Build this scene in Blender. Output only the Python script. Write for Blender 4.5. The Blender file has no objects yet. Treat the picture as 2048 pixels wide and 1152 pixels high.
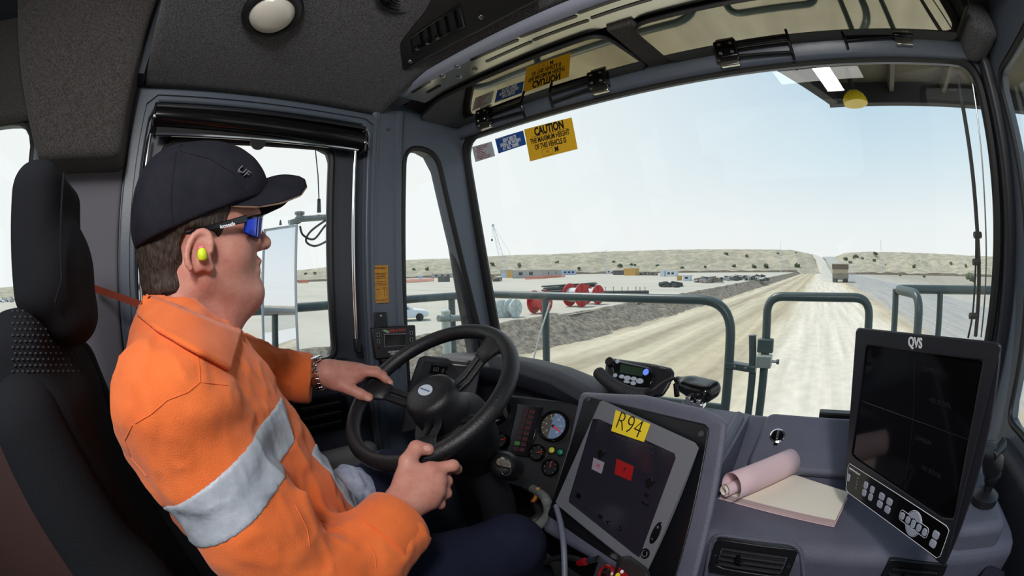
import bpy, math, random
import numpy as np
from mathutils import Vector, Matrix
R = random.Random(7)
NR = np.random.default_rng(7)
D2R = math.pi / 180
sc = bpy.context.scene
COL = sc.collection
ZC = 1.25            # camera height over the cab floor; all coordinates below are relative to the camera
GZ = -5.5            # outdoor ground, relative to the camera

# ------------------------------------------------------------------ camera (15 mm equisolid fisheye, 36 mm sensor)
FPX, PW, PH = 853.0, 2048, 1152
_psi, _pit, _rol = 42.3 * D2R, 0.04, 0.023
_f = np.array([-math.sin(_psi) * math.cos(_pit), math.cos(_psi) * math.cos(_pit), -math.sin(_pit)])
_r = np.array([math.cos(_psi), math.sin(_psi), 0.0])
_u = np.cross(_r, _f)
CR = _r * math.cos(_rol) - _u * math.sin(_rol)
CU = _u * math.cos(_rol) + _r * math.sin(_rol)
CF = _f
cd = bpy.data.cameras.new('camera')
cam = bpy.data.objects.new('camera', cd)
COL.objects.link(cam)
m = Matrix.Identity(4)
for i in range(3):
    m[i][0], m[i][1], m[i][2] = CR[i], CU[i], -CF[i]
m[2][3] = ZC
cam.matrix_world = m
cd.type = 'PANO'
cd.sensor_width = 36
cd.clip_start, cd.clip_end = 0.02, 4000
for holder in (cd, getattr(cd, 'cycles', None)):
    try:
        holder.panorama_type = 'FISHEYE_EQUISOLID'
        holder.fisheye_lens = 36 * FPX / PW
        holder.fisheye_fov = math.pi
        break
    except Exception:
        pass
sc.camera = cam

def ray(px, py):
    x, y = px - PW / 2, PH / 2 - py
    r = math.hypot(x, y)
    th = 2 * math.asin(r / (2 * FPX))
    s = math.sin(th) / max(r, 1e-9)
    return CR * x * s + CU * y * s + CF * math.cos(th)

def U(px, py, X=None, Y=None, Z=None, pl=None, d=None):
    """where the sight line through a point of the frame meets a real plane of the cab or of the yard"""
    v = ray(px, py)
    if X is not None: return v * (X / v[0])
    if Y is not None: return v * (Y / v[1])
    if Z is not None: return v * (Z / v[2])
    if pl is not None: return v * (np.dot(pl[0], pl[1]) / np.dot(v, pl[1]))
    return v * d

# ------------------------------------------------------------------ view, world, sun, lights
vs = sc.view_settings
vs.view_transform = 'Standard'
vs.look = 'None'
vs.exposure = 0.0
vs.gamma = 1.0
vs.use_curve_mapping = False
SUN_DIR = Vector((-0.47, 0.06, 0.88)).normalized()   # towards the sun
w = bpy.data.worlds.new('sky')
sc.world = w
w.use_nodes = True
nt = w.node_tree
nt.nodes.clear()
o_ = nt.nodes.new('ShaderNodeOutputWorld')
bg = nt.nodes.new('ShaderNodeBackground')
tc = nt.nodes.new('ShaderNodeTexCoord')
sx = nt.nodes.new('ShaderNodeSeparateXYZ')
nt.links.new(tc.outputs['Generated'], sx.inputs[0])
rmp = nt.nodes.new('ShaderNodeValToRGB')
cr = rmp.color_ramp
cr.elements[0].position = 0.0
cr.elements[0].color = (0.96, 0.97, 0.97, 1)
cr.elements[1].position = 1.0
cr.elements[1].color = (0.16, 0.32, 0.58, 1)
for p_, c_ in ((0.10, (0.90, 0.94, 0.97, 1)), (0.24, (0.68, 0.82, 0.92, 1)), (0.42, (0.50, 0.69, 0.86, 1))):
    e = cr.elements.new(p_)
    e.color = c_
nt.links.new(sx.outputs['Z'], rmp.inputs[0])
# the sky whitens towards the sun's side (forward scattering in dusty air)
dt = nt.nodes.new('ShaderNodeVectorMath')
dt.operation = 'DOT_PRODUCT'
nt.links.new(tc.outputs['Generated'], dt.inputs[0])
dt.inputs[1].default_value = Vector((-0.93, 0.1, 0.35)).normalized()
mr = nt.nodes.new('ShaderNodeMapRange')
mr.inputs[1].default_value = 0.08
mr.inputs[2].default_value = 0.85
nt.links.new(dt.outputs['Value'], mr.inputs[0])
mxw = nt.nodes.new('ShaderNodeMix')
mxw.data_type = 'RGBA'
nt.links.new(mr.outputs[0], mxw.inputs[0])
nt.links.new(rmp.outputs[0], mxw.inputs[6])
mxw.inputs[7].default_value = (0.97, 0.99, 1.0, 1)
nt.links.new(mxw.outputs[2], bg.inputs[0])
bg.inputs[1].default_value = 1.0
nt.links.new(bg.outputs[0], o_.inputs[0])

sl = bpy.data.lights.new('sun', 'SUN')
sl.energy = 2.6
sl.angle = 0.009
sl.color = (1.0, 0.95, 0.90)
sun = bpy.data.objects.new('sun', sl)
COL.objects.link(sun)
sun.rotation_euler = SUN_DIR.to_track_quat('Z', 'Y').to_euler()

def area(name, loc, target, size, energy, color=(1, 1, 1)):
    l = bpy.data.lights.new(name, 'AREA')
    l.shape = 'RECTANGLE'
    l.size, l.size_y = size
    l.energy = energy
    l.color = color
    o = bpy.data.objects.new(name, l)
    COL.objects.link(o)
    o.location = Vector(loc) + Vector((0, 0, ZC))
    o.rotation_euler = (Vector(loc) - Vector(target)).to_track_quat('Z', 'Y').to_euler()
    return o
# the photographer's flash, bounced inside the cab above and right of the camera
area('flash', (0.225, -0.32, 0.60), (-0.55, 0.35, -0.10), (0.17, 0.22), 9.0, (1.0, 0.98, 0.96))
# added large fill lamp, imitating the flash thrown back by the cab lining
area('bounce_fill', (0.10, -0.55, 0.80), (-0.40, 0.35, -0.30), (0.75, 0.60), 12.5, (1.0, 0.98, 0.96))

# ------------------------------------------------------------------ materials
def s(r, g=None, b=None):
    if g is None: g = b = r
    f = lambda c: (c / 255 / 12.92) if c <= 10.3 else ((c / 255 + 0.055) / 1.055) ** 2.4
    return (f(r), f(g), f(b), 1)

MATS = {}
def mat(name, col, rough=0.5, metal=0.0, var=None, bump=None, spec=0.5, emit=None, coat=0.0, sheen=0.0, stretch=(1, 1, 1), sss=0.0):
    """var=(scale, second colour, contrast low, high)  bump=(scale, distance)"""
    mt = bpy.data.materials.new(name)
    mt.use_nodes = True
    t = mt.node_tree
    b = t.nodes['Principled BSDF']
    b.inputs['Base Color'].default_value = col
    b.inputs['Roughness'].default_value = rough
    b.inputs['Metallic'].default_value = metal
    b.inputs['Specular IOR Level'].default_value = spec
    if coat:
        b.inputs['Coat Weight'].default_value = coat
    if sheen:
        b.inputs['Sheen Weight'].default_value = sheen
    if sss:
        b.inputs['Subsurface Weight'].default_value = sss
        b.inputs['Subsurface Radius'].default_value = (0.012, 0.004, 0.002)
        b.inputs['Subsurface Scale'].default_value = 0.5
    if emit:
        b.inputs['Emission Color'].default_value = emit[0]
        b.inputs['Emission Strength'].default_value = emit[1]
    if var or bump:
        c = t.nodes.new('ShaderNodeTexCoord')
        mp = t.nodes.new('ShaderNodeMapping')
        mp.inputs['Scale'].default_value = stretch
        t.links.new(c.outputs['Object'], mp.inputs[0])
    if var:
        n = t.nodes.new('ShaderNodeTexNoise')
        n.inputs['Scale'].default_value = var[0]
        n.inputs['Detail'].default_value = 4
        n.inputs['Roughness'].default_value = 0.65
        t.links.new(mp.outputs[0], n.inputs['Vector'])
        r_ = t.nodes.new('ShaderNodeMapRange')
        r_.inputs[1].default_value = var[2] if len(var) > 2 else 0.35
        r_.inputs[2].default_value = var[3] if len(var) > 3 else 0.65
        t.links.new(n.outputs['Fac'], r_.inputs[0])
        x = t.nodes.new('ShaderNodeMix')
        x.data_type = 'RGBA'
        x.inputs[6].default_value = col
        x.inputs[7].default_value = var[1]
        t.links.new(r_.outputs[0], x.inputs[0])
        t.links.new(x.outputs[2], b.inputs['Base Color'])
    if bump:
        n2 = t.nodes.new('ShaderNodeTexNoise')
        n2.inputs['Scale'].default_value = bump[0]
        n2.inputs['Detail'].default_value = 3
        t.links.new(mp.outputs[0], n2.inputs['Vector'])
        bp = t.nodes.new('ShaderNodeBump')
        bp.inputs['Strength'].default_value = 0.6
        bp.inputs['Distance'].default_value = bump[1]
        t.links.new(n2.outputs['Fac'], bp.inputs['Height'])
        t.links.new(bp.outputs[0], b.inputs['Normal'])
    MATS[name] = mt
    return mt

def glass_mat(name, tint=(0.97, 0.985, 0.975, 1), f0=0.02):
    mt = bpy.data.materials.new(name)
    mt.use_nodes = True
    t = mt.node_tree
    t.nodes.clear()
    out = t.nodes.new('ShaderNodeOutputMaterial')
    tr = t.nodes.new('ShaderNodeBsdfTransparent')
    tr.inputs[0].default_value = tint
    gl = t.nodes.new('ShaderNodeBsdfGlossy')
    gl.inputs['Roughness'].default_value = 0.0
    lw = t.nodes.new('ShaderNodeLayerWeight')
    pw = t.nodes.new('ShaderNodeMath')
    pw.operation = 'POWER'
    pw.inputs[1].default_value = 5
    t.links.new(lw.outputs['Facing'], pw.inputs[0])
    ml = t.nodes.new('ShaderNodeMath')
    ml.operation = 'MULTIPLY_ADD'
    ml.inputs[1].default_value = 0.9
    ml.inputs[2].default_value = f0
    t.links.new(pw.outputs[0], ml.inputs[0])
    mx = t.nodes.new('ShaderNodeMixShader')
    t.links.new(ml.outputs[0], mx.inputs[0])
    t.links.new(tr.outputs[0], mx.inputs[1])
    t.links.new(gl.outputs[0], mx.inputs[2])
    t.links.new(mx.outputs[0], out.inputs[0])
    MATS[name] = mt
    return mt

M = MATS
mat('carpet', s(114, 113, 116), 0.95, var=(250, s(62, 61, 64), 0.38, 0.62), bump=(420, 0.004), spec=0.15, sheen=0.2)
mat('carpet_dark', s(86, 82, 81), 0.95, var=(250, s(50, 47, 45), 0.38, 0.62), bump=(420, 0.004), spec=0.15, sheen=0.1)
mat('painted_steel', s(86, 94, 106), 0.38, bump=(60, 0.0006))
mat('painted_steel_dark', s(58, 62, 71), 0.42, bump=(60, 0.0006))
mat('rubber', s(20, 20, 22), 0.55)
mat('black_plastic', s(22, 22, 26), 0.42, bump=(500, 0.0006))
mat('panel_black', s(12, 13, 18), 0.4)
mat('monitor_plastic', s(34, 36, 43), 0.4, bump=(500, 0.0004))
mat('pillar_dark', s(38, 41, 48), 0.42, bump=(60, 0.0006))
mat('black_gloss', s(14, 14, 16), 0.15)
mat('soft_black', s(30, 30, 35), 0.6, bump=(700, 0.0012))
mat('dash_dark', s(36, 37, 48), 0.5, bump=(650, 0.0016))
mat('dash_grey', s(96, 98, 114), 0.42, var=(9, s(89, 91, 107)), bump=(650, 0.0022))
mat('trim_grey', s(112, 110, 112), 0.8, bump=(500, 0.0015))
mat('trim_vinyl', s(114, 112, 120), 0.85, bump=(600, 0.002))
mat('red_brown', s(104, 76, 72), 0.8)
mat('chrome', s(225, 225, 228), 0.12, 1.0)
mat('steel', s(160, 160, 162), 0.3, 1.0)
mat('brushed', s(196, 194, 184), 0.2, 1.0)
mat('visor', s(146, 140, 122), 0.03, 1.0)
mat('white_plastic', s(215, 215, 215), 0.4)
mat('lens_white', s(214, 208, 196), 0.22, coat=0.3)
mat('orange_strap', s(150, 52, 18), 0.7)
glass_mat('glass')
# ------------------------------------------------------------------ mesh building
class MB:
    def __init__(self):
        self.v, self.f, self.mi, self.cur = [], [], [], 0

    def add(self, vs_, fs_):
        b = len(self.v)
        self.v += [tuple(float(c) for c in p) for p in vs_]
        for f in fs_:
            self.f.append([i + b for i in f])
            self.mi.append(self.cur)
        return self

    def hexa(self, p):
        """p: 4 points of one face, then the 4 opposite ones"""
        return self.add(p, [(3, 2, 1, 0), (4, 5, 6, 7), (0, 1, 5, 4), (1, 2, 6, 5), (2, 3, 7, 6), (3, 0, 4, 7)])

    def box(self, c, h, rot=None):
        c, h = np.array(c, float), np.array(h, float)
        q = [np.array((x, y, z)) * h for z in (-1, 1) for x, y in ((-1, -1), (1, -1), (1, 1), (-1, 1))]
        if rot is not None:
            q = [rot @ p for p in q]
        return self.hexa([c + p for p in q])

    def bx(self, x0, x1, y0, y1, z0, z1):
        return self.box(((x0 + x1) / 2, (y0 + y1) / 2, (z0 + z1) / 2), (abs(x1 - x0) / 2, abs(y1 - y0) / 2, abs(z1 - z0) / 2))

    def loops(self, ls, cap0=True, cap1=True, closed=True):
        n = len(ls[0])
        b = len(self.v)
        vv = [p for l in ls for p in l]
        ff = []
        rng = range(n) if closed else range(n - 1)
        for a in range(len(ls) - 1):
            for i in rng:
                j = (i + 1) % n
                ff.append((a * n + i, a * n + j, (a + 1) * n + j, (a + 1) * n + i))
        if cap0 and closed: ff.append(tuple(range(n - 1, -1, -1)))
        if cap1 and closed: ff.append(tuple((len(ls) - 1) * n + i for i in range(n)))
        return self.add(vv, ff)

    def tube(self, pts, rad, n=10, caps=True, closed=False):
        P = [np.array(p, float) for p in pts]
        k = len(P)
        rr = rad if hasattr(rad, '__len__') else [rad] * k
        up, ls = None, []
        for i in range(k):
            if closed:
                t = P[(i + 1) % k] - P[i - 1]
            else:
                t = P[min(i + 1, k - 1)] - P[max(i - 1, 0)]
            t = t / (np.linalg.norm(t) + 1e-12)
            if up is None:
                up = np.cross(t, (0, 0, 1.0)) if abs(t[2]) < 0.9 else np.cross(t, (1.0, 0, 0))
            up = up - t * np.dot(up, t)
            up /= np.linalg.norm(up)
            w_ = np.cross(t, up)
            ls.append([P[i] + rr[i] * (up * math.cos(a) + w_ * math.sin(a)) for a in np.linspace(0, 2 * math.pi, n, endpoint=False)])
        if closed:
            ls.append(ls[0])
            return self.loops(ls, False, False)
        return self.loops(ls, caps, caps)

    def cyl(self, a, b, r, r2=None, n=20):
        return self.tube([a, b], [r, r if r2 is None else r2], n)

    def lathe(self, o, ax, prof, n=28, xd=None):
        """prof: (radius, height along ax)"""
        o, ax = np.array(o, float), np.array(ax, float)
        ax = ax / np.linalg.norm(ax)
        x = np.cross(ax, (0, 0, 1.0)) if abs(ax[2]) < 0.9 else np.cross(ax, (1.0, 0, 0))
        x /= np.linalg.norm(x)
        y = np.cross(ax, x)
        ls = [[o + ax * h + max(r, 1e-5) * (x * math.cos(a) + y * math.sin(a)) for a in np.linspace(0, 2 * math.pi, n, endpoint=False)] for r, h in prof]
        return self.loops(ls)

    def prism(self, poly, vec):
        vec = np.array(vec, float)
        a = [np.array(p, float) for p in poly]
        return self.loops([a, [p + vec for p in a]])

    def grid(self, fn, nu, nv):
        b = [fn(i / (nu - 1), j / (nv - 1)) for j in range(nv) for i in range(nu)]
        return self.add(b, [(j * nu + i, j * nu + i + 1, (j + 1) * nu + i + 1, (j + 1) * nu + i) for j in range(nv - 1) for i in range(nu - 1)])

def thing(name, label, cat, loc, group=None, kind=None):
    o = bpy.data.objects.new(name, None)
    COL.objects.link(o)
    o.empty_display_size = 0.05
    o.location = Vector([float(c) for c in loc]) + Vector((0, 0, ZC))
    tag(o, label, cat, group, kind)
    return o

def tag(o, label=None, cat=None, group=None, kind=None):
    if label: o['label'] = label
    if cat: o['category'] = cat
    if group: o['group'] = group
    if kind: o['kind'] = kind
    return o

_WL = {}
def wloc(o):
    v = Vector(o.location)
    while o.parent is not None:
        o = o.parent
        v += Vector(o.location)
    return v

def finish(o, parent, origin):
    """origin: relative to the camera"""
    wo = Vector([float(c) for c in origin]) + Vector((0, 0, ZC))
    if parent is not None:
        o.parent = parent
        o.location = wo - wloc(parent)
    else:
        o.location = wo
    COL.objects.link(o)

def obj(name, mb, mats, parent=None, bevel=0, smooth=35, seg=2, subs=0, label=None, kind=None, origin=None):
    v = np.array(mb.v, float)
    if origin is None:
        lo, hi = v.min(0), v.max(0)
        origin = np.array(((lo[0] + hi[0]) / 2, (lo[1] + hi[1]) / 2, lo[2]))
    v = v - origin
    me = bpy.data.meshes.new(name)
    me.from_pydata(v.tolist(), [], mb.f)
    for mm in (mats if isinstance(mats, (list, tuple)) else [mats]):
        me.materials.append(MATS[mm])
    if any(mb.mi):
        me.polygons.foreach_set('material_index', mb.mi)
    import bmesh
    bm = bmesh.new()
    bm.from_mesh(me)
    bmesh.ops.recalc_face_normals(bm, faces=bm.faces)
    bm.to_mesh(me)
    bm.free()
    if smooth:
        me.shade_smooth()
        me.set_sharp_from_angle(angle=smooth * D2R)
    o = bpy.data.objects.new(name, me)
    finish(o, parent, origin)
    if bevel:
        b = o.modifiers.new('bevel', 'BEVEL')
        b.width = bevel
        b.segments = seg
        b.limit_method = 'ANGLE'
        b.angle_limit = 40 * D2R
        b.harden_normals = False
    if subs:
        s_ = o.modifiers.new('sub', 'SUBSURF')
        s_.levels = s_.render_levels = subs
    if label: o['label'] = label
    if kind: o['kind'] = kind
    return o

def text(name, body, mt, origin, xax, yax, size, parent=None, align='CENTER', sx=1.0, weight=0.0, thick=0.0004, spacing=1.0, shear=0.0):
    """flat print: lettering on a surface, xax right, yax up"""
    c = bpy.data.curves.new(name, 'FONT')
    c.body = body
    c.size = size
    c.align_x = align
    c.align_y = 'CENTER'
    c.extrude = thick
    c.offset = weight
    c.space_character = spacing
    c.shear = shear
    c.resolution_u = 3
    c.materials.append(MATS[mt])
    tmp = bpy.data.objects.new(name + '_curve', c)
    me = bpy.data.meshes.new_from_object(tmp)
    me.name = name
    bpy.data.objects.remove(tmp)
    bpy.data.curves.remove(c)
    o = bpy.data.objects.new(name, me)
    x = Vector([float(q) for q in xax]).normalized()
    y = Vector([float(q) for q in yax])
    y = (y - x * y.dot(x)).normalized()
    z = x.cross(y)
    rm = Matrix((x, y, z)).transposed()
    finish(o, parent, origin)
    o.rotation_euler = rm.to_euler()
    o.scale = (sx, 1, 1)
    return o

def print_bar(name, mt, origin, xax, yax, length, height, parent):
    """a line of print too small to read"""
    x = np.array(xax, float) / np.linalg.norm(xax)
    y = np.array(yax, float) / np.linalg.norm(yax)
    n = np.cross(x, y)
    o = np.array(origin, float)
    k = max(3, int(length / height / 1.6))
    top, bot = [], []
    rg = random.Random(int(length * 1e6) + k)
    for i in range(k + 1):
        u_ = -length / 2 + length * i / k
        top.append(o + x * u_ + y * height * rg.uniform(0.18, 0.5))
        bot.append(o + x * u_ - y * height * rg.uniform(0.18, 0.5))
    return obj(name, MB().prism(bot + top[::-1], n * 0.0003), mt, parent, smooth=0)

def unit(v):
    v = np.array(v, float)
    return v / np.linalg.norm(v)

def frame(n, up=(0, 0, 1)):
    """x right, y up, n towards the viewer"""
    n = unit(n)
    x = unit(np.cross(up, n))
    return x, np.cross(n, x), n

def rrect(w_, h_, r, n=5):
    out = []
    for cx, cy, a0 in ((w_ / 2 - r, h_ / 2 - r, 0), (-w_ / 2 + r, h_ / 2 - r, 90), (-w_ / 2 + r, -h_ / 2 + r, 180), (w_ / 2 - r, -h_ / 2 + r, 270)):
        for k in range(n + 1):
            a = (a0 + 90 * k / n) * D2R
            out.append((cx + r * math.cos(a), cy + r * math.sin(a)))
    return out

def roundpoly(pts, r, n=5):
    """2-D polygon with its corners rounded"""
    out, k = [], len(pts)
    P = [np.array(p, float) for p in pts]
    for i in range(k):
        a, b, c = P[i - 1], P[i], P[(i + 1) % k]
        rr = r[i] if hasattr(r, '__len__') else r
        d1, d2 = np.linalg.norm(a - b), np.linalg.norm(c - b)
        q = min(rr, d1 * 0.48, d2 * 0.48)
        p0, p1 = b + (a - b) / d1 * q, b + (c - b) / d2 * q
        for t in np.linspace(0, 1, n + 1):
            out.append(tuple((1 - t) ** 2 * p0 + 2 * t * (1 - t) * b + t * t * p1))
    return out

def ring2(mb, outer, inner, to3, w0, w1, n=72):
    """plate with a hole; outlines in 2-D, star-shaped about the hole's centre"""
    c = np.mean(np.array(inner), 0)
    def hit(poly, a):
        d = np.array((math.cos(a), math.sin(a)))
        best = 0
        for i in range(len(poly)):
            p, q = np.array(poly[i - 1]) - c, np.array(poly[i]) - c
            e = q - p
            den = d[0] * e[1] - d[1] * e[0]
            if abs(den) < 1e-12: continue
            t = (p[0] * e[1] - p[1] * e[0]) / den
            u_ = (p[0] * d[1] - p[1] * d[0]) / den
            if t > 0 and -1e-6 <= u_ <= 1 + 1e-6: best = max(best, t)
        return c + d * best
    an = list(np.linspace(-math.pi, math.pi, n, endpoint=False))
    an += [math.atan2(p[1] - c[1], p[0] - c[0]) for p in outer] if len(outer) < 12 else []
    an = sorted(set(round(a, 6) for a in an))
    o = [hit(outer, a) for a in an]
    i_ = [hit(inner, a) for a in an]
    k = len(an)
    ls = [[to3(p[0], p[1], w0) for p in i_], [to3(p[0], p[1], w0) for p in o], [to3(p[0], p[1], w1) for p in o], [to3(p[0], p[1], w1) for p in i_]]
    ls.append(ls[0])
    return mb.loops(ls, False, False)

def slab2(mb, poly, to3, w0, w1):
    a = [to3(p[0], p[1], w0) for p in poly]
    b = [to3(p[0], p[1], w1) for p in poly]
    return mb.loops([a, b])

def arc(p0, p1, p2, n=6):
    p0, p1, p2 = (np.array(p, float) for p in (p0, p1, p2))
    return [(1 - t) ** 2 * p0 + 2 * t * (1 - t) * p1 + t * t * p2 for t in np.linspace(0, 1, n)]

def rounded_path(pts, r, n=6):
    P = [np.array(p, float) for p in pts]
    out = [P[0]]
    for i in range(1, len(P) - 1):
        a, b, c = P[i - 1], P[i], P[i + 1]
        q1 = min(r, np.linalg.norm(a - b) * 0.48)
        q2 = min(r, np.linalg.norm(c - b) * 0.48)
        out += arc(b + unit(a - b) * q1, b, b + unit(c - b) * q2, n)
    return out + [P[-1]]

def copy_tree(o, parent=None):
    c = o.copy()
    COL.objects.link(c)
    if parent is not None: c.parent = parent
    for ch in list(o.children):
        copy_tree(ch, c)
    return c

# ------------------------------------------------------------------ implicit surfaces for everything soft or organic
def rc(p, a, b, ra, rb):
    a, b = np.array(a, float), np.array(b, float)
    ba = b - a
    t = np.clip(((p - a) @ ba) / (ba @ ba), 0, 1)
    return np.linalg.norm(p - a - t[:, None] * ba, axis=1) - (ra + (rb - ra) * t)

def ell(p, c, r, rot=None):
    q = p - np.array(c, float)
    if rot is not None: q = q @ rot
    r = np.array(r, float)
    k0 = np.linalg.norm(q / r, axis=1)
    k1 = np.linalg.norm(q / (r * r), axis=1)
    return k0 * (k0 - 1) / np.maximum(k1, 1e-9)

def rbx(p, c, h, r, rot=None):
    q = p - np.array(c, float)
    if rot is not None: q = q @ rot
    q = np.abs(q) - (np.array(h, float) - r)
    return np.linalg.norm(np.maximum(q, 0), axis=1) + np.minimum(q.max(1), 0) - r

def smin(a, b, k):
    h = np.maximum(k - np.abs(a - b), 0) / k
    return np.minimum(a, b) - h * h * k * 0.25

def smax(a, b, k):
    return -smin(-a, -b, k)

def rotm(ax, ay, az):
    def rx(a): return np.array([[1, 0, 0], [0, math.cos(a), -math.sin(a)], [0, math.sin(a), math.cos(a)]])
    def ry(a): return np.array([[math.cos(a), 0, math.sin(a)], [0, 1, 0], [-math.sin(a), 0, math.cos(a)]])
    def rz(a): return np.array([[math.cos(a), -math.sin(a), 0], [math.sin(a), math.cos(a), 0], [0, 0, 1]])
    return rz(az) @ ry(ay) @ rx(ax)

_perm = NR.random((64, 64, 64)).astype(np.float32)
def vnoise(p, sc_):
    """smooth value noise in -1..1"""
    q = p * sc_ + 100.0
    i = np.floor(q).astype(int)
    f = q - i
    f = f * f * (3 - 2 * f)
    i0 = i % 64
    i1 = (i + 1) % 64
    def g(a, b, c): return _perm[a[:, 0], b[:, 1], c[:, 2]]
    x0 = g(i0, i0, i0) * (1 - f[:, 0]) + g(i1, i0, i0) * f[:, 0]
    x1 = g(i0, i1, i0) * (1 - f[:, 0]) + g(i1, i1, i0) * f[:, 0]
    y0 = x0 * (1 - f[:, 1]) + x1 * f[:, 1]
    x0 = g(i0, i0, i1) * (1 - f[:, 0]) + g(i1, i0, i1) * f[:, 0]
    x1 = g(i0, i1, i1) * (1 - f[:, 0]) + g(i1, i1, i1) * f[:, 0]
    y1 = x0 * (1 - f[:, 1]) + x1 * f[:, 1]
    return (y0 * (1 - f[:, 2]) + y1 * f[:, 2]) * 2 - 1

def sdf_mesh(fn, lo, hi, h, c=6):
    lo, hi = np.array(lo, float), np.array(hi, float)
    nb = np.ceil((hi - lo) / (h * c)).astype(int)
    n = nb * c + 1
    def ev(P):
        out = np.empty(len(P), np.float32)
        for i in range(0, len(P), 300000):
            out[i:i + 300000] = fn(P[i:i + 300000])
        return out
    bi = np.stack(np.meshgrid(*[np.arange(k) for k in nb], indexing='ij'), -1).reshape(-1, 3)
    dc = ev(lo + (bi + 0.5) * c * h)
    D = np.repeat(np.repeat(np.repeat(np.sign(dc).reshape(nb), c, 0), c, 1), c, 2)
    D = np.pad(D, ((0, 1), (0, 1), (0, 1)), mode='edge').astype(np.float32)
    act = bi[np.abs(dc) < c * h * 1.9]
    off = np.stack(np.meshgrid(*[np.arange(c + 1)] * 3, indexing='ij'), -1).reshape(-1, 3)
    gi = (act[:, None, :] * c + off[None]).reshape(-1, 3)
    D[gi[:, 0], gi[:, 1], gi[:, 2]] = ev(lo + gi * h)
    D[D == 0] = 1e-7
    S = D < 0
    def sub(A, i, j, k): return A[i:n[0] - 1 + i, j:n[1] - 1 + j, k:n[2] - 1 + k]
    cnt = sum(sub(S, i, j, k).astype(np.int8) for i in (0, 1) for j in (0, 1) for k in (0, 1))
    cells = np.argwhere((cnt > 0) & (cnt < 8))
    cor = [(i, j, k) for i in (0, 1) for j in (0, 1) for k in (0, 1)]
    vals = np.stack([D[cells[:, 0] + a, cells[:, 1] + b, cells[:, 2] + d] for a, b, d in cor], 1)
    acc = np.zeros((len(cells), 3))
    num = np.zeros(len(cells))
    for a in range(8):
        for b in range(a + 1, 8):
            ca, cb = np.array(cor[a]), np.array(cor[b])
            if np.abs(ca - cb).sum() != 1: continue
            va, vb = vals[:, a], vals[:, b]
            x = (va < 0) != (vb < 0)
            t = np.where(x, va / np.where(x, va - vb, 1), 0)
            acc += np.where(x[:, None], ca + t[:, None] * (cb - ca), 0)
            num += x
    V = lo + (cells + acc / num[:, None]) * h
    idx = -np.ones(tuple(n - 1), np.int64)
    idx[cells[:, 0], cells[:, 1], cells[:, 2]] = np.arange(len(cells))
    F = []
    for ax in range(3):
        sl0 = [slice(None)] * 3
        sl1 = [slice(None)] * 3
        sl0[ax], sl1[ax] = slice(0, -1), slice(1, None)
        ch = np.argwhere(S[tuple(sl0)] != S[tuple(sl1)])
        b, c2 = (ax + 1) % 3, (ax + 2) % 3
        ok = (ch[:, b] > 0) & (ch[:, c2] > 0) & (ch[:, b] < n[b] - 1) & (ch[:, c2] < n[c2] - 1)
        ch = ch[ok]
        q = []
        for db, dc_ in ((-1, -1), (0, -1), (0, 0), (-1, 0)):
            e = ch.copy()
            e[:, b] += db
            e[:, c2] += dc_
            q.append(idx[e[:, 0], e[:, 1], e[:, 2]])
        q = np.stack(q, 1)
        fl = S[ch[:, 0], ch[:, 1], ch[:, 2]]
        q[~fl] = q[~fl][:, ::-1]
        F.append(q)
    F = np.concatenate(F)
    F = F[(F >= 0).all(1)]
    return V, F

def sobj(name, fn, lo, hi, h, mt, parent=None, relax=2, label=None, kind=None, origin=None):
    V, F = sdf_mesh(fn, lo, hi, h)
    for _ in range(relax):          # light Laplacian smoothing of the net
        A = np.zeros_like(V)
        N = np.zeros(len(V))
        for i in range(4):
            j = (i + 1) % 4
            np.add.at(A, F[:, i], V[F[:, j]])
            np.add.at(A, F[:, j], V[F[:, i]])
            np.add.at(N, F[:, i], 1)
            np.add.at(N, F[:, j], 1)
        V = V * 0.5 + 0.5 * A / np.maximum(N, 1)[:, None]
    return vobj(name, V, F, mt, parent, label, kind, origin)

def vobj(name, V, F, mt, parent=None, label=None, kind=None, origin=None):
    if origin is None:
        l_, h_ = V.min(0), V.max(0)
        origin = np.array(((l_[0] + h_[0]) / 2, (l_[1] + h_[1]) / 2, l_[2]))
    W = (V - origin).astype(np.float32)
    me = bpy.data.meshes.new(name)
    me.vertices.add(len(W))
    me.vertices.foreach_set('co', W.ravel())
    k = F.shape[1]
    me.loops.add(F.size)
    me.loops.foreach_set('vertex_index', F.astype(np.int32).ravel())
    me.polygons.add(len(F))
    me.polygons.foreach_set('loop_start', np.arange(0, F.size, k, dtype=np.int32))
    me.update(calc_edges=True)
    me.materials.append(MATS[mt])
    me.shade_smooth()
    o = bpy.data.objects.new(name, me)
    finish(o, parent, origin)
    if label: o['label'] = label
    if kind: o['kind'] = kind
    return o
# ------------------------------------------------------------------ cab shell
XL, XR = -1.36, 0.73
FL = -1.25           # cab floor
def toL(y, z, w_): return np.array((XL + w_, y, z))
def toR(y, z, w_): return np.array((XR - w_, y, z))
def wsY(z): return 1.20 + (0.57 - z) * 0.19
def toW(x, z, w_): return np.array((x, wsY(z) - w_ * 0.98, z - w_ * 0.19))

# floor
obj('floor', MB().bx(XL, XR, -1.5, 1.45, FL - 0.06, FL), 'soft_black', kind='structure')
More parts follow.
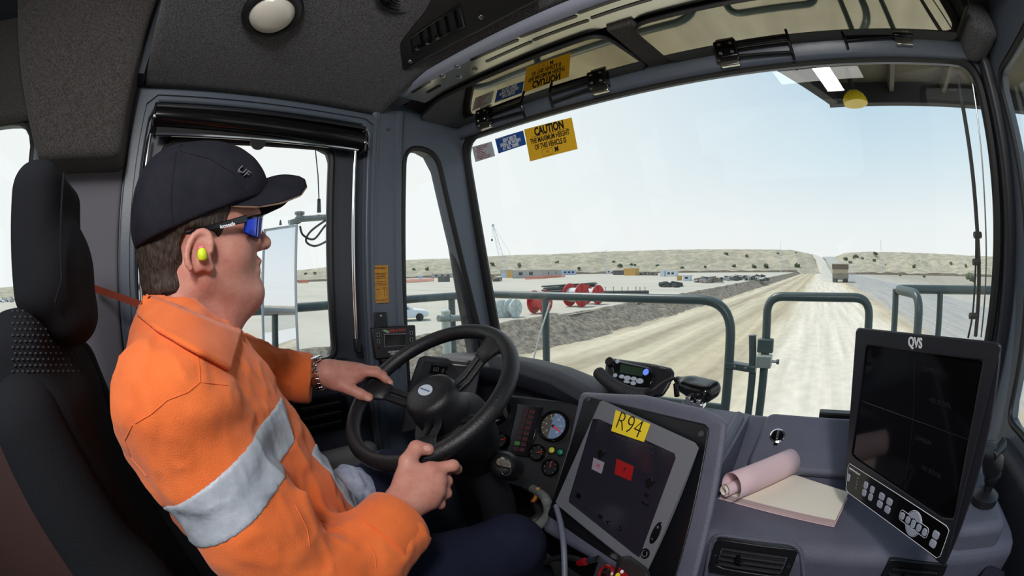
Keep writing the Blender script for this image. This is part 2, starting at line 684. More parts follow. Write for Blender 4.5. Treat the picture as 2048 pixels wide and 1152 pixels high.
# left wall: a steel shell with the rear side window, the door opening and the quarter window cut out
Wl = MB()
rearhole = roundpoly([(-1.28, -0.37), (-0.535, -0.37), (-0.56, 0.51), (-1.28, 0.51)], 0.13)
ring2(Wl, [(-1.5, FL), (-0.36, FL), (-0.36, 0.75), (-1.5, 0.75)], rearhole, toL, -0.06, 0.012)
doorhole = roundpoly([(-0.105, -1.10), (0.702, -1.10), (0.705, 0.548), (-0.105, 0.545)], 0.03)
ring2(Wl, [(-0.36, FL), (0.78, FL), (0.78, 0.75), (-0.36, 0.75)], doorhole, toL, -0.06, 0.014)
qhole = roundpoly([(0.878, -0.46), (1.325, -0.46), (1.20, -0.03), (1.045, 0.50), (0.885, 0.50)], [0.05, 0.05, 0.3, 0.09, 0.09])
ring2(Wl, [(0.78, FL), (wsY(FL) + 0.01, FL), (wsY(0.75) + 0.01, 0.75), (0.78, 0.75)], qhole, toL, -0.06, 0.012)
wl = obj('wall_left', Wl, 'painted_steel', kind='structure')
# stepped profile round the door opening
t = MB()
ring2(t, [(-0.165, -1.12), (0.745, -1.12), (0.752, 0.592), (-0.165, 0.592)], [(-0.108, -1.10), (0.708, -1.10), (0.708, 0.548), (-0.108, 0.548)], toL, 0.0, 0.034)
obj('door_surround', t, 'painted_steel', wl, bevel=0.006)
t = MB()
ring2(t, [(-0.150, -1.11), (0.732, -1.11), (0.737, 0.577), (-0.150, 0.577)], [(-0.128, -1.11), (0.722, -1.11), (0.722, 0.566), (-0.128, 0.566)], toL, 0.03, 0.044)
obj('surround_ridge', t, 'painted_steel', wl, bevel=0.004)
# rubber seals of the fixed side windows
for hole, nm in ((rearhole, 'rear_window_seal'), (qhole, 'quarter_window_seal')):
    p = [toL(a, b, 0.006) for a, b in hole]
    obj(nm, MB().tube(p, 0.012, 8, closed=True), 'rubber', wl)

# door between the opening's edges
dz0, dz1 = -0.285, 0.437
D = MB()
dglass = roundpoly([(-0.045, dz0), (0.590, dz0), (0.585, 0.452), (-0.035, 0.436)], 0.055)
ring2(D, [(-0.15, -0.40), (0.74, -0.40), (0.74, 0.57), (-0.15, 0.57)], dglass, toL, -0.05, -0.012)
door = obj('door_1', D, 'painted_steel_dark', kind='structure')
t = MB()
p = [toL(a, b, -0.010) for a, b in dglass]
t.tube(p, 0.013, 8, closed=True)
obj('door_seal', t, 'rubber', door)
t = MB()
t.hexa([toL(*q) for q in ((-0.15, -1.15, -0.05), (0.74, -1.15, -0.05), (0.74, -0.355, -0.05), (-0.15, -0.355, -0.05), (-0.10, -1.10, 0.02), (0.70, -1.10, 0.02), (0.70, -0.36, 0.0), (-0.10, -0.36, 0.0))])
t.bx(XL - 0.055, XL - 0.045, -0.16, 0.76, -1.2, -0.36)
obj('door_panel', t, 'dash_dark', door, bevel=0.01)
t = MB()
slab2(t, roundpoly([(0.385, -0.535), (0.615, -0.535), (0.60, -0.405), (0.39, -0.405)], 0.02), toL, 0.002, 0.022)
q = obj('door_pocket', t, 'black_gloss', door, bevel=0.004)
t = MB()
for k in range(3):
    t.bx(XL + 0.022, XL + 0.034, 0.42, 0.57, -0.51 + k * 0.035, -0.496 + k * 0.035)
obj('pocket_rib', t, 'black_plastic', q, bevel=0.003)
t = MB()
t.bx(XL + 0.0, XL + 0.075, 0.05, 0.69, -0.685, -0.60)
obj('armrest', t, 'trim_grey', door, bevel=0.03, seg=4)
t = MB()
a = U(678, 725, X=XL + 0.03)
t.box(a, (0.02, 0.035, 0.012))
t.cyl(a, a + np.array((0.0, -0.03, -0.03)), 0.014)
obj('door_latch', t, 'black_plastic', door, bevel=0.006)

def pane(name, poly, to3, w0, kind='structure'):
    return obj(name, slab2(MB(), poly, to3, w0, w0 - 0.004), 'glass', kind=kind, smooth=0)
pane('window_1', dglass, toL, -0.02)
pane('window_2', qhole, toL, -0.01)
pane('window_3', rearhole, toL, -0.01)

# post between the door and the quarter window
T = MB()
prof = [(XL, 0.722), (XL + 0.03, 0.724), (XL + 0.036, 0.735), (XL + 0.036, 0.752), (XL + 0.03, 0.757), (XL + 0.03, 0.83), (XL + 0.036, 0.834), (XL + 0.036, 0.853), (XL + 0.03, 0.862), (XL, 0.866)]
T.loops([[np.array((x, y, z)) for x, y in prof] for z in (-1.1, 0.63)])
obj('trim_1', T, 'painted_steel', kind='structure', smooth=20)
tb = MB()
for z in (0.545,):
    tb.lathe((XL + 0.03, 0.795, z), (1, 0, 0), [(0.0001, 0.006), (0.006, 0.006), (0.008, 0.0)], 10)
obj('screw', tb, 'steel', bpy.data.objects['trim_1'])

# padded trim behind the driver, between door and rear window, and the red brown lower wall
obj('trim_2', MB().bx(XL, XL + 0.03, -0.53, -0.17, -0.9, 0.40), 'trim_vinyl', kind='structure', bevel=0.012, seg=3)
obj('trim_3', MB().bx(XL, XL + 0.02, -1.5, -0.53, FL, -0.385), 'red_brown', kind='structure', bevel=0.006)
obj('trim_4', MB().bx(XL, XL + 0.05, -1.3, -0.535, -0.385, -0.355), 'white_plastic', kind='structure', bevel=0.004)

# windscreen frame, glass and seal
wsO = [(-1.44, -1.0), (0.74, -1.0), (0.74, 0.67), (-1.44, 0.67)]
wsI = roundpoly([(-1.325, -0.58), (0.655, -0.58), (0.672, 0.590), (-1.352, 0.590)], [0.08, 0.08, 0.10, 0.12], 7)
Fm = MB()
ring2(Fm, wsO, wsI, toW, -0.016, 0.02, 96)
wf = obj('wall_front', Fm, 'painted_steel', kind='structure', bevel=0.012, seg=3)
p = [toW(a, b, 0.008) for a, b in wsI]
obj('windscreen_seal', MB().tube(p, 0.021, 8, closed=True), 'rubber', wf)
pane('window_4', wsI, toW, -0.008)

# pillars each side of the windscreen: rounded steel sections following the rake
def pillar(name, pts, wx, wy, turn):
    mb = MB()
    ls = []
    for (x, y, z), k in zip(pts, np.linspace(0, 1, len(pts))):
        ca, sa = math.cos(turn), math.sin(turn)
        ls.append([np.array((x + a * ca - b * sa, y + a * sa + b * ca, z)) for a, b in rrect(wx, wy, min(wx, wy) * 0.35, 4)])
    mb.loops(ls)
    return obj(name, mb, 'pillar_dark', kind='structure')
pillar('trim_5', [(XL - 0.045, wsY(z) - 0.075, z) for z in (0.62, 0.30, -0.03, -0.36, -0.8)], 0.075, 0.10, 0.12)
pillar('trim_6', [(0.706, wsY(z) - 0.030, z) for z in (0.66, 0.30, -0.03, -0.40, -0.9)], 0.055, 0.075, -0.1)

# right wall with its side window
Rw = MB()
rhole = roundpoly([(0.25, -0.40), (1.175, -0.40), (1.135, 0.52), (0.25, 0.52)], [0.1, 0.05, 0.07, 0.1])
ring2(Rw, [(-1.5, FL), (1.42, FL), (1.165, 0.75), (-1.5, 0.75)], rhole, toR, -0.03, 0.012, 96)
rw = obj('wall_right', Rw, 'painted_steel', kind='structure')
obj('side_window_seal', MB().tube([toR(a, b, 0.006) for a, b in rhole], 0.010, 8, closed=True), 'rubber', rw)
pane('window_5', rhole, toR, -0.01)
# rear wall with a wide window
Bw = MB()
bh = roundpoly([(-1.1, -0.25), (0.55, -0.25), (0.55, 0.45), (-1.1, 0.45)], 0.1)
toB = lambda x, z, w_: np.array((x, -1.5 + w_, z))
ring2(Bw, [(XL, FL), (XR, FL), (XR, 0.75), (XL, 0.75)], bh, toB, -0.05, 0.0)
obj('wall_back', Bw, 'trim_vinyl', kind='structure')
pane('window_6', bh, toB, -0.02)

# headlining: slopes up from the door head, falls again towards the windscreen
def ceil_z(x, y):
    a = 0.593 + (x + 1.36) * 0.33
    b = 0.593 + (0.73 - x) * 0.5
    c = 0.86
    d = 0.662 + (0.76 - y) * 0.42
    f = lambda p, q, k: min(p, q) - max(k - abs(p - q), 0) ** 2 / k * 0.25
    return f(f(f(a, c, 0.12), d, 0.07), b, 0.1)
C = MB()
xs = list(np.linspace(XL + 0.004, XR, 46))
ys = list(np.linspace(-0.15, 0.815, 34))
C.grid(lambda u_, v_: np.array((XL + 0.004 + u_ * (XR - XL), -0.15 + v_ * 0.91, ceil_z(XL + 0.004 + u_ * (XR - XL), -0.15 + v_ * 0.91))), 46, 34)
ce = obj('ceiling', C, 'carpet', kind='structure', smooth=60)
sm = ce.modifiers.new('solid', 'SOLIDIFY')
sm.thickness = 0.02
sm.offset = 1
C = MB()
C.bx(XL, XR, -1.5, -0.14, 0.875, 0.93)
C.bx(XL - 0.05, XR, -0.14, 1.3, 0.90, 0.95)
C.bx(XL - 0.07, XL - 0.01, -1.5, 1.2, 0.74, 0.95)
C.bx(XL - 0.01, XL + 0.12, -0.26, -0.156, 0.60, 0.95)
obj('roof', C, 'painted_steel_dark', kind='structure')
# carpeted corner block over the rear of the door
cb = lambda p: smax(rbx(p, (-1.285, -0.52, 0.625), (0.13, 0.36, 0.30), 0.025), -(p[:, 1] + 0.455 + (p[:, 2] - 0.328) * 0.65) / 1.19, 0.02)
sobj('corner_lining', lambda p: smax(cb(p), (p[:, 1] + 0.18) * 0.98 - (0.62 - p[:, 2]) * 0.06 + 0.0, 0.03), (-1.45, -0.92, 0.28), (-1.12, -0.12, 0.95), 0.011, 'carpet_dark', ce)
# dark lining further back
C = MB()
C.bx(XL + 0.002, XL + 0.05, -1.5, -0.5, 0.50, 0.90)
obj('rear_lining', C, 'carpet_dark', ce, bevel=0.02)

# header beam over the windscreen
hb = MB()
prof = [(0.575, 1.165), (0.61, 1.150), (0.66, 1.148), (0.70, 1.16), (0.70, 1.24), (0.58, 1.24)]
hb.loops([[np.array((x, y, z)) for z, y in prof] for x in (-1.40, 0.76)])
obj('trim_7', hb, 'painted_steel', kind='structure', bevel=0.012, seg=3)
# fabric corner pad at the right end of the header
pc = U(1945, 35, Y=1.06)
sobj('corner_pad', lambda p: rbx(p, (pc[0] + 0.0, 1.09, pc[2] + 0.06), (0.05, 0.10, 0.15), 0.03), pc + np.array((-0.12, -0.15, -0.15)), pc + np.array((0.12, 0.2, 0.25)), 0.01, 'carpet', ce)
# ------------------------------------------------------------------ fittings overhead
mat('yellow_sign', s(238, 186, 34), 0.5)
mat('blue_sign', s(32, 84, 164), 0.5)
mat('pale_sign', s(190, 202, 206), 0.5)
mat('ochre_label', s(196, 140, 44), 0.55, var=(60, s(176, 122, 40)))
mat('ink_black', s(16, 14, 12), 0.6)
mat('ink_white', s(225, 230, 236), 0.6)
mat('ink_red', s(176, 60, 58), 0.6)
mat('ink_grey', s(112, 112, 118), 0.6)
mat('ink_brown', s(98, 62, 22), 0.6)
mat('blind_film', s(12, 11, 12), 0.7)
mat('leather_black', s(24, 24, 27), 0.42, bump=(420, 0.0014))

# two tinted, mirror-bright sun visors folded up under the roof, hinged on the header
def visor(name, pts, label):
    t = thing(name, label, 'sun visor', (np.mean([p[0] for p in pts]), 1.165, 0.62))
    mb = MB()
    rp = roundpoly(pts, 0.05)
    mb.prism([np.array((x, y, 0.622)) for x, y in rp], (0, 0, 0.006))
    obj('visor_panel', mb, 'visor', t)
    rim = MB().tube([np.array((x, y, 0.629)) for x, y in rp], 0.008, 6, closed=True)
    obj('visor_rim', rim, 'rubber', t)
    return t
v1 = visor('sun_visor', [(-1.35, 0.95), (-1.15, 0.892), (-0.475, 0.892), (-0.452, 1.150), (-1.35, 1.150)], 'mirror-bright tinted sun visor above the sign stickers on the driver side')
v2 = visor('sun_visor', [(-0.385, 0.90), (0.60, 0.90), (0.60, 1.150), (-0.37, 1.150)], 'mirror-bright tinted sun visor over the passenger side of the windscreen')
# dark cross strip between the two visors, and the gap behind them
mb = MB()
mb.bx(-0.452, -0.372, 0.885, 1.16, 0.626, 0.66)
mb.bx(XL, XR, 0.87, 1.20, 0.665, 0.675)
obj('trim_8', mb, 'carpet_dark', kind='structure', bevel=0.006)

def hinge(parent, px, side):
    """hinge block on the header with its wire stay; side +1: the stay runs to the right"""
    p = U(px[0], px[1], Y=1.135)
    mb = MB().box(p + np.array((0, 0.0, 0.0)), (0.036, 0.016, 0.020))
    b = obj('hinge_block', mb, 'black_gloss', parent, bevel=0.006, seg=3)
    for k in (-1, 1):
        obj('hinge_screw', MB().lathe(p + np.array((k * 0.018, -0.015, -0.003)), (0, -1, 0), [(0.006, 0), (0.006, 0.003), (0.004, 0.005)], 10), 'steel', b)
    mb = MB().box(p + np.array((0, 0.012, -0.026)), (0.030, 0.008, 0.010))
    obj('hinge_foot', mb, 'brushed', b, bevel=0.003)
    L_ = 0.17 * side
    a = p + np.array((side * 0.03, -0.004, 0.012))
    e = a + np.array((L_, 0, 0))
    pts = rounded_path([a, e, e + np.array((0, 0.012, -0.035)), e + np.array((0.0, 0.02, -0.052))], 0.012, 5)
    obj('wire_stay', MB().tube(pts, 0.0048, 8), 'black_gloss', parent)
    pts = [p + np.array((side * 0.03, 0.0, -0.012)), e + np.array((0, 0.012, -0.03))]
    obj('wire_rod', MB().tube(pts, 0.0048, 8), 'black_gloss', parent)
hinge(v1, (968, 240), 1)
hinge(v1, (1197, 165), -1)
hinge(v2, (1455, 108), 1)
hinge(v2, (1803, 66), -1)

# slotted polished strip across the roof
st = thing('slotted_strip', 'polished metal strip with long slots above the visors', 'trim strip', (-0.5, 0.82, 0.64))
mb = MB()
prof = [(a - 0.06, b - 0.04) for a, b in [(0.945, 0.683), (0.945, 0.680), (0.845, 0.680), (0.825, 0.684), (0.808, 0.697), (0.800, 0.715), (0.804, 0.717), (0.812, 0.700), (0.828, 0.688), (0.845, 0.683)]]
mb.loops([[np.array((x, y, z)) for y, z in prof[:3] + prof[-1:]] for x in (-1.225, 0.25)])
obj('strip_plate', mb, 'brushed', st, smooth=30)
mat('flange_sky_tint', s(150, 155, 172), 0.45)  # blue-grey paints in the sky's reflection on the metal flange
mb = MB()
pf = [(0.785, 0.640), (0.768, 0.6425), (0.755, 0.650), (0.748, 0.662), (0.752, 0.664), (0.760, 0.653), (0.771, 0.646), (0.785, 0.643)]
mb.loops([[np.array((x, y, z)) for y, z in pf] for x in (-1.225, 0.25)])
obj('strip_flange', mb, 'flange_sky_tint', st, smooth=50)
slots = [((710, 350), (980, 235)), ((800, 360), (1060, 245)), ((1000, 215), (1320, 95)), ((1075, 235), (1390, 120)), ((1340, 75), (1600, -15)), ((1415, 105), (1760, -5)), ((365, 540), (465, 480)), ((455, 540), (525, 500))]
for a, b in slots:
    A, B = (U(700 + q[0] / 2.924, q[1] / 2.924, Z=0.6395) for q in (a, b))
    mb = MB()
    d_ = unit(B - A)
    n_ = np.array((-d_[1], d_[0], 0)) * 0.006
    poly = [A - n_, B - n_, B + d_ * 0.005, B + n_, A + n_, A - d_ * 0.005]
    mb.prism(poly, (0, 0, -0.0012))
    obj('slot', mb, 'black_gloss', st, smooth=0)
for q in ((628, 390), (732, 402), (540, 443), (637, 448)):
    p = U(700 + q[0] / 2.924, q[1] / 2.924, Z=0.640)
    obj('strip_screw', MB().lathe(p, (0, 0, -1), [(0.010, 0), (0.010, 0.003), (0.006, 0.006), (0.002, 0.005)], 12), 'steel', st)

# black climate panel let into the front slope of the headlining
cpl = (np.array((0, 0.76, 0.662)), unit((0, -0.387, -0.922)))
def onc(px, py, w_=0.0):
    return U(px, py, pl=(cpl[0] + cpl[1] * w_, cpl[1]))
cp = thing('climate_panel', 'black overhead control panel set in grey headlining carpet', 'control panel', onc(900, 70))
poly = [(797, 90), (804, 138), (812, 141), (850, 119), (960, 62), (1075, 2), (1075, -50), (890, -50), (850, 22), (805, 78)]
mb = MB()
mb.loops([[onc(*q, -0.01) for q in poly], [onc(*q, 0.022) for q in poly]])
obj('panel_body', mb, 'black_plastic', cp, bevel=0.005)
inner = [(820, 76), (918, 12), (928, 52), (824, 106)]
mb = MB()
q4 = [onc(*q, 0.026) for q in inner]
mb.tube(q4, 0.0028, 6, closed=True)
obj('vent_frame', mb, 'black_gloss', cp)
for k in range(5):
    t0 = 0.22 + 0.17 * k
    a, b = q4[0] + (q4[1] - q4[0]) * t0, q4[3] + (q4[2] - q4[3]) * t0
    obj('vent_vane', MB().tube([a + (b - a) * 0.12, a + (b - a) * 0.9], 0.0035, 6), 'black_gloss', cp)
for k in range(3):
    a = onc(834 + 21 * k, 96 - 11 * k, 0.028)
    obj('slider_knob', MB().box(a, (0.007, 0.007, 0.006)), 'black_gloss', cp, bevel=0.002)
for q in ((962, 34), (820, 123)):
    obj('panel_screw', MB().lathe(onc(*q, 0.022), cpl[1], [(0.008, 0), (0.007, 0.003), (0.003, 0.005)], 10), 'steel', cp)

# dome lamp on the side slope, and a round loudspeaker grille towards the roof
dn = unit((0.313, 0, -0.95))
dpl = (np.array((-1.36, 0, 0.593)), dn)
dc = U(545, 22, pl=dpl)
dm = thing('dome_lamp', 'round dome lamp with milky lens in black ring on the headlining', 'lamp', dc)
obj('lamp_ring', MB().lathe(dc, dn, [(0.088, -0.01), (0.090, 0.012), (0.082, 0.022), (0.070, 0.026), (0.066, 0.020), (0.064, 0.0)], 40), 'black_plastic', dm, smooth=50)
obj('lamp_lens', MB().lathe(dc, dn, [(0.067, 0.012), (0.066, 0.020), (0.056, 0.034), (0.036, 0.045), (0.015, 0.049), (0.0, 0.050)], 40), 'lens_white', dm, smooth=60)
scx = U(810, -22, pl=dpl)
sp = thing('overhead_speaker', 'round black speaker grille at the top of the headlining', 'speaker', scx)
obj('speaker_rim', MB().lathe(scx, dn, [(0.085, -0.01), (0.085, 0.015), (0.075, 0.02), (0.07, 0.008)], 32), 'black_plastic', sp)
for k in range(7):
    r_ = 0.01 + 0.0095 * k
    obj('speaker_ring', MB().tube([scx + dn * 0.012 + r_ * (np.cross(dn, (0, 1, 0)) * math.cos(a) + np.array((0, 1, 0)) * math.sin(a)) for a in np.linspace(0, 6.283, 24, endpoint=False)], 0.003, 5, closed=True), 'black_gloss', sp)
# small sun film bracket at the front corner of the ceiling
t = thing('corner_bracket', 'small grey perforated bracket screwed at the front ceiling corner', 'bracket', U(775, 205, Z=0.66))
obj('bracket_plate', MB().prism([U(*q, Z=0.664) for q in ((752, 205), (792, 178), (800, 196), (818, 205), (765, 213))], (0, 0, 0.003)), 'trim_grey', t)
obj('bracket_screw', MB().lathe(U(760, 207, Z=0.664), (0, 0, -1), [(0.006, 0), (0.005, 0.004), (0.001, 0.005)], 10), 'steel', t)

# roller blind over the door window
rb = thing('roller_blind', 'black roller blind wound up above the door window', 'blind', (XL + 0.06, 0.29, 0.45))
A, B = U(312, 232, X=XL + 0.05), U(722, 283, X=XL + 0.05)
obj('blind_roller', MB().cyl(A, B, 0.035, n=24), 'black_gloss', rb)
mb = MB()
mb.box((A + B) / 2 + np.array((0.0, 0, 0.034)), (0.028, (B[1] - A[1]) / 2 + 0.006, 0.006))
obj('blind_cassette', mb, 'black_plastic', rb, bevel=0.004)
A2, B2 = U(311, 268, X=XL + 0.052), U(716, 299, X=XL + 0.052)
mb = MB().prism([A + np.array((0.0, 0.01, -0.02)), B + np.array((0.0, -0.01, -0.02)), B2, A2], (0.002, 0, 0))
obj('blind_film', mb, 'blind_film', rb)
mb = MB().tube([A2, B2], 0.0075, 10)
obj('bottom_bar', mb, 'chrome', rb)
pt = U(516, 282, X=XL + 0.06)
mb = MB()
mb.prism([pt + np.array((0.0, 0.028 * math.cos(a), 0.03 * math.sin(a) if math.sin(a) < 0 else 0.004)) for a in np.linspace(0, 6.283, 24, endpoint=False)], (0.004, 0, 0))
obj('pull_tab', mb, 'black_plastic', rb)
for P_, d_ in ((A, -1), (B, 1)):
    obj('end_bracket', MB().box(P_ + np.array((-0.004, d_ * 0.006, -0.004)), (0.034, 0.005, 0.040)), 'black_plastic', rb, bevel=0.006)
    mb = MB().lathe(P_ + np.array((0.028, d_ * 0.004, -0.012)), (1, 0, 0), [(0.008, 0), (0.008, 0.005), (0.004, 0.008)], 10)
    obj('bracket_pin', mb, 'steel', rb)
for top, bot in (((301, 268), (284, 640)), ((711, 300), (723, 690))):
    a, b = U(*top, X=XL + 0.05), U(*bot, X=XL + 0.05)
    b[1] = a[1]
    obj('guide_rod', MB().tube([a, b], 0.006, 10), 'chrome', rb)
    obj('rod_clip', MB().box(b, (0.012, 0.010, 0.024)), 'black_plastic', rb, bevel=0.004)

# stickers on the windscreen
wn = unit((0, -0.982, -0.187))
wpl = (np.array((0, 1.20, 0.57)) + wn * 0.006, wn)
def onw(px, py): return U(px, py, pl=wpl)
def sign(name, label, quad, mt, cat='sticker', th=0.0012, pl=wpl):
    c = [U(*q, pl=pl) for q in quad]
    t = thing(name, label, cat, (c[2] + c[3]) / 2)
    obj('sheet', MB().prism(c, -pl[1] * th), mt, t, smooth=0)
    x = unit((c[1] - c[0]) + (c[2] - c[3]))
    y = unit((c[0] - c[3]) + (c[1] - c[2]))
    def at(u_, v_, w_=0.0006):
        return (c[3] * (1 - u_) + c[2] * u_) * (1 - v_) + (c[0] * (1 - u_) + c[1] * u_) * v_ + pl[1] * w_
    W_ = np.linalg.norm(c[2] - c[3])
    H_ = np.linalg.norm(c[0] - c[3])
    return t, x, y, at, W_, H_
t, x, y, at, W_, H_ = sign('caution_sticker', 'yellow caution sticker with black lettering on the windscreen', [(1048, 259), (1143, 235), (1155, 298), (1060, 323)], 'yellow_sign')
text('lettering', 'CAUTION', 'ink_black', at(0.52, 0.835), x, y, H_ * 0.34, t, sx=0.68, weight=0.0017)
text('lettering', 'THE MAXIMUM HEIGHT', 'ink_black', at(0.5, 0.57), x, y, H_ * 0.215, t, sx=0.61, weight=0.0006)
text('lettering', 'OF THIS VEHICLE IS', 'ink_black', at(0.49, 0.36), x, y, H_ * 0.215, t, sx=0.60, weight=0.0006)
text('lettering', 'M', 'ink_black', at(0.60, 0.155), x, y, H_ * 0.19, t, sx=0.85, weight=0.0012)
text('lettering', '4.5', 'ink_brown', at(0.41, 0.155), x, y, H_ * 0.10, t, sx=0.8)
b4 = [at(u_, v_) for u_, v_ in ((0.30, 0.05), (0.51, 0.05), (0.51, 0.25), (0.30, 0.25))]
obj('number_box', MB().tube(b4, 0.0006, 4, closed=True), 'ink_black', t)
obj('underline', MB().tube([at(0.13, 0.70), at(0.90, 0.70)], 0.0007, 4), 'ink_black', t)
t, x, y, at, W_, H_ = sign('seat_belt_sticker', 'blue sticker with white seat belt lettering on the windscreen', [(990, 278), (1046, 261), (1052, 289), (997, 307)], 'blue_sign')
for k, (b_, u_) in enumerate((('SEAT BELTS', 0.5), ('SHALL BE WORN', 0.5), ('AT ALL TIMES', 0.48))):
    text('lettering', b_, 'ink_white', at(u_, 0.72 - 0.27 * k), x, y, H_ * 0.31, t, sx=0.70, weight=0.0008)
obj('small_print', MB().tube([at(0.04, 0.95), at(0.3, 0.96)], 0.001, 4), 'ink_white', t)
t, x, y, at, W_, H_ = sign('notice_sticker', 'small pale grey sticker with red print near the windscreen corner', [(944, 294), (983, 283), (990, 312), (951, 324)], 'pale_sign')
for k, (u0, u1) in enumerate(((0.2, 0.8), (0.2, 0.75), (0.12, 0.5), (0.2, 0.5), (0.15, 0.62), (0.2, 0.62), (0.12, 0.85), (0.2, 0.8))):
    print_bar('print_line', 'ink_red', at((u0 + u1) / 2, 0.88 - 0.11 * k), x, y, W_ * (u1 - u0), H_ * 0.055, t)

# ochre warning label on the post
ppl = (np.array((XL + 0.037, 0, 0)), np.array((1.0, 0, 0)))
t, x, y, at, W_, H_ = sign('warning_label', 'ochre warning label with tiny print on the door post', [(745, 531), (776, 530), (778, 605), (748, 606)], 'ochre_label', pl=ppl)
text('lettering', 'WARNING !', 'ink_brown', at(0.5, 0.92), x, y, H_ * 0.085, t, sx=0.85)
for w2_, v_ in ((0.82, 0.79), (0.62, 0.745), (0.68, 0.70), (0.70, 0.655), (0.6, 0.56), (0.8, 0.52), (0.84, 0.48)):
    print_bar('print_line', 'ink_brown', at(0.5, v_), x, y, W_ * w2_, H_ * 0.022, t)
for k in range(5):
    print_bar('table_entry', 'ink_brown', at(0.72, 0.39 - 0.05 * k), x, y, W_ * (0.24 if k == 0 else 0.06), H_ * 0.024, t)
    print_bar('table_entry', 'ink_brown', at(0.90, 0.39 - 0.05 * k), x, y, W_ * 0.05, H_ * 0.024, t)
    print_bar('grade_line', 'ink_brown', at(0.30, 0.36 - 0.05 * k), x + y * 0.5 * (k > 0), y, W_ * (0.26 if k == 0 else 0.2), H_ * (0.024 if k == 0 else 0.006), t)
print_bar('print_line', 'ink_brown', at(0.5, 0.07), x, y, W_ * 0.8, H_ * 0.024, t)

# access control unit on a bracket below the label
bpl = (np.array((XL + 0.085, 0.80, -0.24)), unit((0.93, -0.36, 0.08)))
quad = [(741, 656), (831, 650), (834, 712), (750, 719)]
c = [U(*q, pl=bpl) for q in quad]
ac = thing('access_control_unit', 'black access control box with small display on the door post', 'control box', (c[2] + c[3]) / 2)
mb = MB().loops([[p - bpl[1] * 0.045 for p in c], c])
obj('case', mb, 'black_plastic', ac, bevel=0.005)
x = unit((c[1] - c[0]) + (c[2] - c[3]))
y = unit((c[0] - c[3]) + (c[1] - c[2]))
def onb(px, py, w_=0.0012): return U(px, py, pl=(bpl[0] + bpl[1] * w_, bpl[1]))
sc_ = [onb(*q) for q in ((768.5, 669), (811.5, 667.5), (812, 690), (769.5, 693.5))]
obj('display', MB().prism(sc_, bpl[1] * 0.0008), 'black_gloss', ac, smooth=0)
obj('display_border', MB().tube(sc_, 0.0009, 4, closed=True), 'ink_white', ac)
text('lettering', 'SAFE-A-WAY', 'ink_red', onb(794, 661), x, y, 0.0135, ac, sx=0.86, weight=0.0003)
text('lettering', 'ACCESS SYSTEM', 'ink_white', onb(791, 703), x, y, 0.0075, ac, sx=1.0, weight=0.0002)
text('lettering', 'CONTROL', 'ink_white', onb(791, 707.5), x, y, 0.0075, ac, sx=1.0, weight=0.0002)
mat('leaf_green', s(128, 168, 140), 0.6)
mb = MB().prism([onb(*q) for q in ((764, 661), (771, 659), (776, 662), (779, 666), (774, 666), (769, 663))], bpl[1] * 0.0006)
obj('leaf_emblem', mb, 'leaf_green', ac, smooth=0)
for q, mt in (((756.5, 669.5), 'ink_white'), ((757, 682.5), 'ink_white'), ((758, 695.5), 'ink_red'), ((822.5, 665.5), 'ink_white'), ((823, 679), 'ink_white'), ((823, 690), 'ink_grey')):
    p = onb(*q)
    bq = [p + x * a * 0.0042 + y * b * 0.006 for a, b in ((-1, -1), (1, -1), (1, 1), (-1, 1))]
    bt = obj('button', MB().prism([p + x * a * 0.0035 + y * b * 0.005 for a, b in ((-1, -1), (1, -1), (1, 1), (-1, 1))], bpl[1] * 0.001), 'black_gloss', ac, smooth=0)
    obj('button_outline', MB().tube(bq, 0.0006, 4, closed=True), mt, bt)
br = [U(*q, X=XL + 0.045) for q in ((748, 625), (772, 624), (774, 662), (749, 664))]
obj('mounting_bracket', MB().prism(br, (0.006, 0, 0)), 'black_plastic', ac, bevel=0.002)
obj('bracket_screw', MB().lathe(U(761, 632, X=XL + 0.051), (1, 0, 0), [(0.006, 0), (0.005, 0.003), (0.001, 0.004)], 10), 'steel', ac)
c2 = [U(*q, X=XL + 0.045) for q in ((755, 716), (800, 712), (790, 728), (758, 730))]
obj('cable_gland', MB().prism(c2, (0.03, 0, 0)), 'black_plastic', ac, bevel=0.004)
# ------------------------------------------------------------------ dashboard, steering wheel, instruments, console
def plane_fns(p0, n):
    p0, n = np.array(p0, float), unit(n)
    return lambda px, py, w_=0.0: U(px, py, pl=(p0 + n * w_, n))

def slab_px(name, fn, poly, w0, w1, mt, parent=None, bevel=0, **k):
    mb = MB().loops([[fn(*q, w0) for q in poly], [fn(*q, w1) for q in poly]])
    return obj(name, mb, mt, parent, bevel=bevel, **k)

# --- main fascia: padded hood running from the left wall round the driver
da = thing('dashboard', 'dark moulded dashboard with padded hood under the windscreen', 'dashboard', (-0.85, 1.1, -1.2))
mb = MB()
ls = []
for x, y, zo in ((-1.318, 1.0, 0), (-1.24, 1.05, 0), (-1.10, 1.10, 0), (-0.95, 1.095, 0), (-0.80, 1.065, -0.004), (-0.68, 1.035, -0.025), (-0.55, 1.01, -0.055), (-0.40, 1.03, -0.075)):
    # outline in (y, z): padded lip, then the recess for the instruments, then the lower fascia
    pr = [(1.34, -0.40 + zo), (y + 0.10, -0.325 + zo), (y + 0.03, -0.322 + zo), (y, -0.334 + zo), (y - 0.018, -0.355 + zo), (y - 0.012, -0.405), (y + 0.01, -0.425), (y + 0.02, -0.44), (y - 0.02, -0.62), (y + 0.02, -0.80), (y + 0.1, -1.2), (1.34, -1.2)]
    ls.append([np.array((x, a, b)) for a, b in pr])
mb.loops(ls)
obj('fascia', mb, 'dash_dark', da, bevel=0.008, smooth=50)
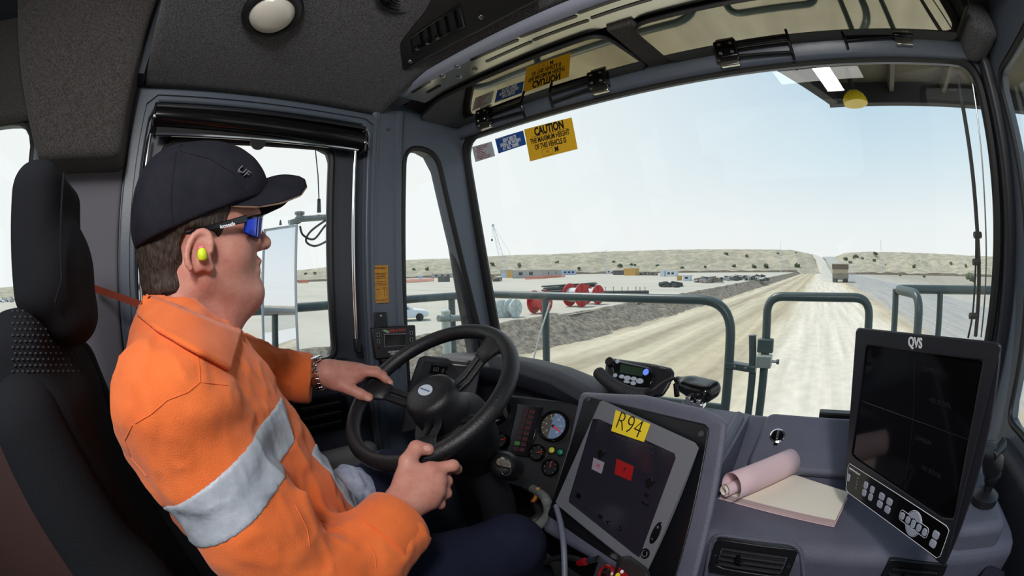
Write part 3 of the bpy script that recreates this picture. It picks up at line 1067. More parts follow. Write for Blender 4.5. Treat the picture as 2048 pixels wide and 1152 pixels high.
# left pod with a digital read-out
pp = plane_fns(U(890, 745, X=-1.06), (0.35, -0.80, 0.48))
slab_px('pod_housing', pp, [(838, 715), (850, 711), (955, 722), (962, 730), (950, 800), (940, 830), (800, 870), (815, 780)], -0.09, 0.0, 'dash_dark', da, bevel=0.014)
slab_px('pod_face', pp, [(848, 722), (940, 730), (932, 792), (836, 780)], -0.01, 0.003, 'black_plastic', da, bevel=0.006)
ro = slab_px('read_out', pp, [(862, 728), (896, 733), (892, 752), (857, 747)], 0.002, 0.005, 'black_gloss', da, bevel=0.002)
a, b = pp(866, 738, 0.0055), pp(888, 742, 0.0055)
text('digits', '60', 'ink_grey', pp(872, 739, 0.0058), b - a, np.cross((0.35, -0.8, 0.48), b - a), 0.022, ro)
text('digits', '0', 'ink_grey', pp(886, 742, 0.0058), b - a, np.cross((0.35, -0.8, 0.48), b - a), 0.02, ro)

# --- instrument panel to the right of the column
ipn = unit((0.12, -0.82, 0.56))
ip = plane_fns(U(1108, 853, Y=0.975), ipn)
pan = slab_px('instrument_panel', ip, [(985, 800), (1010, 788), (1165, 806), (1150, 870), (1105, 1010), (1060, 985), (960, 950), (950, 880)], -0.05, 0.0, 'black_plastic', da, bevel=0.008)
mat('dial_blue', s(118, 142, 176), 0.5)
mat('dial_tan', s(84, 76, 66), 0.5)
mat('dial_black', s(18, 18, 20), 0.4)
mat('needle_red', s(226, 40, 48), 0.4, emit=(s(226, 40, 48), 0.25))
mat('led_red', s(72, 18, 28), 0.35)
mat('led_green', s(70, 132, 58), 0.35, emit=(s(70, 132, 58), 0.12))
mat('lamp_yellow', s(168, 168, 60), 0.25, emit=(s(168, 168, 60), 0.2))
mat('lamp_green', s(24, 108, 84), 0.25, emit=(s(24, 108, 84), 0.15))
xi = unit(np.cross((0, 0, 1.0), ipn))
yi = np.cross(ipn, xi)
def gauge(name, label, px, r, face, na, ticks, split=False):
    c = ip(*px, 0.0045)
    t = thing(name, label, 'gauge', c)
    obj('bezel', MB().lathe(c, ipn, [(r * 1.22, -0.004), (r * 1.22, 0.010), (r * 1.10, 0.016), (r * 1.0, 0.012), (r * 0.98, 0.004)], 32), 'black_gloss', t, smooth=50)
    obj('dial', MB().lathe(c, ipn, [(r, 0.0), (r, 0.005), (0.0, 0.0052)], 32), face, t, smooth=0)
    if split:
        mb = MB().prism([c + ipn * 0.0054 + r * 0.98 * (xi * math.cos(a) + yi * math.sin(a)) for a in np.linspace(1.75, 4.5, 14)], ipn * 0.0006)
        obj('dial_sector', mb, 'dial_tan', t, smooth=0)
    for k in range(ticks):
        a = (225 - 270 * k / (ticks - 1)) * D2R
        d_ = xi * math.cos(a) + yi * math.sin(a)
        obj('tick', MB().tube([c + ipn * 0.0064 + d_ * r * 0.78, c + ipn * 0.0064 + d_ * r * 0.93], r * 0.02, 4), 'ink_white', t, smooth=0)
        if split and k % 2 == 0:
            text('numeral', str(k * 3), 'ink_white', c + ipn * 0.0066 + d_ * r * 0.60, xi, yi, r * 0.22, t)
    d_ = xi * math.cos(na) + yi * math.sin(na)
    obj('needle', MB().tube([c + ipn * 0.008, c + ipn * 0.008 + d_ * r * 0.85], [r * 0.07, r * 0.025], 6), 'needle_red', t)
    obj('needle_hub', MB().lathe(c, ipn, [(r * 0.12, 0.006), (r * 0.10, 0.011), (0, 0.012)], 12), 'dial_black', t)
    return t
gauge('tachometer', 'large round gauge with blue-grey dial and red needle', (1108, 853), 0.041, 'dial_blue', -0.45, 11, True)
g2 = gauge('speedometer', 'round gauge with red arc half hidden behind the steering wheel rim', (993, 822), 0.041, 'dial_blue', 0.9, 11, True)
c = ip(993, 822, 0.0072)
obj('red_arc', MB().tube([c + 0.037 * (xi * math.cos(a) + yi * math.sin(a)) for a in np.linspace(-0.2, 0.9, 10)], 0.0022, 5), 'needle_red', g2)
gauge('temperature_gauge', 'small black gauge with red needle beside the yellow pilot lamp', (1075, 906), 0.022, 'dial_black', 0.35, 7)
gauge('oil_gauge', 'small black gauge with red needle lowest on the instrument panel', (1102, 936), 0.022, 'dial_black', 1.65, 7)
gauge('air_gauge', 'small black gauge partly hidden by the wheel rim above the ignition key', (1003, 882), 0.022, 'dial_black', 0.6, 7)
for nm, lb, q, mt in (('pilot_lamp', 'round yellow-green pilot lamp under the large gauge', (1105, 901), 'lamp_yellow'), ('pilot_lamp', 'round dark green pilot lamp beside the yellow one', (1122, 905), 'lamp_green')):
    t = thing(nm, lb, 'lamp', ip(*q))
    obj('lamp_ring', MB().lathe(ip(*q), ipn, [(0.0125, -0.002), (0.0125, 0.004), (0.010, 0.006)], 18), 'black_gloss', t)
    obj('lamp_cap', MB().lathe(ip(*q), ipn, [(0.010, 0.003), (0.009, 0.008), (0.005, 0.011), (0, 0.012)], 18), mt, t, smooth=60)
ls_ = thing('warning_light_strip', 'tall panel of dark red warning lights with one green', 'light panel', ip(1045, 860))
slab_px('strip_frame', ip, [(1035, 808), (1085, 814), (1058, 915), (1012, 908)], 0.0, 0.005, 'black_gloss', ls_, bevel=0.003)
for i in range(8):
    for j in range(2):
        fx = 0.16 + 0.36 * j
        v_ = (i + 0.16) / 8.2
        def q_(u_, v2):
            a_ = np.array((1041, 815)) * (1 - u_) + np.array((1080, 820)) * u_
            b_ = np.array((1020, 903)) * (1 - u_) + np.array((1054, 909)) * u_
            return tuple(a_ * (1 - v2) + b_ * v2)
        slab_px('warning_light', ip, [q_(fx - 0.03, v_), (q_(fx + 0.27, v_)), q_(fx + 0.27, v_ + 0.085), q_(fx - 0.03, v_ + 0.085)], 0.004, 0.0065, 'led_green' if (i, j) == (6, 0) else 'led_red', ls_, smooth=0)

# --- steering wheel (tilted 56 degrees, 44 cm across)
wc = np.array((-0.754, 0.538, -0.261))
tl = 56 * D2R
wn_ = np.array((0, -math.cos(tl), math.sin(tl)))
wx = np.array((1.0, 0, 0))
wy = np.cross(wn_, wx)
RW = 0.205
def onwheel(r, a, h=0.0): return wc + wx * r * math.cos(a) + wy * r * math.sin(a) + wn_ * h
def wheel_angle(px, py):
    p = U(px, py, pl=(wc, wn_)) - wc
    return math.atan2(p @ wy, p @ wx)
sw = thing('steering_wheel', 'black three-spoke steering wheel with round horn cap', 'steering wheel', wc)
obj('rim', MB().tube([onwheel(RW, a) for a in np.linspace(0, 2 * math.pi, 72, endpoint=False)], 0.0182, 16, closed=True), 'leather_black', sw, smooth=60)
hubh = 0.0
for q in ((985, 690), (752, 778), (842, 905)):
    a = wheel_angle(*q)
    ca, sa = math.cos(a), math.sin(a)
    rd = wx * ca + wy * sa
    td = -wx * sa + wy * ca
    for k in (-1, 1):
        mb = MB()
        ls = []
        for r_, h_, w_ in ((0.045, -0.040, 0.010), (0.09, -0.034, 0.009), (0.14, -0.014, 0.009), (0.185, 0.0, 0.010)):
            o_ = wc + rd * r_ + wn_ * h_ + td * k * 0.0125
            ls.append([o_ + td * w_ * u_ + wn_ * v_ for u_, v_ in ((-0.9, -0.006), (0.9, -0.006), (0.9, 0.005), (-0.9, 0.005))])
        mb.loops(ls)
        obj('spoke', mb, 'leather_black', sw, bevel=0.003)
    mb = MB()
    ls = []
    for r_, w_, th_ in ((0.140, 0.026, 0.009), (0.165, 0.030, 0.012), (0.185, 0.040, 0.014), (0.20, 0.055, 0.015)):
        o_ = wc + rd * r_ + wn_ * (-0.012 if r_ < 0.15 else -0.005 if r_ < 0.17 else 0)
        ls.append([o_ + td * w_ * math.cos(f) + wn_ * th_ * math.sin(f) for f in np.linspace(0, 2 * math.pi, 14, endpoint=False)])
    mb.loops(ls)
    obj('spoke_root', mb, 'leather_black', sw, smooth=70)
obj('hub', MB().lathe(wc, wn_, [(0.060, -0.09), (0.066, -0.075), (0.067, -0.05), (0.065, -0.038)], 40), 'black_plastic', sw, smooth=40)
obj('horn_cap', MB().lathe(wc, wn_, [(0.065, -0.044), (0.065, -0.020), (0.061, -0.008), (0.052, -0.003), (0.03, 0.0), (0, 0.001)], 40), 'leather_black', sw, smooth=60)
mat('emblem', s(196, 206, 220), 0.35)
ec = wc + wn_ * 0.0 - wx * 0.004
ex, ey = unit(wx * 0.98 + wy * -0.05), unit(wy)
mb = MB().prism([ec + ex * 0.023 * math.cos(a) + ey * 0.016 * math.sin(a) for a in np.linspace(0, 6.283, 28, endpoint=False)], wn_ * 0.002)
em = obj('emblem', mb, 'emblem', sw, smooth=30)
mat('ink_blue', s(92, 112, 150), 0.5)
print_bar('emblem_print', 'ink_blue', ec + wn_ * 0.0021, ex, ey, 0.036, 0.0055, em)
# steering column shroud behind it
scol = thing('wheel_shroud', 'black steering shaft shroud behind the wheel', 'steering shroud', wc - wn_ * 0.3)
obj('column_shroud', MB().lathe(wc, wn_, [(0.055, -0.27), (0.088, -0.20), (0.098, -0.14), (0.095, -0.105), (0.07, -0.095), (0.05, -0.085)], 32), 'black_plastic', scol, smooth=50)
obj('column_boot', MB().tube([wc - wn_ * 0.24, wc - wn_ * 0.34 + np.array((0, 0.02, -0.1)), wc - wn_ * 0.38 + np.array((0, 0.04, -0.5))], [0.05, 0.05, 0.06], 20), 'soft_black', scol)
obj('stalk', MB().tube([wc - wn_ * 0.085 + wx * 0.06, wc - wn_ * 0.08 + wx * 0.16 + wy * 0.05], [0.009, 0.011], 10), 'black_plastic', scol)
# ignition switch with key and ring
kn = unit((0.35, -0.75, 0.55))
kp = plane_fns(U(1000, 930, Y=0.655), kn)
ks = thing('ignition_switch', 'ignition switch in a black pod with key and ring', 'switch', kp(1000, 930))
obj('switch_pod', MB().lathe(kp(1003, 928), kn, [(0.034, -0.09), (0.036, -0.02), (0.028, 0.0), (0.015, 0.003)], 24), 'black_plastic', ks, smooth=60)
obj('lock_barrel', MB().lathe(kp(1003, 925, 0.004), kn, [(0.013, -0.004), (0.013, 0.006), (0.010, 0.009), (0, 0.009)], 20), 'brushed', ks)
kx = unit(np.cross((0, 0, 1.0), kn))
k0 = kp(1004, 926, 0.016)
ky_ = unit(np.cross(kn, kx))
mb = MB().prism([k0 + kx * a + ky_ * b for a, b in ((-0.004, 0.006), (0.006, 0.008), (0.022, 0.0), (0.024, -0.010), (0.006, -0.010), (-0.004, -0.004))], kn * 0.004)
obj('key', mb, 'brushed', ks, bevel=0.001)
rcn = kp(1012, 941, 0.018)
obj('key_ring', MB().tube([rcn + 0.012 * (kx * math.cos(a) + ky_ * math.sin(a)) for a in np.linspace(0, 6.283, 24, endpoint=False)], 0.0012, 6, closed=True), 'chrome', ks)

# --- swivel panel with the touch display
rn = unit((-0.36, -0.85, 0.38))
rcx = np.array((-0.335, 0.66, -0.40))
rp_ = plane_fns(rcx, rn)
mat('bezel_dark', s(60, 62, 68), 0.4)
hp = thing('display_housing', 'grey moulded housing that carries the dashboard touch display', 'housing', rcx - rn * 0.1 + np.array((0, 0, -0.3)))
out = [(1158, 800), (1163, 784), (1290, 790), (1407, 817), (1450, 836), (1455, 850), (1388, 1180), (1375, 1210), (1085, 1060), (1112, 1005)]
slab_px('housing_shell', rp_, out, -0.26, -0.022, 'dash_grey', hp, bevel=0.016, seg=4)
pnl = [(1168, 797), (1176, 791), (1410, 848), (1419, 858), (1350, 1160), (1342, 1190), (1095, 1030)]
slab_px('mounting_panel', rp_, pnl, -0.06, -0.018, 'panel_black', hp, bevel=0.003)
for q in ((1403, 868), (1178, 799)):
    obj('panel_screw', MB().lathe(rp_(*q, -0.018), rn, [(0.006, 0), (0.005, 0.003), (0.001, 0.003)], 12), 'bezel_dark', hp)
# fairing at its right
mb = MB()
mb.loops([[np.array(p) for p in ((-0.40, 0.80, z), (-0.168, 0.80, z), (-0.165, 1.075, z2), (-0.40, 1.10, z2))] for z, z2 in ((-1.2, -1.2), (-0.42, -0.375), (-0.395, -0.372))])
obj('side_fairing', mb, 'dash_grey', hp, bevel=0.03, seg=4)
obj('fairing_rib', MB().tube([np.array((-0.185, 0.80, -1.0)), np.array((-0.185, 0.80, -0.45)), np.array((-0.19, 0.85, -0.395)), np.array((-0.19, 1.04, -0.372))], 0.016, 10), 'dash_grey', hp)

dp = thing('touch_display', 'grey framed touch display with yellow R94 label', 'display', rcx + np.array((0, 0, -0.14)))
mat('bezel_grey', s(106, 109, 116), 0.42, bump=(400, 0.0006))
bz = [(1200, 803), (1207, 801), (1390, 885), (1398, 896), (1296, 1140), (1287, 1148), (1117, 1012), (1111, 1004)]
slab_px('back_case', rp_, bz, -0.0175, -0.006, 'bezel_grey', dp)
mb = MB()
inn = [(1187, 833), (1354, 909), (1278, 1116), (1136, 1003)]
to2 = lambda q, w_: rp_(q[0], q[1], w_)
k_ = 10
def dens(poly, n):
    o2 = []
    for i in range(len(poly)):
        a, b = np.array(poly[i], float), np.array(poly[(i + 1) % len(poly)], float)
        o2 += [tuple(a + (b - a) * t) for t in np.linspace(0, 1, n, endpoint=False)]
    return o2
ring2(mb, bz, inn, lambda a, b, w_: rp_(a, b, w_), -0.008, 0.010, 64)
obj('bezel', mb, 'bezel_grey', dp, bevel=0.004)
mat('screen_dim', s(20, 19, 26), 0.12, emit=(s(46, 44, 56), 0.22))
mat('screen_red', s(120, 16, 20), 0.3, emit=(s(168, 26, 28), 0.18))
mat('screen_white', s(120, 112, 124), 0.3, emit=(s(150, 140, 156), 0.15))
mat('screen_black', s(10, 10, 14), 0.3)
mat('screen_ghost', s(22, 21, 25), 0.3, emit=(s(58, 56, 70), 0.10))
sn = slab_px('screen', rp_, inn, -0.006, 0.002, 'screen_dim', dp, smooth=0)
mat('label_yellow', s(236, 208, 44), 0.45)
c = [rp_(*q, 0.0112) for q in ((1232, 820), (1301, 848), (1288, 884), (1223, 862))]
lb = obj('label', MB().prism(c, rn * 0.0008), 'label_yellow', dp, smooth=0, label='yellow paper label')
lx, ly = unit(c[1] - c[0]), unit(c[0] - c[3])
text('lettering', 'R94', 'ink_black', (c[0] + c[2]) / 2 + rn * 0.0012, lx, ly, 0.052, lb, sx=0.92, weight=-0.0011)
rx_, ry_ = lx, np.cross(rn, lx)
def spx(name, poly, mt, parent=sn): return slab_px(name, rp_, poly, 0.002, 0.0028, mt, parent, smooth=0)
sq = spx('red_tile', [(1233, 917), (1268, 933), (1262, 962), (1229, 948)], 'screen_red')
text('tile_print', 'F', 'screen_black', rp_(1249, 940, 0.003), lx, ry_, 0.012, sq)
sq = spx('white_tile', [(1187, 915), (1209, 925), (1203, 948), (1183, 938)], 'screen_white')
text('tile_print', 'M', 'ink_red', rp_(1196, 932, 0.003), lx, ry_, 0.014, sq)
for cx, cy in ((1202, 908), (1299, 966)):
    p = rp_(cx, cy, 0.0028)
    mb = MB().prism([p + rx_ * a + ry_ * b for a, b in ((-0.012, 0.002), (0.0, 0.011), (0.003, 0.005), (0.012, 0.008), (0.009, -0.004), (0.004, -0.003), (0.004, -0.011), (-0.006, -0.008))], rn * 0.0006)
    obj('screen_arrow', mb, 'screen_black', sn, smooth=0)
for q, L2, h2 in (((1157, 992), 0.016, 0.014), ((1200, 1032), 0.014, 0.010), ((1293, 991), 0.010, 0.010), ((1290, 1008), 0.020, 0.007)):
    print_bar('screen_print', 'screen_black', rp_(q[0], q[1], 0.003), lx, ry_, L2, h2, sn)
for b_, q, sz in (('<', (1215, 1046), 0.024), ('>', (1240, 1060), 0.024)):
    text('screen_print', b_, 'screen_black', rp_(q[0], q[1], 0.003), lx, ry_, sz, sn)
for k in range(3):
    print_bar('screen_print', 'screen_ghost', rp_(1262 + k * 4, 875 + 12 * k, 0.003), lx, ry_, (0.13, 0.12, 0.05)[k], 0.006, sn)
p = rp_(1312, 1066, 0.010)
bt = obj('rocker_button', MB().loops([[p + rx_ * 0.0085 * math.cos(a) + ry_ * 0.022 * math.sin(a) + rn * h for a in np.linspace(0, 6.283, 24, endpoint=False)] for h in (-0.004, 0.002)]), 'black_gloss', dp, bevel=0.001)
text('button_print', '+', 'ink_grey', p + rn * 0.0025 + ry_ * 0.011, rx_, ry_, 0.012, bt)
text('button_print', '-', 'ink_grey', p + rn * 0.0025 - ry_ * 0.011, rx_, ry_, 0.014, bt)
p = rp_(1291, 1107, 0.010)
bt = obj('power_button', MB().lathe(p, rn, [(0.010, -0.004), (0.010, 0.002), (0.0, 0.003)], 22), 'black_gloss', dp)
obj('button_ring', MB().tube([p + rn * 0.003 + 0.006 * (rx_ * math.cos(a) + ry_ * math.sin(a)) for a in np.linspace(2.0, 7.4, 18)], 0.0008, 5), 'ink_grey', bt)

# --- switch box, red push button and hoses low down between column and display
lowp = plane_fns(U(1215, 1135, Y=0.50), unit((-0.36, -0.75, 0.55)))
sb = thing('switch_box', 'grey switch plate with red-ringed button below the display', 'switch', lowp(1210, 1145))
slab_px('plate', lowp, [(1200, 1112), (1228, 1137), (1222, 1200), (1170, 1200)], -0.03, 0.0, 'dash_dark', sb, bevel=0.003)
ln = unit((-0.36, -0.75, 0.55))
mat('ring_red', s(128, 12, 20), 0.3)
obj('button_ring', MB().lathe(lowp(1216, 1148), ln, [(0.017, 0), (0.017, 0.006), (0.014, 0.009), (0.012, 0.005)], 24), 'ring_red', sb)
obj('button_cap', MB().lathe(lowp(1216, 1148), ln, [(0.012, 0), (0.011, 0.006), (0, 0.008)], 24), 'black_gloss', sb)
rd_ = thing('hand_controller', 'black handset with red sticker in the bottom edge below the display', 'controller', lowp(1260, 1150))
slab_px('case', lowp, [(1234, 1120), (1245, 1110), (1262, 1112), (1300, 1140), (1300, 1210), (1215, 1210)], 0.0, 0.035, 'black_plastic', rd_, bevel=0.008)
slab_px('red_sticker', lowp, [(1238, 1134), (1266, 1158), (1262, 1200), (1226, 1190)], 0.034, 0.0362, 'ring_red', rd_, smooth=0)
mat('sticker_yellow', s(208, 200, 40), 0.5)
obj('yellow_dot', MB().lathe(lowp(1236, 1151, 0.036), ln, [(0.0045, 0), (0.0045, 0.001), (0, 0.001)], 14), 'sticker_yellow', rd_)
obj('white_dot', MB().lathe(lowp(1244.5, 1143.5, 0.036), ln, [(0.003, 0), (0.003, 0.001), (0, 0.001)], 14), 'ink_white', rd_)
v_ = thing('air_fitting', 'red push-in fitting with chrome hex nut low beside the display', 'fitting', U(1175, 1122, Y=0.60))
a, b, c = U(1166, 1124, Y=0.60), U(1183, 1120, Y=0.595), U(1196, 1117, Y=0.59)
obj('red_collar', MB().tube([a - unit(b - a) * 0.012, a + unit(b - a) * 0.008], 0.009, 16), 'ring_red', v_)
obj('hex_nut', MB().tube([b - unit(c - b) * 0.010, c], 0.0075, 6), 'chrome', v_, smooth=0)
obj('black_hose_end', MB().tube(arc(a, a + np.array((-0.06, 0.02, -0.01)), a + np.array((-0.12, 0.03, -0.08)), 10), 0.007, 8), 'rubber', v_)

def cable(name, label, pts, r, mt, cat='cable', n=8):
    o = obj(name, MB().tube(pts, r, n), mt, smooth=60)
    return tag(o, label, cat)
mat('cable_grey', s(92, 96, 112), 0.5)
mat('conduit_grey', s(104, 108, 106), 0.55)
sp_ = [U(1066, 978, Y=0.86), U(1090, 996, Y=0.80), U(1096, 1026, Y=0.77), U(1078, 1050, Y=0.75), U(1045, 1058, Y=0.74), U(1012, 1045, Y=0.74)]
def smooth_path(P, n=40):
    P = np.array(P)
    t = np.linspace(0, len(P) - 1, n)
    out = []
    for q in t:
        i = min(int(q), len(P) - 2)
        f = q - i
        p0, p1, p2, p3 = P[max(i - 1, 0)], P[i], P[i + 1], P[min(i + 2, len(P) - 1)]
        out.append(0.5 * ((2 * p1) + (-p0 + p2) * f + (2 * p0 - 5 * p1 + 4 * p2 - p3) * f * f + (-p0 + 3 * p1 - 3 * p2 + p3) * f ** 3))
    return out
pts = smooth_path(sp_, 120)
rr = [0.0125 + (0.002 if k % 2 else 0.0) for k in range(120)]
cable('conduit_hose', 'ribbed grey conduit hose curving below the ignition switch', pts, rr, 'conduit_grey')
cable('display_cable', 'thin grey cable hanging down from the touch display', smooth_path([U(1112, 1012, Y=0.62), U(1122, 1050, Y=0.58), U(1128, 1100, Y=0.54), U(1130, 1180, Y=0.5)], 24), 0.006, 'cable_grey')
mat('wire_orange', s(190, 96, 40), 0.5)
mat('wire_yellow', s(190, 168, 60), 0.5)
mat('wire_white', s(190, 190, 184), 0.5)
for k, (mt, nm) in enumerate((('wire_orange', 'orange'), ('wire_yellow', 'yellow'), ('ring_red', 'red'))):
    cable('wire', '%s wire hanging in the gap beside the steering column' % nm, smooth_path([U(1074 + 3 * k, 975, Y=0.83), U(1071 + 4 * k, 990, Y=0.82), U(1063 + 4 * k, 1003, Y=0.82)], 12), 0.0028, mt)
cable('white_tag', 'pale plastic tag beside the conduit hose end', [U(1008, 1038, Y=0.76), U(1018, 1033, Y=0.76), U(1028, 1032, Y=0.76)], [0.006, 0.009, 0.004], 'wire_white', 'tag')
cable('black_hose', 'black hose behind the ribbed conduit', smooth_path([U(1070, 1000, Y=0.88), U(1080, 1030, Y=0.84), U(1050, 1048, Y=0.8), U(1000, 1045, Y=0.8)], 30), 0.016, 'rubber')

# --- console on the passenger side
con = thing('side_console', 'grey moulded console with shelf in front of the passenger side', 'console', (0.2, 0.95, -1.2))
prof = [(1.33, -0.60), (1.17, -0.44), (1.115, -0.386), (1.09, -0.385), (0.955, -0.470), (0.93, -0.483), (0.90, -0.486), (0.735, -0.486), (0.702, -0.492), (0.686, -0.512), (0.690, -0.56), (0.72, -0.80), (0.74, -1.2), (1.33, -1.2)]
mb = MB().loops([[np.array((x, y, z)) for y, z in prof] for x in (-0.20, 0.60)])
obj('console_body', mb, 'dash_grey', con, bevel=0.012, seg=3, smooth=40)
lidn = unit((0, -0.55, 0.835))
lidp = plane_fns((0, 1.0, -0.432), lidn)
sl_ = thing('storage_lid', 'grey storage box lid with round latch behind the notepad', 'lid', lidp(1590, 930))
mb = MB()
a0, a1 = lidp(1522, 838)[0], lidp(1480, 932)[0]
lp = [(-0.135, -0.065), (0.40, -0.065), (0.40, 0.098), (-0.115, 0.098)]
lo_ = np.array((0, 1.0, -0.432))
ly_ = np.array((0, 0.835, 0.55))
mb.loops([[lo_ + np.array((x, 0, 0)) + ly_ * v_ + lidn * w_ for x, v_ in roundpoly(lp, 0.025)] for w_ in (-0.007, 0.022)])
obj('lid_panel', mb, 'dash_grey', sl_, bevel=0.010, seg=3)
q = lidp(1555, 873, 0.022)
obj('latch_ring', MB().lathe(q, lidn, [(0.021, 0), (0.021, 0.004), (0.017, 0.006), (0.015, 0.002)], 28), 'chrome', sl_)
obj('latch_barrel', MB().lathe(q, lidn, [(0.016, 0), (0.015, 0.003), (0, 0.003)], 28), 'black_gloss', sl_)
mb = MB().box(q + lidn * 0.005, (0.0028, 0.013, 0.003), rotm(33 * D2R, 0, 0))
obj('latch_grip', mb, 'steel', sl_, bevel=0.001)
obj('latch_tab', MB().box(q - ly_ * 0.024 + lidn * 0.002, (0.005, 0.003, 0.002), rotm(33 * D2R, 0, 0)), 'black_gloss', sl_)
t = obj('demister_strip', MB().bx(0.03, 0.28, 1.115, 1.15, -0.384, -0.366), 'black_plastic', bevel=0.004)
tag(t, 'black demister strip lying behind the storage lid', 'vent')

fp = plane_fns((0, 0.689, -0.54), (0, -1.0, 0.06))
def vent(px, label, n=4):
    xs_, ys_ = [q[0] for q in px], [q[1] for q in px]
    t = thing('air_vent', label, 'air vent', fp(np.mean(xs_), max(ys_)))
    c = [fp(*q, 0.0) for q in px]
    cx = sum(c) / 4
    ex_, ez_ = unit((c[1] - c[0])), np.array((0, 0.06, 1.0))
    hw = np.linalg.norm(c[1] - c[0]) / 2
    hh = 0.042
    to = lambda a, b, w_: cx + ex_ * a + ez_ * b + np.array((0, -1.0, 0.06)) * w_
    mb = MB()
    ring2(mb, rrect(hw * 2, hh * 2, 0.006), rrect(hw * 1.62, hh * 1.25, 0.006), to, -0.01, 0.008, 40)
    obj('vent_frame', mb, 'black_plastic', t, bevel=0.002)
    obj('vent_duct', slab2(MB(), rrect(hw * 1.7, hh * 1.3, 0.006), to, -0.012, -0.002), 'black_gloss', t)
    for k in range(n):
        z = -hh * 0.45 + hh * 0.9 * k / (n - 1)
        obj('vent_slat', MB().tube([to(-hw * 0.78, z, 0.003), to(hw * 0.78, z, 0.003)], 0.0052, 8), 'black_plastic', t)
    obj('vent_lever', MB().tube([to(-hw * 0.35, 0.008, 0.006), to(-hw * 0.35, 0.004, 0.016), to(-hw * 0.2, -0.003, 0.017)], [0.006, 0.006, 0.004], 8), 'black_gloss', t)
    for a in (-0.9, 0.9):
        obj('vent_screw', MB().lathe(to(hw * a, 0, 0.008), (0, -1, 0.06), [(0.004, 0), (0.003, 0.002), (0, 0.002)], 8), 'steel', t)
    return t
vent([(1428, 1085), (1592, 1108), (1580, 1150), (1420, 1130)], 'black slatted air vent in the console below the notepad')
vent([(1760, 1128), (1880, 1140), (1880, 1180), (1760, 1170)], 'black slatted air vent in the console under the tall monitor')
# moulded recess lips round the vents
obj('vent_recess', MB().tube(rounded_path([fp(1412, 1150, 0.002), fp(1424, 1066, 0.002), fp(1600, 1088, 0.002), fp(1608, 1150, 0.002)], 0.03), 0.005, 8), 'dash_grey', con)

# --- notepad
pz = -0.4688
pc_ = [U(*q, Z=pz) for q in ((1556, 938), (1697, 984), (1671, 1040), (1442, 985))]
npd = thing('notepad', 'open notepad with cream pages and a rolled-back pink sheet on the console', 'notepad', (pc_[0] + pc_[2]) / 2 * np.array((1, 1, 0)) + np.array((0, 0, -0.486)))
mat('paper_cream', s(244, 236, 220), 0.8)
mat('paper_pink', s(232, 202, 208), 0.75)
mat('paper_edge', s(212, 186, 184), 0.85, var=(300, s(180, 156, 156)), stretch=(0.02, 0.02, 1))
dn_ = np.array((0, 0, -1.0))
obj('page_block', MB().prism([p + dn_ * 0.0008 for p in pc_], dn_ * 0.0142), 'paper_edge', npd, smooth=0)
obj('top_page', MB().prism(pc_, dn_ * 0.0007), 'paper_cream', npd, smooth=0)
obj('cover_board', MB().prism([p + dn_ * 0.0149 + (p - sum(pc_) / 4) * 0.02 for p in pc_], dn_ * 0.001), 'paper_pink', npd, smooth=0)
A, B = pc_[3], pc_[0]
ax = unit(B - A)
ou = unit(np.cross(ax, (0, 0, 1.0)))     # into the pad
if ou @ (pc_[1] - A) < 0: ou = -ou
def curl(name, r0, r1, a0, a1, c_in, c_up, e0, e1, mt, extra=0):
    def fn(u_, v_):
        a = a0 + (a1 - a0) * u_
        r_ = r0 + (r1 - r0) * u_
        base = A + (B - A) * (e0 + (e1 - e0) * v_)
        return base + ou * (c_in + r_ * math.cos(a)) + np.array((0, 0, c_up + r_ * math.sin(a)))
    mb = MB().grid(fn, 36, 5)
    o = obj(name, mb, mt, npd, smooth=70)
    sm_ = o.modifiers.new('solid', 'SOLIDIFY')
    sm_.thickness = 0.0008
    return o
curl('rolled_sheet', 0.034, 0.030, math.pi * 1.30, math.pi * -0.38, 0.034, 0.030, -0.02, 1.02, 'paper_pink')
curl('rolled_page', 0.016, 0.013, math.pi * 1.4, math.pi * -1.2, 0.020, 0.016, -0.04, 0.5, 'paper_pink')
curl('inner_roll', 0.012, 0.008, math.pi * 1.2, math.pi * -1.8, 0.016, 0.014, -0.05, 0.4, 'paper_cream')

# --- tall camera monitor on a ball mount
qn = unit((-0.83, -0.555, -0.07))
qp = plane_fns((0.195, 0.675, -0.25), qn)
mon = thing('camera_monitor', 'tall black camera monitor with button panel below the screen', 'monitor', (0.22, 0.70, -0.46))
ob = [(1712, 660), (1717, 655), (1996, 684), (2003, 691), (1893, 1126), (1886, 1131), (1694, 970), (1690, 962)]
slab_px('case', qp, ob, -0.052, 0.0, 'monitor_plastic', mon, bevel=0.004)
mat('monitor_glass', s(12, 12, 14), 0.08)
sc4 = [(1733, 690), (1966, 722), (1905, 1048), (1703, 912)]
mb = MB()
ring2(mb, ob, sc4, lambda a, b, w_: qp(a, b, w_), -0.002, 0.006, 64)
obj('front_frame', mb, 'monitor_plastic', mon, bevel=0.003)
scn = slab_px('screen', qp, sc4, -0.001, 0.002, 'monitor_glass', mon, smooth=0)
qx = unit(qp(2003, 688) - qp(1712, 657))
qy = unit(np.cross(qn, qx))
text('lettering', 'QVS', 'ink_white', qp(1830, 686, 0.0066), qx, qy, 0.021, mon, sx=0.9, weight=0.0006)
for b_, q in (('CAMERA2', (1862, 741)), ('NO SIGNAL', (1880, 806)), ('CAMERA4', (1846, 881)), ('NO SIGNAL', (1862, 944))):
    text('screen_print', b_, 'screen_ghost', qp(q[0], q[1], 0.0026), qx, qy, 0.010, scn)
for a, b in (((1829, 704), (1808, 975)), ((1718, 800), (1938, 880))):
    obj('screen_line', MB().tube([qp(*a, 0.0024), qp(*b, 0.0024)], 0.0005, 4), 'screen_ghost', scn)
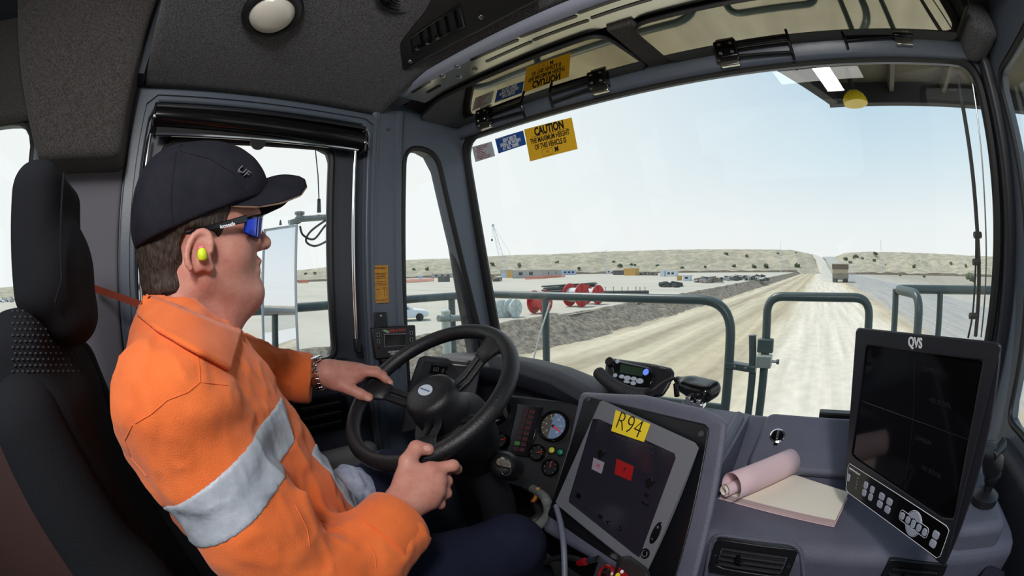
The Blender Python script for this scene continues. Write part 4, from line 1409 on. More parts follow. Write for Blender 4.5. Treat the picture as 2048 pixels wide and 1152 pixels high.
brd = [(1696, 934), (1699, 927), (1893, 1052), (1898, 1061), (1880, 1113), (1873, 1116), (1697, 986), (1692, 978)]
kp_ = slab_px('button_panel', qp, brd, 0.004, 0.0068, 'black_gloss', mon, smooth=0)
obj('panel_line', MB().tube([qp(*q, 0.007) for q in brd], 0.0006, 4, closed=True), 'ink_white', kp_)
mat('key_grey', s(170, 178, 196), 0.45)
def keyq(name, cx, cy, w2, h2):
    p = qp(cx, cy, 0.0068)
    return obj(name, MB().loops([[p + qx * a + qy * b + qn * h for a, b in rrect(w2, h2, min(w2, h2) * 0.3, 3)] for h in (0, 0.0022)]), 'key_grey', mon, bevel=0.0005)
Z = lambda a, b: (1680 + a / 5.487, 920 + b / 5.487)
for a, b in ((288, 275), (357, 325), (270, 357), (338, 405)):
    keyq('button', *Z(a, b), 0.013, 0.0135)
for a, b in ((462, 398), (547, 457), (440, 483), (524, 543), (1056, 820), (1023, 914)):
    keyq('button', *Z(a, b), 0.0165, 0.0125)
keyq('power_button', *Z(99, 192), 0.010, 0.015)
for a, b in ((688, 612), (750, 655), (868, 742), (932, 790)):
    keyq('arrow_button', *Z(a, b), 0.012, 0.012)
keyq('select_button', *Z(807, 700), 0.011, 0.0145)
ctr = qp(*Z(808, 698), 0.0068)
ax_d = unit(qp(*Z(932, 790)) - qp(*Z(688, 612)))
ay_d = unit(np.cross(qn, ax_d))
for sg, nm in ((1, 'up_button'), (-1, 'down_button')):
    arcp = [ctr + (ax_d * math.cos(a) + sg * ay_d * math.sin(a)) * 0.0205 + sg * ay_d * 0.0006 for a in np.linspace(0.42, math.pi - 0.42, 14)]
    arcq = [ctr + (ax_d * math.cos(a) + sg * ay_d * math.sin(a)) * 0.0098 for a in np.linspace(math.pi - 0.85, 0.85, 8)]
    obj(nm, MB().prism(arcp + arcq, qn * 0.0022), 'key_grey', mon, smooth=0)
obj('pad_line', MB().tube([ctr + qn * 0.0004 + (ax_d * math.cos(a) + ay_d * math.sin(a)) * 0.0225 for a in np.linspace(0.4, math.pi - 0.4, 16)], 0.0005, 4), 'ink_white', kp_)
obj('pad_line', MB().tube([ctr + qn * 0.0004 + (ax_d * math.cos(a) - ay_d * math.sin(a)) * 0.0225 for a in np.linspace(0.4, math.pi - 0.4, 16)], 0.0005, 4), 'ink_white', kp_)
obj('pad_line', MB().tube([ctr + qn * 0.0004 + ax_d * a + ay_d * b for a, b in rrect(0.086, 0.0185, 0.006, 3)], 0.0005, 4, closed=True), 'ink_white', kp_)
for k in range(4):
    obj('pilot_dot', MB().box(qp(*Z(195 - 6 * k, 195 + 36 * k), 0.007), (0.0014, 0.0014, 0.0014)), 'ink_grey', kp_)
text('lettering', 'Digital Video Recorder', 'ink_white', qp(*Z(160, 125), 0.0072), qx, qy, 0.0055, kp_, sx=0.8)
# mount
mt_ = thing('monitor_mount', 'black ball mount with knob behind the tall monitor', 'mount', U(1968, 1000, Y=0.82))
bs = U(1970, 992, Y=0.80)
obj('mount_base', MB().lathe(bs, (0, 0, 1), [(0.040, -0.01), (0.040, 0.004), (0.030, 0.010), (0.014, 0.014), (0.014, 0.035)], 28), 'black_plastic', mt_)
obj('mount_ball', MB().lathe(bs + np.array((0, 0, 0.05)), (0, 0, 1), [(0.001, -0.026), (0.018, -0.019), (0.026, 0), (0.018, 0.019), (0.001, 0.026)], 20), 'rubber', mt_, smooth=80)
tp = U(1985, 905, Y=0.80)
obj('mount_arm', MB().tube([bs + np.array((0, 0, 0.055)), (bs + tp) / 2 + np.array((0.004, 0, 0.02)), tp + np.array((-0.01, 0, 0)), tp + np.array((-0.06, 0.0, 0.01))], [0.026, 0.03, 0.026, 0.02], 14), 'black_plastic', mt_)
obj('mount_knob', MB().tube([tp + np.array((-0.01, -0.02, 0)), tp + np.array((0.03, 0.01, 0.012))], [0.014, 0.018], 8), 'black_plastic', mt_, bevel=0.003)
ped = obj('mount_pedestal', MB().loops([[np.array((x, y, z)) for x, y in ((0.40, 0.70), (0.545, 0.70), (0.56, 0.95), (0.40, 0.95))] for z in (-1.2, bs[2] - 0.04, bs[2] - 0.012)]), 'dash_grey', con, bevel=0.02, seg=3)
sp2 = thing('side_bin', 'grey angular panel corner at the lower right of the console', 'panel', U(1985, 1150, Y=0.62))
obj('bin_panel', MB().hexa([U(1958, 1152, Y=0.66), U(1975, 1125, Y=0.70), U(2010, 1140, Y=0.66), U(2005, 1175, Y=0.62), U(1958, 1200, Y=0.66), U(1975, 1240, Y=0.70), U(2010, 1260, Y=0.66), U(2005, 1260, Y=0.62)]), 'dash_dark', sp2, bevel=0.006)
# right wall padding under the side window
obj('trim_9', MB().bx(0.66, XR, -0.3, 1.14, -1.2, -0.43), 'dash_dark', kind='structure', bevel=0.03, seg=4)

# --- two-way radio, its handset and the coiled cord
rdn = unit((-0.10, -0.80, 0.58))
rdp = plane_fns(U(1275, 760, Y=1.05), rdn)
ra = thing('two_way_radio', 'black two-way radio with green display on top of the dashboard', 'radio', U(1275, 790, Y=1.05))
bd = [(1212, 725), (1222, 716), (1300, 727), (1342, 736), (1351, 746), (1338, 775), (1326, 794), (1300, 794), (1220, 772), (1208, 756)]
slab_px('body', rdp, bd, -0.10, 0.0, 'black_plastic', ra, bevel=0.010, seg=3)
slab_px('face', rdp, [(1222, 728), (1230, 720), (1300, 735), (1310, 752), (1300, 776), (1230, 766)], -0.002, 0.008, 'black_gloss', ra, bevel=0.005)
mat('lcd_green', s(30, 44, 34), 0.2, emit=(s(36, 52, 38), 0.3))
slab_px('display', rdp, [(1241, 728), (1287, 737), (1284, 753), (1239, 745)], 0.007, 0.0095, 'lcd_green', ra, smooth=0)
mat('button_pale', s(178, 186, 200), 0.4)
mat('button_blue', s(90, 120, 220), 0.3, emit=(s(110, 140, 240), 0.6))
for cx, cy, w2, h2, mt in ((1235.5, 723, .007, .008, 'button_pale'), (1231, 751, .007, .007, 'button_pale'), (1244, 753.5, .009, .007, 'button_pale'), (1255, 756.5, .012, .008, 'button_pale'), (1268, 758, .010, .007, 'button_pale'), (1280, 762.5, .012, .009, 'button_pale'), (1254, 764, .011, .005, 'button_pale'), (1267, 767, .009, .007, 'button_pale'), (1292, 744.5, .009, .011, 'button_blue')):
    p = rdp(cx, cy, 0.008)
    x_ = unit(np.cross((0, 0, 1.0), rdn))
    y_ = np.cross(rdn, x_)
    obj('button', MB().loops([[p + x_ * w2 * math.cos(a) + y_ * h2 * math.sin(a) * 0.9 + rdn * h for a in np.linspace(0, 6.283, 14, endpoint=False)] for h in (0, 0.003)]), mt, ra, bevel=0.0008)
obj('volume_knob', MB().lathe(rdp(1222, 726, 0.004), rdn, [(0.014, 0), (0.013, 0.014), (0, 0.015)], 18), 'black_plastic', ra)
print_bar('small_print', 'ink_grey', rdp(1308, 730, 0.001), x_, y_, 0.016, 0.006, ra)
print_bar('small_print', 'ink_grey', rdp(1326, 736, 0.001), x_, y_, 0.018, 0.004, ra)
for q in ((1345, 762), (1356, 788)):
    pass
obj('radio_bracket', MB().tube([rdp(1352, 768, -0.03), rdp(1354, 792, -0.03)], 0.008, 8), 'black_plastic', ra)
# coiled cord
cpts = smooth_path([U(1196, 744, Y=0.99), U(1212, 760, Y=0.965), U(1240, 778, Y=0.94), U(1270, 788, Y=0.92), U(1297, 790, Y=0.905)], 90)
rr = [0.0165 + (0.0012 if k % 3 else -0.0012) for k in range(90)]
rr[0], rr[1], rr[2] = 0.008, 0.013, 0.0155
co = obj('coiled_cord', MB().tube(cpts, rr, 14), 'soft_black', smooth=60)
tag(co, 'thick black coiled cord lying in front of the radio', 'cord')
obj('cord_bore', MB().tube([cpts[-1], cpts[-1] + unit(cpts[-1] - cpts[-2]) * 0.001], 0.007, 12), 'black_gloss', co)
obj('thin_cord', MB().tube(smooth_path([cpts[-3], U(1310, 778, Y=0.91), U(1330, 764, Y=0.93), U(1350, 756, Y=0.95)], 20), 0.004, 8), 'rubber', co)
# microphone on a chrome clip
mic = thing('microphone', 'black hand microphone with sky glint resting on the display housing', 'microphone', U(1390, 800, Y=0.95))
mo = U(1390, 772, Y=0.95)
mx_ = unit(U(1434, 778, Y=0.93) - U(1346, 756, Y=0.97))
mz_ = unit(np.array((0.15, -0.15, 1.0)) - mx_ * (np.array((0.15, -0.15, 1.0)) @ mx_))
my_ = np.cross(mz_, mx_)
mr_ = np.stack([mx_, my_, mz_], 1)
def micf(p):
    d_ = smin(rbx(p, mo + mx_ * 0.012, (0.046, 0.034, 0.016), 0.014, mr_), rbx(p, mo + mx_ * 0.025 - mz_ * 0.012, (0.030, 0.030, 0.014), 0.012, mr_), 0.02)
    return smin(d_, rc(p, mo - mx_ * 0.055 + mz_ * 0.004, mo - mx_ * 0.02, 0.010, 0.018), 0.015)
sobj('mic_body', micf, mo - 0.09, mo + 0.09, 0.0035, 'black_gloss', mic, relax=3)
cl = U(1388, 808, Y=0.90)
obj('mic_clip', MB().box(cl, (0.026, 0.014, 0.006)).box(cl + np.array((-0.012, 0, 0.010)), (0.006, 0.016, 0.010)).box(cl + np.array((0.014, 0, 0.008)), (0.005, 0.016, 0.008)), 'chrome', mic, bevel=0.002)
# ------------------------------------------------------------------ driver and seat
XM = -0.74
mat('skin', s(200, 144, 128), 0.5, var=(26, s(184, 118, 104), 0.35, 0.7), bump=(220, 0.0008), spec=0.35)
mat('hair', s(44, 35, 30), 0.6, var=(420, s(86, 72, 64), 0.45, 0.75), bump=(260, 0.004), stretch=(1, 1, 0.16), spec=0.3)
mat('cap_cloth', s(25, 26, 36), 0.85, var=(30, s(34, 33, 42)), bump=(700, 0.0015), spec=0.2)
mat('shirt_orange', s(232, 116, 58), 0.85, var=(14, s(222, 106, 50)), bump=(600, 0.0014), spec=0.2, sheen=0.15)
mat('tape_silver', s(172, 178, 188), 0.45, var=(24, s(156, 162, 172)), bump=(90, 0.002))
mat('trouser_navy', s(30, 34, 56), 0.85, var=(18, s(26, 29, 48)), bump=(600, 0.0015), spec=0.2)
mat('thread_orange', s(212, 98, 38), 0.8)
mat('lens_blue', s(40, 66, 190), 0.06, 0.85)
mat('plug_yellow', s(214, 232, 40), 0.6)
mat('plug_pink', s(240, 120, 150), 0.6)
mat('seat_cloth', s(30, 31, 35), 0.95, bump=(600, 0.002), spec=0.12)
mat('boot_brown', s(70, 52, 38), 0.7)

def H(px, py, dx=0.0): return U(px, py, X=XM + dx)
def near(P, a, b, pad, fn):
    a, b = np.array(a, float), np.array(b, float)
    m_ = ((P > np.minimum(a, b) - pad) & (P < np.maximum(a, b) + pad)).all(1)
    out = np.full(len(P), 1.0)
    if m_.any(): out[m_] = fn(P[m_])
    return out

K = 0.00092
# --- head
def head_sdf(p):
    q = p.copy()
    q[:, 0] = XM + np.abs(p[:, 0] - XM)          # symmetric about the mid-plane
    d = ell(q, H(396, 425), (0.077, 0.108, 0.110))
    d = smin(d, ell(q, H(442, 490), (0.061, 0.061, 0.098)), 0.032)
    d = smin(d, rc(q, H(412, 552, 0.052), H(497, 582, 0.013), 0.020, 0.022), 0.03)
    d = smin(d, ell(q, H(507, 585), (0.020, 0.0205, 0.0250)), 0.018)
    d = smin(d, rc(q, H(482, 603), H(440, 622), 0.020, 0.030), 0.03)
    d = smin(d, ell(q, H(482, 533), (0.030, 0.026, 0.034)), 0.022)
    d = smin(d, ell(q, H(462, 506, 0.040), (0.022, 0.030, 0.030)), 0.03)
    d = smin(d, ell(q, H(500, 434, 0.024), (0.026, 0.018, 0.013)), 0.02)
    d = smin(d, rc(q, H(505, 452), H(527, 484), 0.0085, 0.0115), 0.014)
    d = smin(d, ell(q, H(530.5, 487), (0.0115, 0.0105, 0.0095)), 0.008)
    d = smin(d, ell(q, H(519, 492, 0.0125), (0.0075, 0.0105, 0.0085)), 0.007)
    d = smin(d, ell(q, H(512.5, 523), (0.021, 0.0095, 0.0070)), 0.009)
    d = smin(d, ell(q, H(509.5, 541), (0.019, 0.0095, 0.0075)), 0.009)
    d = smax(d, -rc(q, H(519, 531.5), H(491, 535, 0.026), 0.0036, 0.0022), 0.003)
    d = smax(d, -ell(q, H(523, 497, 0.006), (0.003, 0.005, 0.003)), 0.004)
    d = smax(d, -ell(q, H(510, 458, 0.030), (0.020, 0.014, 0.014)), 0.016)
    d = smin(d, ell(q, H(496, 460, 0.030), (0.0135, 0.0135, 0.0135)), 0.004)
    # neck
    d = smin(d, rc(q, H(372, 555), H(352, 720), 0.060, 0.070), 0.04)
    d = smin(d, rc(q, H(450, 600), H(425, 720), 0.030, 0.042), 0.05)
    # ear
    er = rotm(-0.32, 0, 0)
    e0 = H(397, 503, 0.084)
    w_ = rotm(0, 0, -0.30)
    e = ell(q, e0, (0.0085, 0.0215, 0.0325), w_ @ er)
    e = smin(e, rc(q, H(419, 535, 0.082), H(412, 524, 0.082), 0.0085, 0.0095), 0.01)
    th = np.linspace(0.2, 4.4, 12)
    hx = [e0 + np.array((0.009 - 0.003 * math.sin(a), 0, 0)) + er @ np.array((0, 0.0190 * math.cos(a), 0.0290 * math.sin(a))) for a in th]
    for i in range(11):
        e = smin(e, rc(q, hx[i], hx[i + 1], 0.0048, 0.0048), 0.004)
    e = smax(e, -ell(q, H(403, 504, 0.098), (0.0100, 0.0095, 0.0140)), 0.006)
    d = smin(d, e, 0.007)
    return d

# --- hands: (pixel x, pixel y, distance) joints
def J(a): return U(a[0], a[1], d=a[2])
def hand_sdf(p, wrist, fore, palm, fingers, thumb, rf):
    d = rc(p, J(fore), J(wrist), rf, rf * 0.86)
    W_ = J(wrist)
    for k_, (f, r_) in enumerate(zip(fingers, (0.0115, 0.0118, 0.0112, 0.0102))):
        d = smin(d, rc(p, W_, J(f[0]), 0.0215, 0.0135), 0.022)
    for a, b, c_, e_ in palm:
        d = smin(d, rc(p, J(a), J(b), c_, e_), 0.02)
    for k_, (f, r_) in enumerate(zip(fingers, (0.0115, 0.0118, 0.0112, 0.0102))):
        fd = None
        for i in range(len(f) - 1):
            r0, r1 = r_ * (1.02 - 0.07 * i), r_ * (0.96 - 0.07 * i)
            g = rc(p, J(f[i]), J(f[i + 1]), r0, r1)
            fd = g if fd is None else smin(fd, g, 0.004)
        d = smin(d, fd, 0.007)
    td = None
    for i in range(len(thumb) - 1):
        g = rc(p, J(thumb[i]), J(thumb[i + 1]), (0.0200, 0.0150, 0.0138, 0.011)[i], (0.0150, 0.0138, 0.0118, 0.01)[i])
        td = g if td is None else smin(td, g, 0.006)
    return smin(d, td, 0.016)
RH = dict(wrist=(806, 1008, 0.755), fore=(745, 1085, 0.700),
          palm=[((806, 1000, 0.76), (850, 985, 0.765), 0.022, 0.018), ((815, 960, 0.765), (855, 950, 0.77), 0.020, 0.016)],
          fingers=[[(862, 939, 0.765), (906, 931, 0.772), (913, 938, 0.800), (890, 935, 0.828)],
                   [(876, 958, 0.762), (893, 962, 0.782), (890, 955, 0.812), (868, 942, 0.835)],
                   [(874, 981, 0.762), (892, 986, 0.784), (886, 975, 0.812), (864, 960, 0.835)],
                   [(860, 1003, 0.765), (880, 1008, 0.786), (872, 995, 0.810), (852, 978, 0.828)]],
          thumb=[(812, 968, 0.765), (815, 924, 0.768), (833, 896, 0.782), (856, 899, 0.788)], rf=0.033)
LH = dict(wrist=(655, 747, 1.095), fore=(580, 752, 1.125),
          palm=[((660, 750, 1.09), (712, 752, 1.095), 0.024, 0.020), ((660, 745, 1.10), (705, 742, 1.13), 0.024, 0.018)],
          fingers=[[(725, 743, 1.095), (755, 747, 1.088), (770, 757, 1.090), (781, 767, 1.095)],
                   [(722, 738, 1.118), (752, 741, 1.112), (769, 752, 1.116), (776, 768, 1.13)],
                   [(712, 738, 1.142), (742, 743, 1.14), (758, 757, 1.146), (763, 774, 1.155)],
                   [(702, 741, 1.162), (728, 748, 1.165), (742, 762, 1.17), (746, 775, 1.175)]],
          thumb=[(672, 766, 1.085), (700, 778, 1.075), (720, 788, 1.07), (738, 795, 1.068)], rf=0.033)
SHR, ELR, WRR = np.array((-0.560, -0.005, -0.165)), np.array((-0.500, 0.105, -0.455)), J(RH['fore'])
SHL, ELL, WRL = np.array((-0.925, 0.01, -0.160)), np.array((-1.085, 0.195, -0.215)), J(LH['fore'])
def body_sdf(p):
    d = near(p, (XM - 0.12, -0.12, -0.20), (XM + 0.12, 0.26, 0.27), 0.01, head_sdf)
    # trunk inside the clothes
    d = smin(d, ell(p, (XM, 0.02, -0.20), (0.165, 0.10, 0.14)), 0.03)
    d = smin(d, ell(p, (XM, 0.08, -0.38), (0.150, 0.12, 0.19)), 0.05)
    d = smin(d, ell(p, (XM, 0.12, -0.57), (0.165, 0.13, 0.11)), 0.05)
    for S_, E_, W_ in ((SHR, ELR, WRR), (SHL, ELL, WRL)):
        d = smin(d, rc(p, S_, E_, 0.054, 0.042), 0.03)
        d = smin(d, rc(p, E_, W_, 0.043, 0.033), 0.02)
    for h_ in (RH, LH):
        js = np.array([J(h_['wrist']), J(h_['fore'])] + [J(q) for f in h_['fingers'] for q in f] + [J(q) for q in h_['thumb']])
        d = smin(d, near(p, js.min(0), js.max(0), 0.045, lambda q, h_=h_: hand_sdf(q, **h_)), 0.01)
    return d
drv = thing('person', 'driver in orange work shirt, navy cap and mirrored glasses gripping the wheel', 'person', (XM, 0.1, -0.72))
V, F = sdf_mesh(body_sdf, (-1.17, -0.12, -0.70), (-0.44, 0.54, 0.28), 0.0027)
def relax(V, F, it):
    for _ in range(it):
        A = np.zeros_like(V)
        N = np.zeros(len(V))
        for i in range(4):
            j = (i + 1) % 4
            np.add.at(A, F[:, i], V[F[:, j]])
            np.add.at(A, F[:, j], V[F[:, i]])
            np.add.at(N, F[:, i], 1)
            np.add.at(N, F[:, j], 1)
        V = V * 0.5 + 0.5 * A / np.maximum(N, 1)[:, None]
    return V
body = vobj('body', relax(V, F, 1), F, 'skin', drv)

# finger nails

# --- hair
def poly_sdf2(y, z, poly):
    n = len(poly)
    d = np.full(len(y), 1e9)
    ins = np.zeros(len(y), bool)
    for i in range(n):
        a, b = poly[i - 1], poly[i]
        e = (b[0] - a[0], b[1] - a[1])
        wy, wz = y - a[0], z - a[1]
        t = np.clip((wy * e[0] + wz * e[1]) / (e[0] ** 2 + e[1] ** 2), 0, 1)
        d = np.minimum(d, np.hypot(wy - e[0] * t, wz - e[1] * t))
        c = ((a[1] > z) != (b[1] > z)) & (y < (b[0] - a[0]) * (z - a[1]) / (b[1] - a[1] + 1e-12) + a[0])
        ins ^= c
    return np.where(ins, -d, d)
hp2 = [tuple(H(a, b, 0.045)[1:]) for a, b in ((250, 470), (262, 420), (300, 380), (470, 380), (458, 428), (446, 462), (434, 492), (424, 468), (402, 462), (372, 464), (360, 492), (368, 525), (383, 552), (366, 572), (350, 592), (300, 600), (272, 580), (255, 520))]
def hair_sdf(p):
    q = p.copy()
    q[:, 0] = XM + np.abs(p[:, 0] - XM)
    d = ell(q, H(390, 432), (0.0835, 0.116, 0.118))
    d = smin(d, ell(q, H(330, 520), (0.060, 0.050, 0.075)), 0.03)
    d = smin(d, ell(q, H(345, 575), (0.064, 0.056, 0.03)), 0.02)
    d = d + 0.0016 * vnoise(p * np.array((1, 1, 0.22)), 260) + 0.001 * vnoise(p, 120)
    d = smax(d, poly_sdf2(p[:, 1], p[:, 2], hp2), 0.008)
    return d
sobj('hair', hair_sdf, (-0.85, -0.11, -0.06), (-0.63, 0.16, 0.17), 0.0028, 'hair', drv, relax=1)

# --- cap
c0, c1 = H(268, 498, 0.05), H(470, 411, 0.05)
cdir = unit((0, c1[1] - c0[1], c1[2] - c0[2]))
cup = np.array((0, -cdir[2], cdir[1]))
def crown(p, o=0.0):
    d = ell(p, H(398, 428), (0.0915, 0.1185, 0.1225))
    d = smin(d, ell(p, H(455, 385), (0.072, 0.066, 0.062)), 0.05)
    d = smin(d, ell(p, H(330, 400), (0.070, 0.055, 0.075)), 0.04)
    d = smin(d, ell(p, H(322, 462), (0.080, 0.048, 0.052)), 0.03)
    return d - o
def cap_sdf(p):
    d = crown(p) + 0.0012 * vnoise(p, 40)
    return smax(d, -((p - c0) @ cup), 0.004)
cap = sobj('cap', cap_sdf, (-0.86, -0.12, 0.02), (-0.62, 0.22, 0.26), 0.0032, 'cap_cloth', drv, relax=2)
bt = H(353, 300)
obj('cap_button', MB().lathe(bt, cup, [(0.010, -0.006), (0.010, 0.001), (0.006, 0.005), (0, 0.006)], 16), 'cap_cloth', cap)
# brim
at_, ou_ = [], []
edge = [(0.0, 598, 354, 0.0), (0.2, 609, 360, 0.018), (0.4, 613, 374, 0.036), (0.6, 601, 391, 0.055), (0.78, 564, 406, 0.069), (0.9, 518, 414, 0.076), (1.0, 462, 412, 0.078)]
root = [(0.0, 523, 362, 0.0), (0.3, 520, 366, 0.028), (0.55, 510, 374, 0.050), (0.75, 495, 387, 0.064), (0.9, 477, 402, 0.074), (1.0, 460, 411, 0.078)]
def crv(tab, t):
    a = np.array([r[0] for r in tab])
    P_ = np.array([H(r[1], r[2], r[3]) for r in tab])
    return np.array([np.interp(abs(t), a, P_[:, k]) for k in range(3)]) * 1.0
def brim_pt(u_, v_):
    t = u_ * 2 - 1
    a, b = crv(root, t), crv(edge, t)
    p = a * (1 - v_) + b * v_ + np.array((0, 0, 0.006 * math.sin(v_ * math.pi) * (1 - abs(t))))
    p[0] = XM + (p[0] - XM) * (1 if t >= 0 else -1)
    return p
mb = MB().grid(brim_pt, 41, 12)
br = obj('cap_brim', mb, 'cap_cloth', cap, smooth=80)
sd = br.modifiers.new('solid', 'SOLIDIFY')
sd.thickness = 0.004
sd.offset = 0
mat('piping_tan', s(150, 120, 96), 0.7)
obj('brim_piping', MB().tube([brim_pt(u_, 1.0) for u_ in np.linspace(0, 1, 48)], 0.0018, 6), 'piping_tan', cap)
xs_ = unit((0, H(515, 362)[1] - H(480, 325)[1], H(515, 362)[2] - H(480, 325)[2]))
mat('thread_grey', s(110, 110, 118), 0.7)
obj('eyelet', MB().tube([H(388, 325, 0.0) + np.array((0.058, 0, -0.003)) + 0.0042 * np.array((0.3 * math.sin(a), math.cos(a), math.sin(a))) for a in np.linspace(0, 6.283, 14, endpoint=False)], 0.0014, 5, closed=True), 'cap_cloth', cap)
obj('strap_buckle', MB().tube([H(268, 468, 0.02), H(272, 485, 0.022), H(277, 498, 0.024)], 0.0022, 6), 'steel', cap)

from mathutils.bvhtree import BVHTree
def surf_tracer(o):
    mw = Vector(wloc(o)) - Vector((0, 0, ZC))
    bv = BVHTree.FromPolygons([tuple(v.co + mw) for v in o.data.vertices], [tuple(p.vertices) for p in o.data.polygons])
    def f(px, py):
        r_ = bv.ray_cast(Vector((0, 0, 0)), Vector([float(c) for c in ray(px, py)]))
        return None if r_[0] is None else np.array(r_[0]) + np.array(r_[1]) * 0.0004
    return f
ctr_ = surf_tracer(cap)
bq_ = ctr_(355, 303)
if bq_ is not None:
    cap_b = bpy.data.objects['cap_button']
    cap_b.location += Vector([float(c) for c in bq_ - bt]) + Vector((-0.02, 0, 0.012))
for line in ([(352, 303), (346, 350), (342, 400), (346, 450), (352, 468)], [(358, 302), (420, 318), (470, 348), (497, 390)]):
    pts_ = []
    for a, b in zip(line[:-1], line[1:]):
        for t_2 in np.linspace(0, 1, 7, endpoint=False):
            q = ctr_(a[0] + (b[0] - a[0]) * t_2, a[1] + (b[1] - a[1]) * t_2)
            if q is not None: pts_.append(q)
    obj('cap_seam', MB().tube(pts_, 0.0011, 5), 'cap_cloth', cap)
l0, l1, l2 = ctr_(478, 337), ctr_(494, 350), ctr_(482, 348)
if l0 is not None and l1 is not None and l2 is not None:
    lx_ = unit(l1 - l0)
    lyy = unit(l0 - l2)
    text('cap_print', 'UF', 'thread_grey', (l0 + l1) / 2 - unit(l0) * 0.003, lx_, lyy, 0.019, cap, shear=0.2, thick=0.002)
# --- sunglasses
sg = obj('sunglasses', MB().loops([[H(a, b - hh, 0.088 - 0.0035) + np.array((0, 0, 0)), H(a, b + hh, 0.088 - 0.0035), H(a, b + hh, 0.088), H(a, b - hh, 0.088)] for a, b, hh in ((372, 466, 4), (395, 462, 5), (430, 453, 6), (462, 445, 6.5), (494, 437, 8))]), 'black_gloss', drv, bevel=0.0012, smooth=50, label='wrap-around sunglasses with blue mirror lenses')
for sgn in (1, -1):
    def lens(u_, v_):
        # from the temple round to the bridge
        k = math.sin(u_ * math.pi / 2)
        top = np.array((491 + 36 * k, 437 - 7 * k))
        bot = np.array((487 + 36 * k, 464 + 15 * k ** 0.7 - 10 * max(0, u_ - 0.75)))
        q = top * (1 - v_) + bot * v_
        dx = 0.080 - 0.072 * (1 - math.cos(u_ * math.pi / 2))
        p = H(q[0], q[1], dx)
        p[0] = XM + dx * sgn
        return p
    lo_ = obj('lens', MB().grid(lens, 18, 10), 'lens_blue', sg, smooth=80)
    sd = lo_.modifiers.new('solid', 'SOLIDIFY')
    sd.thickness = 0.0018
    obj('lens_rim', MB().tube([lens(u_, 0) for u_ in np.linspace(0, 1, 14)], 0.0026, 6), 'black_gloss', sg)
tl_ = MB().loops([[np.array((XM - 0.0845 + e, *H(a, b, 0.088)[1:])) + np.array((0, 0, hz)) for e, hz in ((0, -0.005), (0, 0.005), (-0.0035, 0.005), (-0.0035, -0.005))] for a, b in ((372, 466), (430, 453), (494, 437))])
obj('temple', tl_, 'black_gloss', sg)
ta, tb_ = H(440, 454, 0.0885), H(470, 447, 0.0885)
text('lettering', 'iconsafe', 'ink_white', (ta + tb_) / 2, tb_ - ta, (0, 0, 1), 0.0078, sg, weight=0.0002)

# --- ear plug
pa, pb = H(404, 504, 0.092), H(405, 513, 0.104)
ep = obj('ear_plug', MB().tube([H(403, 498, 0.098), H(404, 505, 0.100), H(405, 516, 0.099), H(405.5, 519, 0.098)], [0.0055, 0.0075, 0.0085, 0.006], 14), 'plug_yellow', drv, smooth=70, label='bright yellow foam ear plug')
obj('plug_tip', MB().tube([H(402, 494, 0.097), H(403, 499, 0.0985)], [0.0045, 0.0062], 12), 'plug_pink', ep)

# --- shirt
AX = unit(ELR - SHR)
def folds(p):
    a = (p - SHR) @ AX
    return 0.0055 * vnoise(p * np.array((1, 1, 0.55)), 11) + 0.0042 * vnoise(p * np.array((1.0, 0.7, 1.3)) + 3.1, 24) + 0.0012 * vnoise(p, 60) + 0.0045 * (1 - np.abs(vnoise(p * np.array((1.2, 0.8, 0.45)) + 7.7, 17))) ** 5 + 0.003 * (1 - np.abs(vnoise(p * np.array((0.6, 1.1, 0.9)) + 2.2, 27))) ** 6
CUR = J((778, 1050, 0.715))
CUL = U(612, 756, d=1.112)
def ridge(p, pts, r_, h_):
    d = None
    for a, b in zip(pts[:-1], pts[1:]):
        g = rc(p, a, b, 0, 0)
        d = g if d is None else np.minimum(d, g)
    return h_ * np.exp(-(d / r_) ** 2)
def shirt_torso(p):
    d = ell(p, (XM, 0.03, -0.205), (0.205, 0.148, 0.150))
    for s_, S_ in ((1, SHR), (-1, SHL)):
        d = smin(d, rc(p, (XM + s_ * 0.03, 0.015, -0.085), S_ + np.array((0, 0, 0.02)), 0.072, 0.076), 0.06)
    d = smin(d, ell(p, (XM, 0.085, -0.35), (0.190, 0.160, 0.17)), 0.07)
    d = smin(d, ell(p, (XM, 0.150, -0.46), (0.180, 0.155, 0.13)), 0.07)
    return d
CRO = J((806, 1040, 0.728))
def arm_r(p):
    d = rc(p, SHR, SHR + (ELR - SHR) * 0.55, 0.086, 0.084)
    d = smin(d, rc(p, SHR + (ELR - SHR) * 0.55, ELR, 0.084, 0.082), 0.03)
    d = smin(d, rc(p, ELR, CRO, 0.078, 0.055), 0.05)
    return d
def arm_l(p):
    d = rc(p, SHL, ELL, 0.082, 0.072)
    d = smin(d, rc(p, ELL, CUL, 0.070, 0.060), 0.04)
    return d
cdR, cdL = unit(J((812, 1010, 0.755)) - J((740, 1090, 0.700))), unit(J(LH['wrist']) - ELL)
cutR = J((790, 1046, 0.730))
